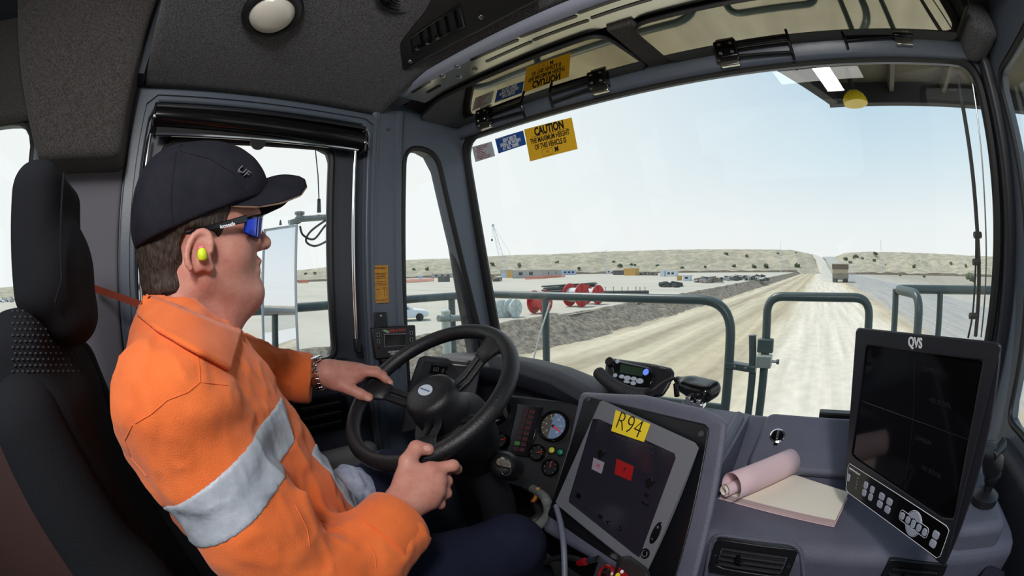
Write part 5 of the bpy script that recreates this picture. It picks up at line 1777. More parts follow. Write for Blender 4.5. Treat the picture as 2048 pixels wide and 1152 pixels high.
def shirt_sdf(p):
    d = shirt_torso(p)
    r_ = smax(arm_r(p), (p - cutR) @ cdR, 0.006)
    r_ = smax(r_, -smax(rc(p, ELR + cdR * 0.16, J((815, 1020, 0.75)), 0.046, 0.052), -((p - (cutR - cdR * 0.05)) @ cdR), 0.005), 0.004)
    l_ = smax(arm_l(p), (p - (CUL + cdL * 0.01)) @ cdL, 0.006)
    l_ = smax(l_, -smax(rc(p, CUL - cdL * 0.04, CUL + cdL * 0.08, 0.046, 0.050), -((p - (CUL - cdL * 0.04)) @ cdL), 0.005), 0.004)
    d = smin(d, r_, 0.035)
    d = smin(d, l_, 0.035)
    # neck opening
    d = smax(d, -rc(p, H(372, 600), H(392, 700), 0.072, 0.066), 0.01)
    d = d - folds(p)
    # crease lines at the arm pit, elbow and waist
    for pts, w_, h_ in CREASES:
        d = d - ridge(p, pts, w_, h_)
    return smax(d, -(p[:, 2] + 0.55), 0.01)
def XR_(px, py, x): return U(px, py, X=x)
CREASES = [
    ([XR_(215, 850, -0.60), XR_(270, 930, -0.55), XR_(320, 1000, -0.52)], 0.010, 0.010),
    ([XR_(205, 800, -0.62), XR_(240, 880, -0.58), XR_(250, 930, -0.58)], 0.012, -0.012),
    ([XR_(330, 780, -0.50), XR_(345, 850, -0.48), XR_(360, 900, -0.475)], 0.010, 0.005),
    ([XR_(540, 840, -0.60), XR_(520, 890, -0.52), XR_(500, 920, -0.49)], 0.012, 0.006),
    ([XR_(610, 990, -0.50), XR_(625, 1060, -0.48), XR_(620, 1140, -0.47)], 0.010, 0.009),
    ([XR_(650, 1020, -0.52), XR_(655, 1090, -0.50), XR_(640, 1150, -0.49)], 0.010, -0.010),
    ([XR_(680, 1050, -0.54), XR_(700, 1110, -0.53), XR_(690, 1160, -0.52)], 0.010, 0.007),
    ([XR_(520, 800, -0.72), XR_(560, 830, -0.72), XR_(570, 860, -0.72)], 0.010, 0.010),
    ([XR_(560, 880, -0.70), XR_(600, 930, -0.68), XR_(620, 980, -0.66)], 0.010, 0.008),
    ([XR_(420, 700, -0.60), XR_(470, 760, -0.58), XR_(520, 840, -0.57)], 0.010, 0.006),
]
shirt = sobj('shirt', shirt_sdf, (-1.20, -0.19, -0.58), (-0.39, 0.45, 0.02), 0.0044, 'shirt_orange', drv, relax=2)
# silver tape round the right sleeve, and the strip down the front
bp_ = U(475, 1015, X=-0.43)
bp_ = SHR + AX * ((bp_ - SHR) @ AX)
bn_ = unit(AX + np.array((0.0, 0.10, -0.05)))
def band_sdf(p):
    d = smin(arm_r(p), shirt_torso(p), 0.035) - folds(p)
    for pts, w_, h_ in CREASES: d = d - ridge(p, pts, w_, h_)
    d = smax(d - 0.0025, np.abs((p - bp_) @ bn_) - 0.033, 0.003)
    return smax(d, -((p - (SHR + ELR) / 2) @ np.array((0.9, 0.25, 0.0)) + 0.075), 0.003)
sobj('sleeve_tape', band_sdf, bp_ - 0.14, bp_ + 0.14, 0.0036, 'tape_silver', shirt, relax=2, label='silver reflective band round the upper arm')
def strip_sdf(p):
    d = shirt_torso(p) - folds(p)
    for pts, w_, h_ in CREASES: d = d - ridge(p, pts, w_, h_)
    d = smax(d - 0.003, np.abs(p[:, 0] - (XM + 0.085)) - 0.022, 0.003)
    d = smax(d, p[:, 2] + 0.285, 0.003)
    return smax(d, -(p[:, 1] - 0.10), 0.003)
sobj('front_tape', strip_sdf, (XM + 0.03, 0.08, -0.55), (XM + 0.14, 0.36, -0.10), 0.004, 'tape_silver', shirt, relax=1, label='silver reflective strip down the shirt front')
# turned-back cuffs
def cuff(name, c, ax_, r_, parent, L_=0.055):
    ax_ = unit(ax_)
    return obj(name, MB().lathe(c, ax_, [(r_ * 0.86, 0.004), (r_ * 0.98, 0.006), (r_ + 0.005, 0.0), (r_ + 0.006, -L_ * 0.5), (r_ + 0.006, -L_), (r_ - 0.002, -L_ - 0.004)], 36), 'shirt_orange', parent, smooth=60)
cuff('cuff', CUL + cdL * 0.008, cdL, 0.060, shirt, 0.04)
cuff('cuff', cutR + cdR * 0.006, cdR, 0.058, shirt, 0.07)
# seams, laid on the shirt surface
trace = surf_tracer(shirt)
for line in ([(392, 698), (398, 730), (400, 765), (375, 785), (335, 800), (300, 830), (265, 850)], [(400, 765), (430, 768), (460, 772)], [(265, 850), (250, 880), (262, 915), (300, 960)], [(640, 1040), (690, 1060), (735, 1082), (750, 1110), (752, 1140)], [(560, 990), (590, 1010), (615, 1060), (620, 1100)]):
    dense = []
    for a, b in zip(line[:-1], line[1:]):
        for t_ in np.linspace(0, 1, 6, endpoint=False):
            q = trace(a[0] + (b[0] - a[0]) * t_, a[1] + (b[1] - a[1]) * t_)
            if q is not None: dense.append(q)
    good = [dense[0]] if dense else []
    for q in dense[1:]:
        if np.linalg.norm(q - good[-1]) < 0.03: good.append(q)
    if len(good) > 3:
        obj('seam', MB().tube(good, 0.0008, 5), 'shirt_orange', shirt)

# collar: a folded flap lying on the shoulder, and its stand round the neck
ApX = np.array(smooth_path([(288, 591, 0), (322, 600, 0), (375, 622, 0), (432, 645, 0), (484, 664, 0)], 24))
BpX = np.array(smooth_path([(274, 628, 0), (305, 655, 0), (372, 694, 0), (425, 722, 0), (460, 742, 0)], 24))
flap = np.zeros((24, 9, 3))
for i_ in range(24):
    for j_ in range(9):
        v_ = j_ / 8
        q = ApX[i_] * (1 - v_) + BpX[i_] * v_
        p = trace(q[0], q[1])
        dx = 0.02 + 0.07 * math.sin(math.pi * min(1, i_ / 23 * 0.8 + 0.15))
        g = H(q[0], q[1], dx)
        if p is None or np.linalg.norm(p) > np.linalg.norm(g) + 0.03: p = g
        flap[i_, j_] = p - unit(p) * (0.006 + 0.008 * math.sin(v_ * math.pi * 0.8))
for _ in range(3):
    f2 = flap.copy()
    f2[1:-1, 1:-1] = (flap[2:, 1:-1] + flap[:-2, 1:-1] + flap[1:-1, 2:] + flap[1:-1, :-2]) / 4
    flap = f2
for sg_ in (1, -1):
    def col(u_, v_):
        p = flap[int(round(u_ * 23)), int(round(v_ * 8))]
        return np.array((XM + (p[0] - XM) * sg_, p[1], p[2]))
    o = obj('collar_flap', MB().grid(col, 24, 9), 'shirt_orange', shirt, smooth=80)
    sd = o.modifiers.new('solid', 'SOLIDIFY')
    sd.thickness = 0.005
    sd.offset = 0
def stand(u_, v_):
    a = abs(u_ * 2 - 1)
    p = flap[min(int(round(a * 23)), 23), 0]
    k = (p[0] - XM) * (1 if u_ > 0.5 else -1)
    return np.array((XM + k * (1.0 - 0.06 * v_), p[1] + 0.0 * v_, p[2] + 0.002 - 0.03 * (1 - v_)))
o = obj('collar_stand', MB().grid(stand, 47, 4), 'shirt_orange', shirt, smooth=80)
sd = o.modifiers.new('solid', 'SOLIDIFY')
sd.thickness = 0.004
# --- trousers and boots
def trs(p):
    d = ell(p, (XM, 0.13, -0.60), (0.185, 0.165, 0.11))
    d = smin(d, rc(p, (-0.645, 0.16, -0.61), (-0.590, 0.62, -0.660), 0.098, 0.082), 0.05)
    d = smin(d, rc(p, (-0.835, 0.16, -0.60), (-0.905, 0.50, -0.545), 0.098, 0.082), 0.05)
    d = smin(d, rc(p, (-0.590, 0.62, -0.660), (-0.60, 0.80, -1.10), 0.080, 0.062), 0.04)
    d = smin(d, rc(p, (-0.905, 0.50, -0.545), (-0.93, 0.72, -1.10), 0.080, 0.062), 0.04)
    return d - 0.005 * vnoise(p, 10) - 0.0025 * vnoise(p, 25)
sobj('trousers', trs, (-1.05, -0.08, -1.18), (-0.48, 0.92, -0.44), 0.0075, 'trouser_navy', drv, relax=1)
for x, y in ((-0.60, 0.84), (-0.93, 0.76)):
    sobj('boot', lambda p: smin(rbx(p, (x, y + 0.04, -1.205), (0.048, 0.135, 0.042), 0.035), rc(p, (x, y - 0.03, -1.17), (x, y - 0.04, -1.08), 0.05, 0.055), 0.04), (x - 0.1, y - 0.2, -1.27), (x + 0.1, y + 0.25, -1.0), 0.01, 'boot_brown', drv)

# --- wrist watch
wa = unit(J(LH['wrist']) - CUL)
wcn = J((637, 749, 1.098))
wup = unit(np.array((0.0, 0.0, 1.0)) - wa * wa[2])
wsd = np.cross(wup, wa)
if wsd[0] < 0: wsd = -wsd
r1 = 0.0385
cs = wcn + wup * r1
wat = obj('wristwatch', MB().lathe(cs - wup * 0.004, wup, [(0.019, 0), (0.021, 0.003), (0.021, 0.009), (0.017, 0.012), (0, 0.0115)], 28), 'chrome', drv, smooth=40, label='steel wristwatch on the left wrist')
for k in range(15):
    a = (38 + (360 - 76) * k / 14) * D2R
    o_ = wcn + (wup * math.cos(a) + wsd * math.sin(a)) * r1
    nrm = wup * math.cos(a) + wsd * math.sin(a)
    tg = np.cross(nrm, wa)
    rt = np.stack([wa, tg, nrm], 1)
    obj('link', MB().box(o_, (0.0095, 0.0050, 0.0020), rt), 'chrome', wat, bevel=0.0012)
    obj('link', MB().box(o_ + nrm * 0.0008 + tg * 0.003, (0.0042, 0.0034, 0.0022), rt), 'chrome', wat, bevel=0.0012)
# small ring tattoo left out; whistle cord in the shirt front
obj('cord', MB().tube(smooth_path([U(602, 975, X=-0.60), U(618, 1005, X=-0.56), U(636, 1040, X=-0.545)], 10), 0.0016, 6), 'piping_tan', shirt)

# --- seat
seat = thing('driver_seat', 'black cloth driver seat with tall headrest behind the driver', 'seat', (XM, -0.12, -1.24))
def hr(p):
    d = rbx(p, (-0.755, -0.245, 0.072), (0.138, 0.048, 0.112), 0.040, rotm(0.10, 0, 0))
    d = smin(d, ell(p, (-0.755, -0.205, 0.015), (0.125, 0.055, 0.085)), 0.04)
    return smin(d, ell(p, (-0.755, -0.195, -0.045), (0.10, 0.05, 0.045)), 0.03)
hrest = sobj('headrest', hr, (-0.92, -0.34, -0.12), (-0.58, -0.11, 0.22), 0.006, 'seat_cloth', seat)
obj('headrest_seam', MB().tube([U(128, 345, X=-0.628), U(122, 450, X=-0.617), U(124, 560, X=-0.616), U(110, 605, X=-0.618)], 0.0022, 6), 'seat_cloth', hrest)
def ub(p):
    d = rbx(p, (-0.745, -0.275, -0.125), (0.185, 0.062, 0.105), 0.055, rotm(0.12, 0, 0))
    return smin(d, rbx(p, (-0.745, -0.195, -0.40), (0.18, 0.06, 0.28), 0.05, rotm(0.22, 0, 0)), 0.05)
sobj('backrest', ub, (-0.98, -0.40, -0.75), (-0.50, 0.02, 0.0), 0.009, 'seat_cloth', seat)
# raised weave dots on the upper backrest
mat('weave_dot', s(52, 52, 56), 0.9)
tr2 = surf_tracer(bpy.data.objects['backrest'])
mb = MB()
for i in range(15):
    for j in range(11):
        q = tr2(26 + i * 10 + (j % 2) * 5, 622 + j * 12)
        if q is not None and np.linalg.norm(q) < 0.85:
            mb.box(q, (0.0022, 0.0022, 0.0011))
obj('weave_dots', mb, 'weave_dot', bpy.data.objects['backrest'], kind='stuff')
for x, nm in ((-0.555, 'side_bolster'), (-0.945, 'side_bolster')):
    def bo(p):
        d = rc(p, (x, -0.255, -0.155), (x, -0.185, -0.42), 0.062, 0.075)
        d = smin(d, rc(p, (x, -0.185, -0.42), (x + 0.01, -0.06, -0.74), 0.075, 0.075), 0.05)
        return d
    sobj(nm, bo, (x - 0.12, -0.36, -0.86), (x + 0.12, 0.06, -0.06), 0.009, 'seat_cloth', seat)
sobj('seat_cushion', lambda p: rbx(p, (XM, 0.16, -0.765), (0.25, 0.28, 0.075), 0.06, rotm(0.06, 0, 0)), (-1.05, -0.18, -0.88), (-0.43, 0.50, -0.64), 0.011, 'seat_cloth', seat)
obj('seat_base', MB().bx(XM - 0.18, XM + 0.18, -0.08, 0.34, -1.25, -0.83), 'black_plastic', seat, bevel=0.03)
# seat belt
bl = [U(190, 577, X=-1.29), U(240, 594, X=-1.14), U(292, 613, X=-0.985)]
mb = MB()
for k, (p, h_) in enumerate(zip(bl, (0.010, 0.0085, 0.0085))):
    bl[k] = (p, h_)
mb.loops([[p + np.array((0, 0, h_)), p + np.array((0, -0.003, h_)), p + np.array((0, -0.003, -h_)), p + np.array((0, 0, -h_))] for p, h_ in bl])
belt = obj('seat_belt', mb, 'orange_strap')
tag(belt, 'rust orange belt strap running from the wall to behind the collar', 'belt')

def bundle_f(p):  # crumpled pale blue lump on the far thigh
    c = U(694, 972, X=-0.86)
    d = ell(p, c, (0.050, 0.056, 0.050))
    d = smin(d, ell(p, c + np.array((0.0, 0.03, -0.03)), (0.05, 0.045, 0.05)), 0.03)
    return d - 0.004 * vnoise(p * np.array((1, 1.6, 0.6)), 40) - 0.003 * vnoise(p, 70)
mat('bundle_pale', s(204, 210, 232), 0.85, var=(40, s(158, 166, 196)), bump=(500, 0.001))
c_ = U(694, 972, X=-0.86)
cb2 = sobj('pale_bundle', bundle_f, c_ - 0.16, c_ + 0.16, 0.0045, 'bundle_pale', relax=2)
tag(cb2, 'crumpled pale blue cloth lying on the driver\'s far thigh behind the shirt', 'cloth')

# finger nails, set into the skin where the photograph shows them
mat('nail_pink', s(214, 158, 146), 0.3)
skin_at = surf_tracer(body)
for (x0, y0), (x1, y1), r_ in (((733, 795), (740, 798), 0.0075), ((777, 763), (783, 767), 0.0052), ((851, 896), (857, 898), 0.0068)):
    a_, b_ = skin_at(x0, y0), skin_at(x1, y1)
    c2_ = skin_at((x0 + x1) / 2 - (y1 - y0) * 0.4, (y0 + y1) / 2 + (x1 - x0) * 0.4)
    if a_ is None or b_ is None or c2_ is None: continue
    if np.linalg.norm(a_ - b_) > 0.04: continue
    m2 = (a_ + b_) / 2
    ex_2 = unit(b_ - a_)
    nn = np.cross(ex_2, c2_ - m2)
    nn = unit(nn) if np.linalg.norm(nn) > 1e-9 else -unit(m2)
    if nn @ m2 > 0: nn = -nn
    ey_2 = np.cross(nn, ex_2)
    obj('finger_nail', MB().loops([[m2 + nn * h_ + (ex_2 * math.cos(t_3) * 1.15 + ey_2 * math.sin(t_3) * 0.8) * r_ * k_3 for t_3 in np.linspace(0, 6.283, 16, endpoint=False)] for h_, k_3 in ((-0.002, 1.0), (0.0004, 0.95), (0.0009, 0.5))]), 'nail_pink', body, smooth=70)
# ------------------------------------------------------------------ the mine site outside
PZ = -4.0          # level of the lay-down pad left of the embankment
mat('hill_earth', s(184, 176, 155), 0.95, var=(0.11, s(156, 152, 136), 0.40, 0.60), bump=(0.12, 2.5), spec=0.1)  # lightened tones put the distance haze into the colour
mat('pad_earth', s(198, 194, 181), 0.95, var=(0.05, s(184, 180, 168), 0.35, 0.65), stretch=(1.0, 2.2, 1), bump=(1.5, 0.05), spec=0.1)
mat('bank_earth', s(152, 144, 130), 0.95, var=(2.2, s(108, 102, 92), 0.38, 0.62), bump=(2.5, 0.3), spec=0.1)
mat('rail_green', s(76, 90, 92), 0.35, bump=(80, 0.0005))
mat('rail_bright', s(150, 160, 156), 0.3)
mat('post_white', s(206, 214, 204), 0.5)
mat('spool_red', s(186, 52, 54), 0.5)
mat('spool_white', s(196, 204, 202), 0.5)
mat('dark_steel', s(66, 72, 70), 0.6)
mat('shed_beige', s(170, 168, 164), 0.7)
mat('shed_blue', s(176, 194, 218), 0.7)
mat('shed_white', s(206, 214, 222), 0.7)
mat('shed_yellow', s(198, 162, 96), 0.7)
mat('shed_dark', s(96, 96, 96), 0.7)
mat('window_dark', s(58, 62, 70), 0.3)
mat('barrier_orange', s(230, 130, 104), 0.8)
mat('leaf_dull', s(104, 112, 88), 0.9, var=(0.8, s(76, 86, 66)))
mat('truck_tan', s(170, 158, 132), 0.8)
mat('truck_dust', s(136, 130, 118), 0.85)
mat('canopy_tan', s(104, 98, 82), 0.75, var=(3, s(88, 84, 70)), bump=(20, 0.002))
mat('canopy_dark', s(34, 36, 38), 0.7)
mat('hat_yellow', s(232, 204, 40), 0.35)
mat('mirror', s(238, 240, 244), 0.015, 1.0)
mat('car_white', s(214, 222, 230), 0.3, coat=0.4)

# ground: bands of track, pale haul road, dirt edge and sealed grey road run along the truck's heading
gm = bpy.data.materials.new('haul_road')
gm.use_nodes = True
MATS['haul_road'] = gm
t_ = gm.node_tree
b_ = t_.nodes['Principled BSDF']
b_.inputs['Roughness'].default_value = 0.95
b_.inputs['Specular IOR Level'].default_value = 0.1
tc_ = t_.nodes.new('ShaderNodeTexCoord')
sp_x = t_.nodes.new('ShaderNodeSeparateXYZ')
t_.links.new(tc_.outputs['Object'], sp_x.inputs[0])
def tnoise(scale, st, det=4):
    mp = t_.nodes.new('ShaderNodeMapping')
    mp.inputs['Scale'].default_value = st
    t_.links.new(tc_.outputs['Object'], mp.inputs[0])
    n = t_.nodes.new('ShaderNodeTexNoise')
    n.inputs['Scale'].default_value = scale
    n.inputs['Detail'].default_value = det
    t_.links.new(mp.outputs[0], n.inputs['Vector'])
    return n
def math_(op, a, b):
    n = t_.nodes.new('ShaderNodeMath')
    n.operation = op
    for i, q in enumerate((a, b)):
        if isinstance(q, (int, float)): n.inputs[i].default_value = q
        else: t_.links.new(q, n.inputs[i])
    return n.outputs[0]
wob = tnoise(0.35, (1, 0.25, 1))
xx = math_('ADD', sp_x.outputs['X'], math_('MULTIPLY', math_('SUBTRACT', wob.outputs['Fac'], 0.5), 3.0))
fx = math_('DIVIDE', math_('ADD', xx, 40.0), 100.0)
rp2 = t_.nodes.new('ShaderNodeValToRGB')
r_ = rp2.color_ramp
stops = [(-40, (176, 168, 150)), (-19, (172, 160, 138)), (-16, (214, 204, 180)), (-13.5, (168, 158, 136)), (-11.5, (206, 196, 170)), (-9, (178, 168, 144)), (-7, (204, 192, 164)), (-5.5, (176, 164, 140)), (-4, (206, 196, 172)), (-2, (222, 214, 198)), (6, (224, 216, 200)), (9, (214, 202, 178)), (10.5, (190, 176, 152)), (12.5, (176, 174, 168)), (30, (168, 168, 166)), (32, (176, 174, 170)), (34, (186, 182, 172)), (60, (170, 164, 150))]
while len(r_.elements) > 1: r_.elements.remove(r_.elements[-1])
for i, (x, c) in enumerate(stops):
    e = r_.elements[0] if i == 0 else r_.elements.new((x + 40) / 100)
    e.position = (x + 40) / 100
    e.color = s(*c)
t_.links.new(fx, rp2.inputs[0])
stk = tnoise(1.3, (1, 0.035, 1), 6)
mr2 = t_.nodes.new('ShaderNodeMapRange')
for i, v in enumerate((0.3, 0.7, 0.80, 1.08)): mr2.inputs[i + 1].default_value = v
t_.links.new(stk.outputs['Fac'], mr2.inputs[0])
fin = tnoise(1.6, (1, 0.6, 1), 8)
mr3 = t_.nodes.new('ShaderNodeMapRange')
for i, v in enumerate((0.3, 0.7, 0.90, 1.06)): mr3.inputs[i + 1].default_value = v
t_.links.new(fin.outputs['Fac'], mr3.inputs[0])
mul = t_.nodes.new('ShaderNodeMix')
mul.data_type = 'RGBA'
mul.blend_type = 'MULTIPLY'
mul.inputs[0].default_value = 1.0
t_.links.new(rp2.outputs[0], mul.inputs[6])
t_.links.new(math_('MULTIPLY', mr2.outputs[0], mr3.outputs[0]), mul.inputs[7])
t_.links.new(mul.outputs[2], b_.inputs['Base Color'])

mb = MB()
mb.add([(-18.2, -500, GZ), (900, -500, GZ), (900, 700, GZ), (-18.2, 700, GZ)], [(0, 1, 2, 3)])
obj('ground', mb, 'haul_road', kind='structure', smooth=0, origin=(0, 0, GZ))
mb = MB()
mb.add([(-900, -500, PZ), (-21.4, -500, PZ), (-21.4, 700, PZ), (-900, 700, PZ)], [(0, 1, 2, 3)])
obj('ground_pad', mb, 'pad_earth', kind='structure', smooth=0, origin=(0, 0, PZ))
# embankment between the two levels, rough with clods
def bank(u_, v_):
    y = -40 + 500 * u_ ** 2.0
    x = -17.4 - 5.0 * v_
    base = GZ + (PZ - GZ) * min(max((v_ - 0.12) / 0.72, 0), 1)
    q = np.array([[x, y * 0.6, 0.0]])
    amp = 0.30 * math.sin(min(max(v_, 0), 1) * math.pi)
    z = base + amp * vnoise(q, 0.8)[0] + amp * 0.7 * vnoise(q, 2.1)[0] + 0.18 * math.exp(-((v_ - 0.84) / 0.1) ** 2)
    if v_ > 0.99: z = PZ - 0.05
    if v_ < 0.01: z = GZ - 0.05
    return np.array((x + 0.25 * vnoise(q + 9, 0.5)[0], y, z))
obj('ground_embankment', MB().grid(bank, 420, 16), 'bank_earth', kind='structure', smooth=60)

# far ridge, from the skyline's height at each bearing (degrees left of the heading)
HAZ = [-60, -30, -23.1, -19.6, -15.7, -11.9, -7.4, -3.8, -2.1, -0.1, 1.3, 4.1, 9.8, 16.7, 23.6, 30.3, 37.1, 41.1, 45.2, 49.9, 57.3, 66.9, 71, 90, 113, 116, 150, 180]
HEL = [1.2, 1.4, 1.52, 1.68, 1.78, 1.90, 1.96, 1.85, 1.30, 1.22, 1.75, 2.27, 2.39, 2.48, 2.45, 2.36, 2.16, 2.18, 2.08, 1.93, 1.86, 1.29, 0.97, 0.85, 0.71, 0.68, 0.6, 0.6]
R0, R1 = 390.0, 500.0
def ridge_z(az, r):
    f = (r - R0) / (R1 - R0)
    top = R1 * math.tan(np.interp(az, HAZ, HEL) * D2R)
    q = np.array([[az * 0.9, r * 0.02, 0.0]])
    g = vnoise(q, 0.75)[0] * 0.35 + vnoise(q, 1.9)[0] * 0.35 + vnoise(q, 4.3)[0] * 0.3
    ff = min(max(f, 0), 1)
    ff2 = min(1.0, ff * (0.75 + 0.25 * ff) + 0.10 * math.sin(ff * math.pi) * (1 + g) + (0.08 if ff > 0.45 + 0.1 * g else 0.0) * (1 - ff))
    base = -6.5
    return base + (top - base) * ff2 + g * 1.8 * math.sin(ff * math.pi) + (vnoise(q + 5, 3.1)[0] * 0.35 if f < 1.02 else 0)
def P_az(az, r, z): return np.array((-r * math.sin(az * D2R), r * math.cos(az * D2R), z))
naz, nr = 560, 16
def hill(u_, v_):
    az = -60 + 240 * u_
    r = R0 - 12 + (R1 - R0 + 90) * v_
    z = ridge_z(az, min(r, R1)) - (0.0 if r < R1 else (r - R1) * 0.02)
    return P_az(az, r, z)
obj('hill', MB().grid(hill, naz, nr), 'hill_earth', kind='structure', smooth=70)
def on_hill(px, py):
    v = ray(px, py)
    h = math.hypot(v[0], v[1])
    az = math.degrees(math.atan2(-v[0], v[1]))
    for r in np.linspace(R0 - 10, R1, 120):
        if ridge_z(az, r) >= v[2] / h * r:
            return P_az(az, r, v[2] / h * r), r
    return P_az(az, R1, ridge_z(az, R1)), R1
# the haul road climbing through the gap in the ridge
mat('hill_road', s(208, 202, 188), 0.95)
mat('hill_road_grey', s(172, 172, 168), 0.95)
def climb(name, a_, b_, mt):
    L_, R__ = [], []
    for t in np.linspace(0, 1, 14):
        for lst, (p0, p1) in ((L_, a_), (R__, b_)):
            az0, az1 = p0, p1
            r = R0 - 15 + (R1 - R0 + 20) * t
            az = az0 + (az1 - az0) * t
            lst.append(P_az(az, r, max(ridge_z(az, min(r, R1)), GZ) + 0.05 + 0.85 * min(1, t * 3)))
    mb = MB()
    for i in range(13):
        mb.add([L_[i], R__[i], R__[i + 1], L_[i + 1]], [(0, 1, 2, 3)])
    return obj(name, mb, mt, kind='structure', smooth=60)
climb('road_climb', (-0.3, 1.15), (-2.0, -0.2), 'hill_road')
climb('road_climb_return', (-2.3, -0.35), (-4.0, -1.9), 'hill_road_grey')
mb = MB()
mb.add([(-3.5, 240, GZ + 0.03), (9.0, 240, GZ + 0.03), (13.0, 395, GZ + 0.03), (2.0, 395, GZ + 0.03)], [(0, 1, 2, 3)])
obj('road_far', mb, 'hill_road', kind='structure', smooth=0)
# pale painted edge line of the sealed road
mb = MB()
for k in range(24):
    y0 = 14 + 10 * k
    mb.add([(32.3, y0, GZ + 0.02), (32.55, y0, GZ + 0.02), (32.55, y0 + 10, GZ + 0.02), (32.3, y0 + 10, GZ + 0.02)], [(0, 1, 2, 3)])
mat('line_white', s(214, 212, 204), 0.8)
obj('road_edge_line', mb, 'line_white', kind='structure', smooth=0)

# low dark bank along the foot of the ridge
mat('bank_dark', s(118, 110, 98), 0.95, var=(0.3, s(92, 86, 76)), bump=(1.0, 0.4), spec=0.1)
for a0, a1, z0 in ((-30, -4.2, GZ), (3.2, 75, PZ)):
    def lowbank(u_, v_):
        az = a0 + (a1 - a0) * u_
        h = (1.7 + 0.6 * vnoise(np.array([[az, 0.0, 0.0]]), 0.9)[0]) * math.sin(v_ * math.pi)
        return P_az(az, 366 + 12 * v_, z0 - 0.1 + h)
    obj('hill_bank', MB().grid(lowbank, 160, 7), 'bank_dark', kind='structure', smooth=70)

# shrubs on the ridge and along the road
def shrub_mesh(seed):
    import bmesh
    rr_ = random.Random(seed)
    bm = bmesh.new()
    for k in range(6):
        m_ = Matrix.Translation((rr_.uniform(-0.5, 0.5), rr_.uniform(-0.5, 0.5), rr_.uniform(0.25, 0.9))) @ Matrix.Diagonal((*[rr_.uniform(0.28, 0.5)] * 3, 1))
        bmesh.ops.create_icosphere(bm, subdivisions=2, radius=1, matrix=m_)
    for v in bm.verts:
        v.co += Vector((rr_.uniform(-1, 1), rr_.uniform(-1, 1), rr_.uniform(-1, 1))) * 0.07
    me = bpy.data.meshes.new('shrub')
    bm.to_mesh(me)
    bm.free()
    me.materials.append(MATS['leaf_dull'])
    return me
smesh = [shrub_mesh(k) for k in range(4)]
shr = [(1454, 508, 9), (1494, 511, 8), (1467, 531, 8), (1508, 532, 9), (1533, 532, 12), (1595, 530, 10), (1690, 518, 9), (1711, 512, 9), (1751, 507, 9), (1747, 520, 7), (1828, 532, 8), (1837, 523, 6), (1903, 526, 7), (1931, 530, 7), (986, 527, 9), (1038, 529, 10), (1114, 524, 7), (1158, 536, 7), (1228, 523, 6), (1240, 530, 9), (1262, 528, 6), (1271, 529, 5), (1315, 530, 6), (827, 538, 7), (854, 537, 8), (910, 535, 8), (1555, 506, 5), (1592, 505, 5), (1410, 533, 6), (1365, 534, 6), (1700, 524, 7), (1725, 516, 6), (1770, 530, 5), (630, 545, 6), (610, 547, 6)]
def put(me_, name, p, sc3, rz=0.0):
    o = bpy.data.objects.new(name, me_)
    COL.objects.link(o)
    o.location = Vector([float(c) for c in p]) + Vector((0, 0, ZC))
    o.scale = sc3
    o.rotation_euler = (0, 0, rz)
    return o
REG = [(0, 700, 'seen through the door window'), (700, 930, 'seen through the quarter window'), (930, 1200, 'behind the beige offices'), (1200, 1330, 'behind the ochre container'), (1330, 1520, 'behind the scrap heaps'), (1520, 1640, 'left of the road gap'), (1640, 1760, 'near the haul truck'), (1760, 2000, 'right of the poles')]
ORD = ('first', 'second', 'third', 'fourth', 'fifth', 'sixth', 'seventh', 'eighth', 'ninth')
cnt_ = {}
for k, (x, y, sz) in enumerate(sorted(shr)):
    p, r = on_hill(x, y + sz * 0.4)
    h = sz / 850 * r
    o = put(smesh[k % 4], 'shrub', p + np.array((0, 0, -0.6)), (h * 0.75, h * 0.75, h * 0.72), k * 1.3)
    rg = [q[2] for q in REG if q[0] <= x < q[1]][0]
    cnt_[rg] = cnt_.get(rg, 0) + 1
    tag(o, 'dull shrub on the far ridge %s, %s from the left' % (rg, ORD[cnt_[rg] - 1]), 'shrub', 'shrubs on the far ridge')
for x, y, sz, lb in ((1941, 566, 24, 'largest dull green bush beside the sealed road behind the wiper'), (1848, 556, 7, 'small low bush at the foot of the ridge right of the haul truck'), (1800, 553, 6, 'tiny bush beside the far grey road')):
    p = U(x, y, Z=-5.0)
    r = np.linalg.norm(p[:2])
    h = sz / 850 * r
    tag(put(smesh[1], 'shrub', p, (h * 0.6, h * 0.6, h * 0.62), 0.4), lb, 'shrub')

# light poles
for x, y0, y1, lb in ((1213, 500, 546, 'thin pale pole standing near the white hut'), (1562, 486, 545, 'thin pale pole standing left of the haul road'), (1763, 488, 546, 'thin pale pole standing right of the haul truck')):
    b0 = U(x, y1, Z=PZ - 1.5)
    b0 = b0 * (330 / np.linalg.norm(b0)) if np.linalg.norm(b0) > 330 else b0
    h = (y1 - y0) / 850 * np.linalg.norm(b0)
    o = obj('light_pole', MB().tube([b0, b0 + np.array((0, 0, h))], [0.20, 0.14], 6).tube([b0 + np.array((0, 0, h * 0.98)), b0 + np.array((1.2, 0, h))], 0.12, 5), 'shed_white')
    tag(o, lb, 'pole')

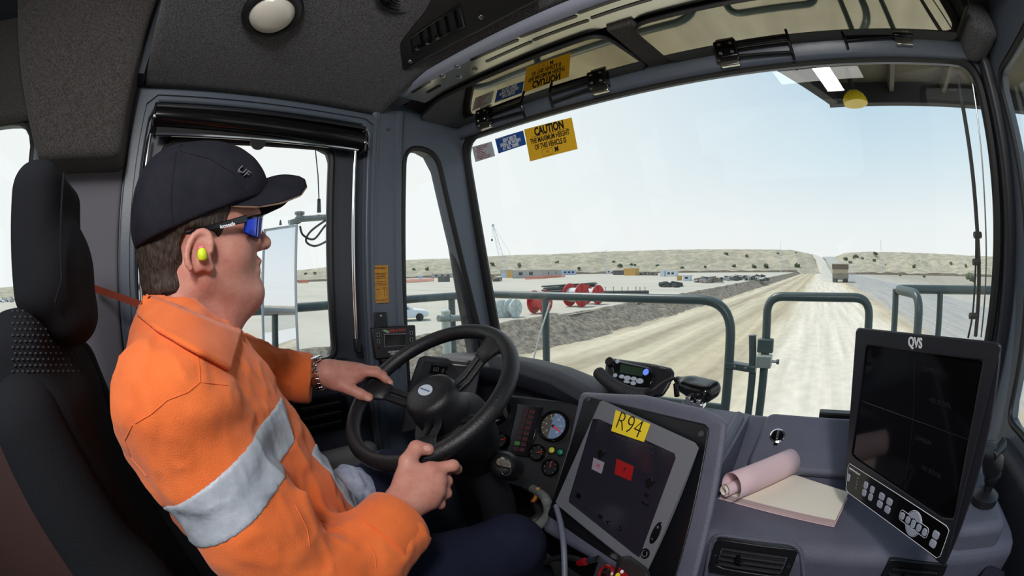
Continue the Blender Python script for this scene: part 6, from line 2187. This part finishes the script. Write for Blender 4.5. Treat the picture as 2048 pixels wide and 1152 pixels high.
# ---- sheds, huts and containers on the pad
def shed(name, label, x0, x1, yt, yb, mt, cat='shed', yb1=None, depth=6.0, roof=None, wins=0, wmt='window_dark', z=PZ):
    a, b = U(x0, yb, Z=z), U(x1, yb if yb1 is None else yb1, Z=z)
    mx = 330.0
    la, lb_ = np.linalg.norm(a), np.linalg.norm(b)
    if max(la, lb_) > mx:
        a, b = a * (mx / la), b * (mx / lb_)
        a[2] = b[2] = z
    h = (yb - yt) / 850 * np.linalg.norm(a)
    e = unit(b - a)
    bk = unit(np.array((a[0] + b[0], a[1] + b[1], 0)))
    bk = unit(bk - e * (bk @ e)) * depth
    up = np.array((0, 0, h))
    t = thing(name, label, cat, (a + b) / 2 + bk / 2)
    obj('walls', MB().hexa([a, b, b + up, a + up, a + bk, b + bk, b + bk + up, a + bk + up]), mt, t, smooth=0)
    ov = 0.25
    q0, q1, q2, q3 = a - e * ov - bk * 0.03, b + e * ov - bk * 0.03, b + e * ov + bk * 1.03, a - e * ov + bk * 1.03
    obj('roof', MB().prism([q + up for q in (q0, q1, q2, q3)], (0, 0, 0.25)), roof or mt, t, smooth=0)
    L_ = np.linalg.norm(b - a)
    fr = -unit(bk) * 0.06
    for k in range(wins):
        c = a + e * L_ * (k + 0.8) / (wins + 0.6)
        w2 = min(1.0, L_ * 0.05 + 0.4)
        obj('window', MB().prism([c + fr + e * u_ * w2 + np.array((0, 0, h * v_)) for u_, v_ in ((-1, 0.42), (1, 0.42), (1, 0.80), (-1, 0.80))], -fr), wmt, t, smooth=0)
    if wins == 0:
        for k in range(3):
            c = a + e * L_ * (k + 1) / 4
            obj('rib', MB().prism([c + fr + e * u_ * 0.12 + np.array((0, 0, h * v_)) for u_, v_ in ((-1, 0.04), (1, 0.04), (1, 0.96), (-1, 0.96))], -fr), mt, t, smooth=0)
    return t
shed('site_office', 'long beige site office with two dark windows and orange mesh before it', 1025, 1079, 542, 557, 'shed_beige', 'building', 556, 5, wins=2)
shed('site_office', 'beige site office with dark plant on its roof', 1084, 1123, 541, 556, 'shed_beige', 'building', 553, 5, wins=2)
shed('shed', 'small beige shed half behind the long site office near the pillar', 1001, 1013, 541, 555, 'shed_beige', 'shed', None, 5)
shed('shed', 'yellowish small store between two beige sheds', 1013, 1024, 543, 556, 'shed_yellow', 'shed', None, 4)
shed('roof_plant', 'dark flat box standing on the roof of the beige office', 1080, 1102, 535, 539, 'shed_dark', 'machine', None, 3, z=PZ + 2.4)
shed('container', 'pale blue white container far beyond the beige offices', 1124, 1152, 538, 547, 'shed_blue', 'container', None, 5, wins=3)
shed('hut', 'tiny white hut at the foot of a thin pole', 1212, 1222, 539, 547, 'shed_white', 'hut', None, 3, wins=1)
shed('container', 'ochre yellow container at the far edge of the pad', 1248, 1270, 538, 551, 'shed_yellow', 'container', None, 4)
shed('machine_shed', 'dark low machine parked beside the ochre container', 1226, 1247, 542, 550, 'shed_dark', 'machine', None, 4)
shed('hut', 'white hut with grey door on the pad', 1320, 1329, 542, 553, 'shed_white', 'hut', None, 3)
shed('hut', 'white hut with two windows at the edge of the pad', 1331, 1352, 543, 553, 'shed_white', 'hut', None, 3, wins=2)
shed('container', 'blue container with dark foot beside the left pillar', 907, 927, 545, 560, 'shed_blue', 'container', None, 4)
shed('shed', 'long grey shed seen through the quarter window', 863, 906, 546, 554, 'shed_beige', 'shed', None, 5, wins=3)
shed('crate', 'small grey crate standing before the long grey shed', 876, 889, 554, 564, 'shed_dark', 'crate', None, 3)
shed('tank', 'small turquoise covered skip in the quarter window', 836, 846, 551, 556, 'shed_blue', 'skip', None, 3)
shed('yard_truck', 'small white service truck by the scrap pile', 1366, 1380, 552, 562, 'shed_white', 'truck', None, 3, wins=1)
shed('yellow_box', 'small ochre box left of the white service truck', 1354, 1361, 553, 561, 'shed_yellow', 'box', None, 2)

# orange barrier mesh
def mesh_fence(label, pts, h):
    P_ = [U(x, y, Z=PZ) for x, y in pts]
    P_ = [p * min(1, 300 / np.linalg.norm(p)) for p in P_]
    for p in P_: p[2] = PZ
    t = thing('barrier_mesh', label, 'barrier', P_[0])
    mb = MB()
    for a, b in zip(P_[:-1], P_[1:]):
        n = max(2, int(np.linalg.norm(b - a) / 2))
        for k in range(4):
            z = 0.12 + h * k / 4
            mb.tube([a + np.array((0, 0, z)), b + np.array((0, 0, z))], h * 0.085, 4)
    obj('mesh_band', mb, 'barrier_orange', t, smooth=0, kind='stuff')
    for p in P_:
        obj('stake', MB().tube([p, p + np.array((0, 0, h * 1.15))], 0.05, 5), 'barrier_orange', t)
mesh_fence('orange barrier mesh across the quarter window', [(800, 566), (825, 565), (850, 564), (868, 562)], 1.6)
mesh_fence('orange barrier mesh in the door window', [(596, 564), (605, 564), (617, 563)], 2.0)
mesh_fence('orange barrier mesh in front of the beige offices', [(1050, 559), (1080, 558), (1100, 556), (1130, 554)], 1.3)

# ---- cable spools, steel frames and bundles
def spool(label, px, py, rpx, ang, w_, mt, drum):
    b0 = U(px, py + rpx, Z=PZ)
    d = np.linalg.norm(b0)
    r = rpx / 850 * d
    c = b0 + np.array((0, 0, r))
    vd = unit(np.array((b0[0], b0[1], 0)))
    pd = np.array((vd[1], -vd[0], 0))
    ax_ = unit(vd * math.cos(ang) + pd * math.sin(ang))
    t = thing('cable_spool', label, 'spool', b0)
    for k in (-0.5, 0.5):
        f = obj('flange', MB().lathe(c + ax_ * w_ * k, ax_, [(r * 0.16, -0.05), (r, -0.05), (r, 0.05), (r * 0.16, 0.05)], 32), mt, t, smooth=30)
        for q in range(6):
            a = q * math.pi / 3
            e1 = np.array((0, 0, 1.0))
            e2 = np.cross(ax_, e1)
            dd = e1 * math.cos(a) + e2 * math.sin(a)
            obj('spoke', MB().tube([c + ax_ * (w_ * k + 0.08 * (1 if k > 0 else -1)) + dd * r * 0.15, c + ax_ * (w_ * k + 0.08 * (1 if k > 0 else -1)) + dd * r * 0.95], 0.05, 4), mt, f, smooth=0)
    obj('drum', MB().lathe(c, ax_, [(r * 0.62, -w_ / 2), (r * 0.62, w_ / 2)], 28), drum, t)
spool('red cable spool nearest the left windscreen pillar', 1080, 604, 23, 2.2, 1.3, 'spool_red', 'spool_red')
spool('large red cable spool with pale drum left of its twin', 1152, 590, 23, 2.25, 1.7, 'spool_red', 'spool_white')
spool('red cable spool with pale drum right of its larger twin', 1185, 589, 19, 2.25, 1.7, 'spool_red', 'spool_white')
spool('pale empty spool with cross-shaped hub beside the pillar', 1004, 617, 17, 2.9, 0.6, 'spool_white', 'spool_white')
spool('pale empty spool just right of the one by the pillar', 1026, 616, 18, 2.3, 0.7, 'spool_white', 'spool_white')
def px_box(name, label, cat, pts, h, mt, w_=1.2):
    P_ = [U(x, y, Z=PZ) for x, y in pts]
    d = unit(P_[1] - P_[0])
    n_ = unit(np.array((-d[1], d[0], 0))) * w_
    t = thing(name, label, cat, P_[0])
    for k in range(4):
        z = np.array((0, 0, h * (0.1 + 0.26 * k)))
        o_ = n_ * (0.3 * (k % 2))
        obj('beam', MB().hexa([P_[0] + z + o_, P_[1] + z + o_, P_[1] + z + o_ + n_, P_[0] + z + o_ + n_] + [q + np.array((0, 0, h * 0.18)) for q in (P_[0] + z + o_, P_[1] + z + o_, P_[1] + z + o_ + n_, P_[0] + z + o_ + n_)]), mt, t, smooth=0)
    for k in (0.1, 0.5, 0.9):
        q = P_[0] * (1 - k) + P_[1] * k
        obj('bearer', MB().hexa([q, q + d * 0.3, q + d * 0.3 + n_ * 1.2, q + n_ * 1.2] + [r_ + np.array((0, 0, h * 0.12)) for r_ in (q, q + d * 0.3, q + d * 0.3 + n_ * 1.2, q + n_ * 1.2)]), mt, t, smooth=0)
px_box('steel_bundle', 'stack of dark steel beams behind the red spools', 'beams', [(1098, 588), (1160, 582)], 1.3, 'dark_steel')
px_box('steel_bundle', 'dark steel frame lying behind the upper red spools', 'beams', [(1128, 580), (1196, 573)], 0.9, 'dark_steel')
px_box('steel_skid', 'long low steel frame on the pad right of the spools', 'frame', [(1206, 589), (1298, 588)], 0.5, 'dark_steel', 0.8)
for k, x in enumerate((1196, 1211, 1227, 1244, 1256, 1272, 1280, 1290)):
    p = U(x, 587 - 0.6 * (k % 3), Z=PZ)
    tag(obj('stake', MB().tube([p, p + np.array((0, 0, 1.1))], 0.05, 5), 'dark_steel'), 'thin dark stake along the low steel frame, %s from the red spools' % ('first', 'second', 'third', 'fourth', 'fifth', 'sixth', 'seventh', 'eighth')[k], 'stake', 'stakes along the steel frame')
rr_ = random.Random(5)
def heap(label, x0, x1, y0, y1, n, mts, hmax, dark=False):
    for mt in mts:
        pass
    mb = MB()
    for k in range(n):
        p = U(rr_.uniform(x0, x1), rr_.uniform(y0, y1), Z=PZ)
        r = np.linalg.norm(p)
        sx_, sy_, sz_ = (rr_.uniform(0.2, 1.6) for _ in range(3))
        mb.cur = rr_.randrange(len(mts))
        mb.box(p + np.array((0, 0, sz_ * hmax * 0.3)), (sx_ * 0.8, sy_ * 0.8, sz_ * hmax * 0.3), rotm(rr_.uniform(-.3, .3), rr_.uniform(-.3, .3), rr_.uniform(0, 3)))
    o = obj('scrap_pile', mb, mts, smooth=0, kind='stuff')
    tag(o, label, 'scrap')
heap('grey heap of scrap steel and pipe on the pad beyond the railing', 1392, 1440, 559, 566, 70, ['dark_steel', 'shed_beige', 'shed_dark', 'bank_earth'], 1.2)
heap('long dark row of stacked pipes and posts beside the embankment', 1450, 1535, 556, 562, 90, ['dark_steel', 'shed_dark', 'shed_beige'], 1.4)
heap('dark green pile of netting lying on the pad', 1326, 1355, 571, 575, 30, ['dark_steel'], 0.8)
heap('dark row of parked machines along the foot of the ridge', 1277, 1314, 548, 551, 40, ['shed_dark', 'bank_earth'], 1.8)
heap('dark debris at the pad edge left of the sheds', 984, 1000, 557, 563, 30, ['shed_dark', 'shed_yellow'], 1.6)
heap('pale jumble of plant and vehicles seen through the rear side window', 0, 40, 598, 606, 60, ['shed_white', 'shed_beige', 'shed_dark'], 1.5)
heap('dark timber edging in the door window', 622, 660, 557, 560, 40, ['shed_dark'], 1.6)

# crane with lattice boom beyond the offices
cb0, ct0 = U(1013, 546, Z=PZ), None
cb0 = cb0 * (260 / np.linalg.norm(cb0))
cb0[2] = PZ
dist = np.linalg.norm(cb0)
ct0 = ray(986, 451) * dist
t = thing('crane', 'pale lattice boom crane standing beyond the site offices', 'crane', cb0)
side = unit(np.cross(unit(ct0 - cb0), np.array((cb0[0], cb0[1], 0.0))))
for k in (-1, 1):
    obj('boom_chord', MB().tube([cb0 + side * 1.4 * k, cb0 + (ct0 - cb0) * 0.5 + side * 1.2 * k, ct0 + side * 0.3 * k], 0.14, 5), 'shed_white', t)
mb = MB()
for k in range(22):
    f0, f1 = k / 22, (k + 1) / 22
    w0, w1 = 1.4 - 1.1 * f0, 1.4 - 1.1 * f1
    sg_ = 1 if k % 2 else -1
    mb.tube([cb0 + (ct0 - cb0) * f0 + side * w0 * sg_, cb0 + (ct0 - cb0) * f1 - side * w1 * sg_], 0.07, 4)
obj('boom_lattice', mb, 'shed_white', t, smooth=0, kind='stuff')
obj('boom_head', MB().box(ct0, (0.5, 0.5, 0.8)), 'shed_blue', t, smooth=0)
hk = ray(984, 480) * dist
obj('hoist_line', MB().tube([ct0, hk], 0.06, 4), 'dark_steel', t)
obj('hook_block', MB().box(hk, (0.35, 0.35, 0.7)), 'dark_steel', t, smooth=0)
obj('pendant_line', MB().tube([ct0, ray(1019, 503) * dist], 0.06, 4), 'shed_blue', t)
obj('mast', MB().tube([cb0 + np.array((2, 0, 0)), ray(1019, 503) * dist], 0.13, 5), 'shed_white', t)
obj('crane_cab', MB().hexa([cb0 + np.array(q) for q in ((-3, -1.5, 0), (3, -1.5, 0), (3, 1.5, 0), (-3, 1.5, 0), (-3, -1.5, 3), (3, -1.5, 3), (3, 1.5, 3), (-3, 1.5, 3))]), 'shed_blue', t, smooth=0)

# haul truck ahead on the pale road, seen from behind
hx, hy = 8.9, 168.0
t = thing('haul_truck', 'dusty haul truck driving away ahead on the pale road', 'truck', (hx, hy, GZ))
def lb_(p): return np.array((hx, hy, GZ)) + np.array(p)
mb = MB().loops([[lb_(q) for q in ((-3.2, y, z0), (3.2, y, z0), (3.5, y, z1), (-3.5, y, z1))] for y, z0, z1 in ((0, 3.4, 6.3), (3.5, 2.7, 6.5), (9.0, 3.6, 6.6))])
obj('tray', mb, 'truck_tan', t, bevel=0.15)
mat('lip_brown', s(104, 88, 72), 0.85)
obj('tray_lip', MB().box(lb_((0, -0.1, 5.75)), (3.5, 0.25, 0.85)), 'lip_brown', t, smooth=0)
obj('tray_canopy', MB().hexa([lb_(q) for q in ((-3.5, 8.5, 6.4), (3.5, 8.5, 6.4), (3.3, 12.5, 6.8), (-3.3, 12.5, 6.8), (-3.5, 8.5, 6.9), (3.5, 8.5, 6.9), (3.3, 12.5, 7.1), (-3.3, 12.5, 7.1))]), 'truck_tan', t, smooth=0)
obj('chassis', MB().box(lb_((0, 5, 2.2)), (1.2, 5.0, 0.9)), 'truck_dust', t, smooth=0)
obj('tail_plate', MB().hexa([lb_(q) for q in ((-3.0, -0.3, 3.3), (3.0, -0.3, 3.3), (3.3, -0.3, 4.8), (-3.3, -0.3, 4.8), (-3.0, 0.2, 3.3), (3.0, 0.2, 3.3), (3.3, 0.2, 4.8), (-3.3, 0.2, 4.8))]), 'truck_tan', t, smooth=0)
obj('axle_housing', MB().lathe(lb_((0, 1.6, 1.7)), (1, 0, 0), [(0.75, -2.2), (0.75, 2.2)], 16), 'shed_white', t)
for x in (-2.75, -1.6, 1.6, 2.75):
    obj('wheel', MB().lathe(lb_((x, 1.6, 1.7)), (1, 0, 0), [(0.8, -0.5), (1.55, -0.5), (1.72, -0.3), (1.72, 0.3), (1.55, 0.5), (0.8, 0.5)], 24), 'dark_steel', t)
for x in (-2.6, 2.6):
    obj('wheel', MB().lathe(lb_((x, 9.0, 1.7)), (1, 0, 0), [(0.8, -0.5), (1.55, -0.5), (1.72, -0.3), (1.72, 0.3), (1.55, 0.5), (0.8, 0.5)], 24), 'dark_steel', t)
obj('mudflap', MB().box(lb_((-2.2, -0.1, 2.5)), (1.25, 0.06, 1.0)), 'truck_dust', t, smooth=0)
obj('mudflap', MB().box(lb_((2.2, -0.1, 2.5)), (1.25, 0.06, 1.0)), 'truck_dust', t, smooth=0)

# dust hanging behind the haul truck
dmt = bpy.data.materials.new('dust')
dmt.use_nodes = True
MATS['dust'] = dmt
n_ = dmt.node_tree
n_.nodes.clear()
o2_ = n_.nodes.new('ShaderNodeOutputMaterial')
vs_ = n_.nodes.new('ShaderNodeVolumeScatter')
vs_.inputs['Color'].default_value = (0.95, 0.92, 0.86, 1)
vs_.inputs['Density'].default_value = 0.010
n_.links.new(vs_.outputs[0], o2_.inputs['Volume'])
import bmesh as _bm
bm_ = _bm.new()
_bm.ops.create_icosphere(bm_, subdivisions=3, radius=1)
V_ = np.array([tuple(v.co) for v in bm_.verts])
F_ = np.array([[v.index for v in f.verts] for f in bm_.faces])
bm_.free()
V_ = V_ * (1 + 0.15 * vnoise(V_ + 3, 2.0)[:, None]) * np.array((9.0, 24.0, 5.5)) + np.array((hx - 0.5, hy + 12.0, GZ + 3.0))
V_[:, 2] = np.maximum(V_[:, 2], GZ + 0.05)
du = vobj('dust_cloud', V_, F_, 'dust', kind='stuff')
tag(du, 'thin pale dust hanging round the haul truck on the road', 'dust')

# white car on the pad, half behind the quarter window's edge
cpos = U(808, 641, Z=PZ)
t = thing('car', 'white car parked on the pad behind the door post', 'car', cpos)
cdir_ = unit(np.array((0.55, 0.85, 0)))
cn_ = np.array((-cdir_[1], cdir_[0], 0))
def cl_(x, y, z): return cpos + cdir_ * x + cn_ * y + np.array((0, 0, z))
secs = [(-2.2, 0.55, 0.95), (-2.1, 0.35, 1.0), (-1.0, 0.3, 1.02), (0.9, 0.3, 0.98), (1.9, 0.35, 0.85), (2.15, 0.45, 0.7)]
obj('car_body', MB().loops([[cl_(x, -0.85, z0), cl_(x, 0.85, z0), cl_(x, 0.82, z1), cl_(x, -0.82, z1)] for x, z0, z1 in secs]), 'car_white', t, bevel=0.08)
obj('car_cabin', MB().loops([[cl_(x, -w2, z0), cl_(x, w2, z0), cl_(x + d2, w2 * 0.85, z1), cl_(x + d2, -w2 * 0.85, z1)] for x, w2, z0, z1, d2 in ((-2.0, 0.8, 0.95, 1.4, 0.2), (-1.6, 0.8, 0.95, 1.48, 0), (0.2, 0.8, 0.95, 1.48, 0), (0.95, 0.8, 0.95, 1.0, -0.1))]), 'car_white', t, bevel=0.05)
for y in (-0.79, 0.79):
    obj('car_window', MB().prism([cl_(x, y * k, z) for x, z, k in ((-1.5, 1.02, 1.0), (0.5, 1.02, 1.0), (0.1, 1.38, 0.92), (-1.4, 1.38, 0.92))], cn_ * (0.02 if y > 0 else -0.02)), 'window_dark', t, smooth=0)
for x in (-1.4, 1.35):
    for y in (-0.82, 0.82):
        obj('wheel', MB().lathe(cl_(x, y, 0.33), cn_, [(0.18, -0.1), (0.31, -0.1), (0.33, -0.06), (0.33, 0.06), (0.31, 0.1), (0.18, 0.1)], 18), 'rubber', t)

# ---- the truck's own deck rails, gate, mirror, canopy and wiper
rz = U(1300, 597, Y=2.1)[2]
rr0 = 0.0255
xr = U(1462, 640, Y=2.1)[0]
pth = rounded_path([np.array((-2.22, -1.6, rz)), np.array((-2.22, 2.1, rz)), np.array((xr, 2.1, rz)), np.array((xr - 0.0, 2.1, -1.3))], 0.17, 9)
t = thing('deck_handrail', 'long dark green handrail along the deck outside the windscreen', 'handrail', (-1.3, 2.1, -1.3))
obj('rail_tube', MB().tube(pth, rr0, 14), 'rail_green', t, smooth=70)
for p in ((-2.22, U(905, 650, X=-2.22)[1], rz), (U(1092, 650, Y=2.1)[0], 2.1, rz), (-2.22, -0.2, rz)):
    p = np.array(p)
    obj('rail_post', MB().tube([p, p * np.array((1, 1, 0)) + np.array((0, 0, -1.3))], rr0 * 0.92, 12), 'rail_green', t)
for q in (0.35,):
    obj('mid_rail', MB().tube([np.array((-2.22, -1.6, rz - 0.55)), np.array((-2.22, 2.1, rz - 0.55)), np.array((xr, 2.1, rz - 0.55))], rr0 * 0.8, 10), 'rail_green', t)
ba, bb = U(1452, 728, Y=2.09), U(1512, 738, Y=2.09)
obj('rail_clamp', MB().hexa([ba + np.array((0, -0.03, 0.016)), bb + np.array((0, -0.03, 0.016)), bb + np.array((0, -0.03, -0.016)), ba + np.array((0, -0.03, -0.016))] + [q for q in (ba + np.array((0, 0.03, 0.016)), bb + np.array((0, 0.03, 0.016)), bb + np.array((0, 0.03, -0.016)), ba + np.array((0, 0.03, -0.016)))]), 'rail_green', t, bevel=0.004)
for q in (0.32, 0.68):
    obj('clamp_bolt', MB().lathe(ba * (1 - q) + bb * q + np.array((0, -0.03, 0)), (0, -1, 0), [(0.011, 0), (0.011, 0.008), (0.004, 0.01)], 8), 'steel', t)
# gate hoop
t = thing('gate', 'dark green tubular gate hoop with latch ahead of the windscreen', 'gate', (0, 2.1, -1.3))
gl, gr, gz = U(1533, 660, Y=2.1)[0], U(1737, 650, Y=2.1)[0], U(1630, 594, Y=2.1)[2]
obj('gate_hoop', MB().tube(rounded_path([np.array((gl, 2.1, -1.3)), np.array((gl, 2.1, gz)), np.array((gr, 2.1, gz)), np.array((gr, 2.1, -1.3))], 0.085, 9), 0.022, 14), 'rail_green', t, smooth=70)
obj('gate_bar', MB().tube([np.array((gl, 2.1, gz - 0.62)), np.array((gr, 2.1, gz - 0.62))], 0.02, 10), 'rail_green', t)
lp = U(1503, 745, Y=2.09)
obj('latch_post', MB().tube([U(1505, 670, Y=2.1), U(1505, 745, Y=2.1), U(1505, 745, Y=2.1) * np.array((1, 1, 0)) + np.array((0, 0, -1.3))], 0.02, 12), 'rail_green', t)
a = U(1528, 722, Y=2.07)
obj('latch_sleeve', MB().box(a, (0.040, 0.032, 0.030)), 'rail_bright', t, bevel=0.005)
obj('latch_plate', MB().box(a + np.array((0.0, 0.02, 0.072)), (0.042, 0.02, 0.035)), 'rail_green', t, bevel=0.008)
obj('latch_pin', MB().tube([a, a + np.array((0.072, 0, 0))], 0.007, 8), 'steel', t)
obj('pin_knob', MB().tube([a + np.array((0.066, 0, 0)), a + np.array((0.080, 0, 0))], 0.012, 10), 'rail_green', t)
# right-hand rail
y3 = 2.6
t = thing('deck_handrail', 'dark handrail right of the gate beyond the tall monitor', 'handrail', (1.0, y3, -1.3))
p0, p1 = U(1790, 578, Y=y3), U(1990, 577, Y=y3)
z3 = p0[2]
obj('rail_tube', MB().tube(rounded_path([np.array((p0[0] + 0.085, y3 - 0.35, -1.3)), np.array((p0[0] + 0.085, y3 - 0.35, z3 - 0.01)), np.array((p0[0], y3, z3)), np.array((p1[0] + 1.2, y3, z3)), np.array((p1[0] + 1.2, -1.0, z3))], 0.09, 7), 0.026, 14), 'rail_green', t, smooth=70)
for x in (1791, 1880):
    q = U(x, 600, Y=y3)
    obj('rail_post', MB().tube([np.array((q[0], y3, z3)), np.array((q[0], y3, -1.3))], 0.022, 12), 'rail_green', t)
obj('mid_rail', MB().tube([np.array((p0[0], y3, z3 - 0.5)), np.array((p1[0] + 1.2, y3, z3 - 0.5)), np.array((p1[0] + 1.2, -1, z3 - 0.5))], 0.02, 10), 'rail_green', t)
# white post with cross clamp
t = thing('white_post', 'pale post with green cross clamp outside the quarter window', 'post', U(897, 720, X=-2.1))
w0, w1 = U(891, 622, X=-2.1), U(898, 722, X=-2.1)
obj('post_tube', MB().tube([w0, np.array((w0[0], w0[1], -1.3))], 0.028, 16), 'post_white', t)
obj('post_cap', MB().lathe(w0, (0, 0, 1), [(0.030, -0.012), (0.030, 0.0), (0.022, 0.008), (0, 0.010)], 16), 'post_white', t)
ca_, cb_ = U(877, 637, X=-2.08), U(922, 636, X=-2.08)
obj('cross_clamp', MB().tube([ca_, cb_], 0.021, 12), 'rail_bright', t)
obj('clamp_band', MB().tube([(ca_ + cb_) / 2 - np.array((0, 0.01, 0)), (ca_ + cb_) / 2 + np.array((0, 0.01, 0))], 0.026, 12), 'rail_bright', t)
# thin pale strand
rp_o = obj('strand', MB().tube([U(1100, 605, Y=2.0), U(1084, 655, Y=1.95), U(1064, 728, Y=1.9)], 0.005, 6), 'post_white')
tag(rp_o, 'thin pale strand slanting beside the rail post', 'strand')
# the truck's deck under the rails
obj('floor_deck', MB().bx(-2.3, 2.4, 1.5, 2.75, -1.36, -1.30).bx(-2.3, XL - 0.08, -1.7, 1.5, -1.36, -1.30), 'rail_green', kind='structure')

# outside mirror with aerial bracket
mn = unit((0.50, -0.86, 0.05))
mp_ = plane_fns(U(560, 580, X=-2.0), mn)
t = thing('wing_mirror', 'tall rectangular wing mirror outside the door window', 'mirror', mp_(562, 705))
mq = [(529, 459), (594, 449), (597, 705), (528, 712)]
slab_px('mirror_back', mp_, mq, -0.05, -0.004, 'shed_white', t, bevel=0.006)
mqi = [(532, 463), (591, 454), (594, 702), (531, 708)]
slab_px('mirror_glass', mp_, mqi, -0.003, 0.0015, 'mirror', t, smooth=0)
obj('mirror_frame', MB().tube([mp_(*q, 0.0) for q in mq], 0.006, 6, closed=True), 'shed_white', t)
t = thing('mirror_bracket', 'steel mirror bracket arm with whip aerial outside the door window', 'bracket', U(610, 440, X=-2.0))
obj('bracket_arm', MB().tube([U(578, 446, X=-2.0), U(600, 438, X=-2.0), U(690, 432, X=-2.0)], 0.016, 8), 'rail_bright', t)
obj('bracket_plate', MB().hexa([U(x, y, X=X_) for X_ in (-2.0, -2.04) for x, y in ((578, 449), (602, 436), (602, 446), (585, 452))]), 'dark_steel', t, bevel=0.003)
obj('bracket_stud', MB().tube([U(561, 450, X=-2.0), U(561, 440, X=-2.0)], [0.008, 0.003], 8), 'dark_steel', t)
obj('beacon_stub', MB().lathe(U(599, 437, X=-2.0), (0, 0, 1), [(0.018, 0), (0.018, 0.018), (0.026, 0.020), (0.026, 0.032), (0.01, 0.036)], 16), 'rail_bright', t)
obj('aerial_base', MB().tube([U(638, 425, X=-2.0), U(638, 410, X=-2.0), U(638, 398, X=-2.0)], [0.012, 0.010, 0.009], 10), 'dark_steel', t)
obj('aerial_whip', MB().tube([U(638, 400, X=-2.0), U(636, 350, X=-2.0), U(630, 290, X=-2.0)], 0.0032, 6), 'dark_steel', t)
obj('aerial_cable', MB().tube(smooth_path([U(600, 452, X=-1.99), U(606, 470, X=-1.99), U(628, 478, X=-1.99), U(650, 452, X=-1.99), U(668, 438, X=-1.99)], 30), 0.0055, 7), 'dark_steel', t)
obj('aerial_cable', MB().tube(smooth_path([U(655, 438, X=-1.98), U(622, 462, X=-1.98), U(612, 482, X=-1.98), U(628, 492, X=-1.98), U(650, 484, X=-1.98), U(668, 470, X=-1.98)], 30), 0.0055, 7), 'dark_steel', t)

# canopy over the deck, with the added hat dome below it
t = thing('canopy', 'tan underside and dark front beam of the canopy over the cab', 'canopy', (1.0, 2.0, 0.93))
pl_ = [(-0.35, 1.45), (2.6, 1.45), (2.6, 2.5), (0.19, 2.5), (-0.12, 2.0)]
obj('canopy_plate', MB().prism([np.array((x, y, 1.06)) for x, y in pl_], (0, 0, 0.05)), 'canopy_tan', t, smooth=0)
def beam_box(name, a, b, z0, z1, th_, mt):
    a, b = np.array(a, float), np.array(b, float)
    d = unit(b - a)
    n_ = np.array((-d[1], d[0])) * th_
    return obj(name, MB().loops([[np.array((q[0], q[1], z)) for q in (a, b, b + n_, a + n_)] for z in (z0, z1)]), mt, t, smooth=0)
beam_box('front_beam', (0.19, 2.5), (2.6, 2.5), 0.93, 1.09, 0.06, 'canopy_dark')
beam_box('side_beam', (-0.35, 1.45), (0.19, 2.5), 0.925, 1.09, -0.06, 'canopy_dark')
for k, x in enumerate((0.55, 0.95, 1.35)):
    beam_box('canopy_rib', (x, 1.5), (x + 0.1, 2.48), 0.99, 1.06, 0.03, 'canopy_tan')
t2 = thing('reflected_hat', 'yellow dome standing in for a reflected hard hat, under the canopy edge', 'reflection stand-in', U(1712, 212, Y=2.3))
bc = U(1712, 208, Y=2.3)  # hard hat mirrored in the windscreen, built as a hanging dome
obj('hat_dome', MB().lathe(bc, (0, 0, 1), [(0.075, 0.0), (0.076, 0.012), (0.072, 0.03), (0.06, 0.052), (0.04, 0.068), (0.0, 0.075)], 28), 'hat_yellow', t2, smooth=70)
for k in range(3):
    obj('hat_rib', MB().tube([bc + np.array((0.077 * math.sin(a) * math.cos(k - 1.0), 0.077 * math.sin(a) * math.sin(k - 1.0), 0.077 * math.cos(a))) for a in np.linspace(-1.4, 1.4, 12)], 0.004, 5), 'hat_yellow', t2)
obj('hat_stem', MB().tube([bc + np.array((0, 0, 0.07)), bc + np.array((0, 0, 0.25))], 0.015, 8), 'canopy_dark', t2)

# wiper outside the right side of the windscreen
wop = (np.array((0, 1.20, 0.57)) - wn * 0.03, wn)
def onwo(px, py): return U(px, py, pl=wop)
t = thing('windscreen_wiper', 'black wiper arm and blade at the right edge of the windscreen', 'wiper', onwo(1950, 680))
obj('wiper_blade', MB().tube(smooth_path([onwo(1916, 150), onwo(1926, 215), onwo(1942, 320), onwo(1953, 440), onwo(1958, 560), onwo(1951, 672)], 24), 0.0085, 8), 'rubber', t)
obj('wiper_arm', MB().tube(smooth_path([onwo(1938, 130), onwo(1958, 260), onwo(1969, 400), onwo(1972, 540), onwo(1962, 674)], 24), 0.0032, 8), 'steel', t)
obj('wiper_hose', MB().tube(smooth_path([onwo(1952, 470), onwo(1950, 560), onwo(1945, 630), onwo(1936, 676)], 16), 0.004, 7), 'rubber', t)
for q in ((1953, 470), (1951, 524), (1944, 632)):
    obj('wiper_joint', MB().tube([onwo(q[0] - 5, q[1]), onwo(q[0] + 9, q[1])], 0.010, 8), 'rubber', t)
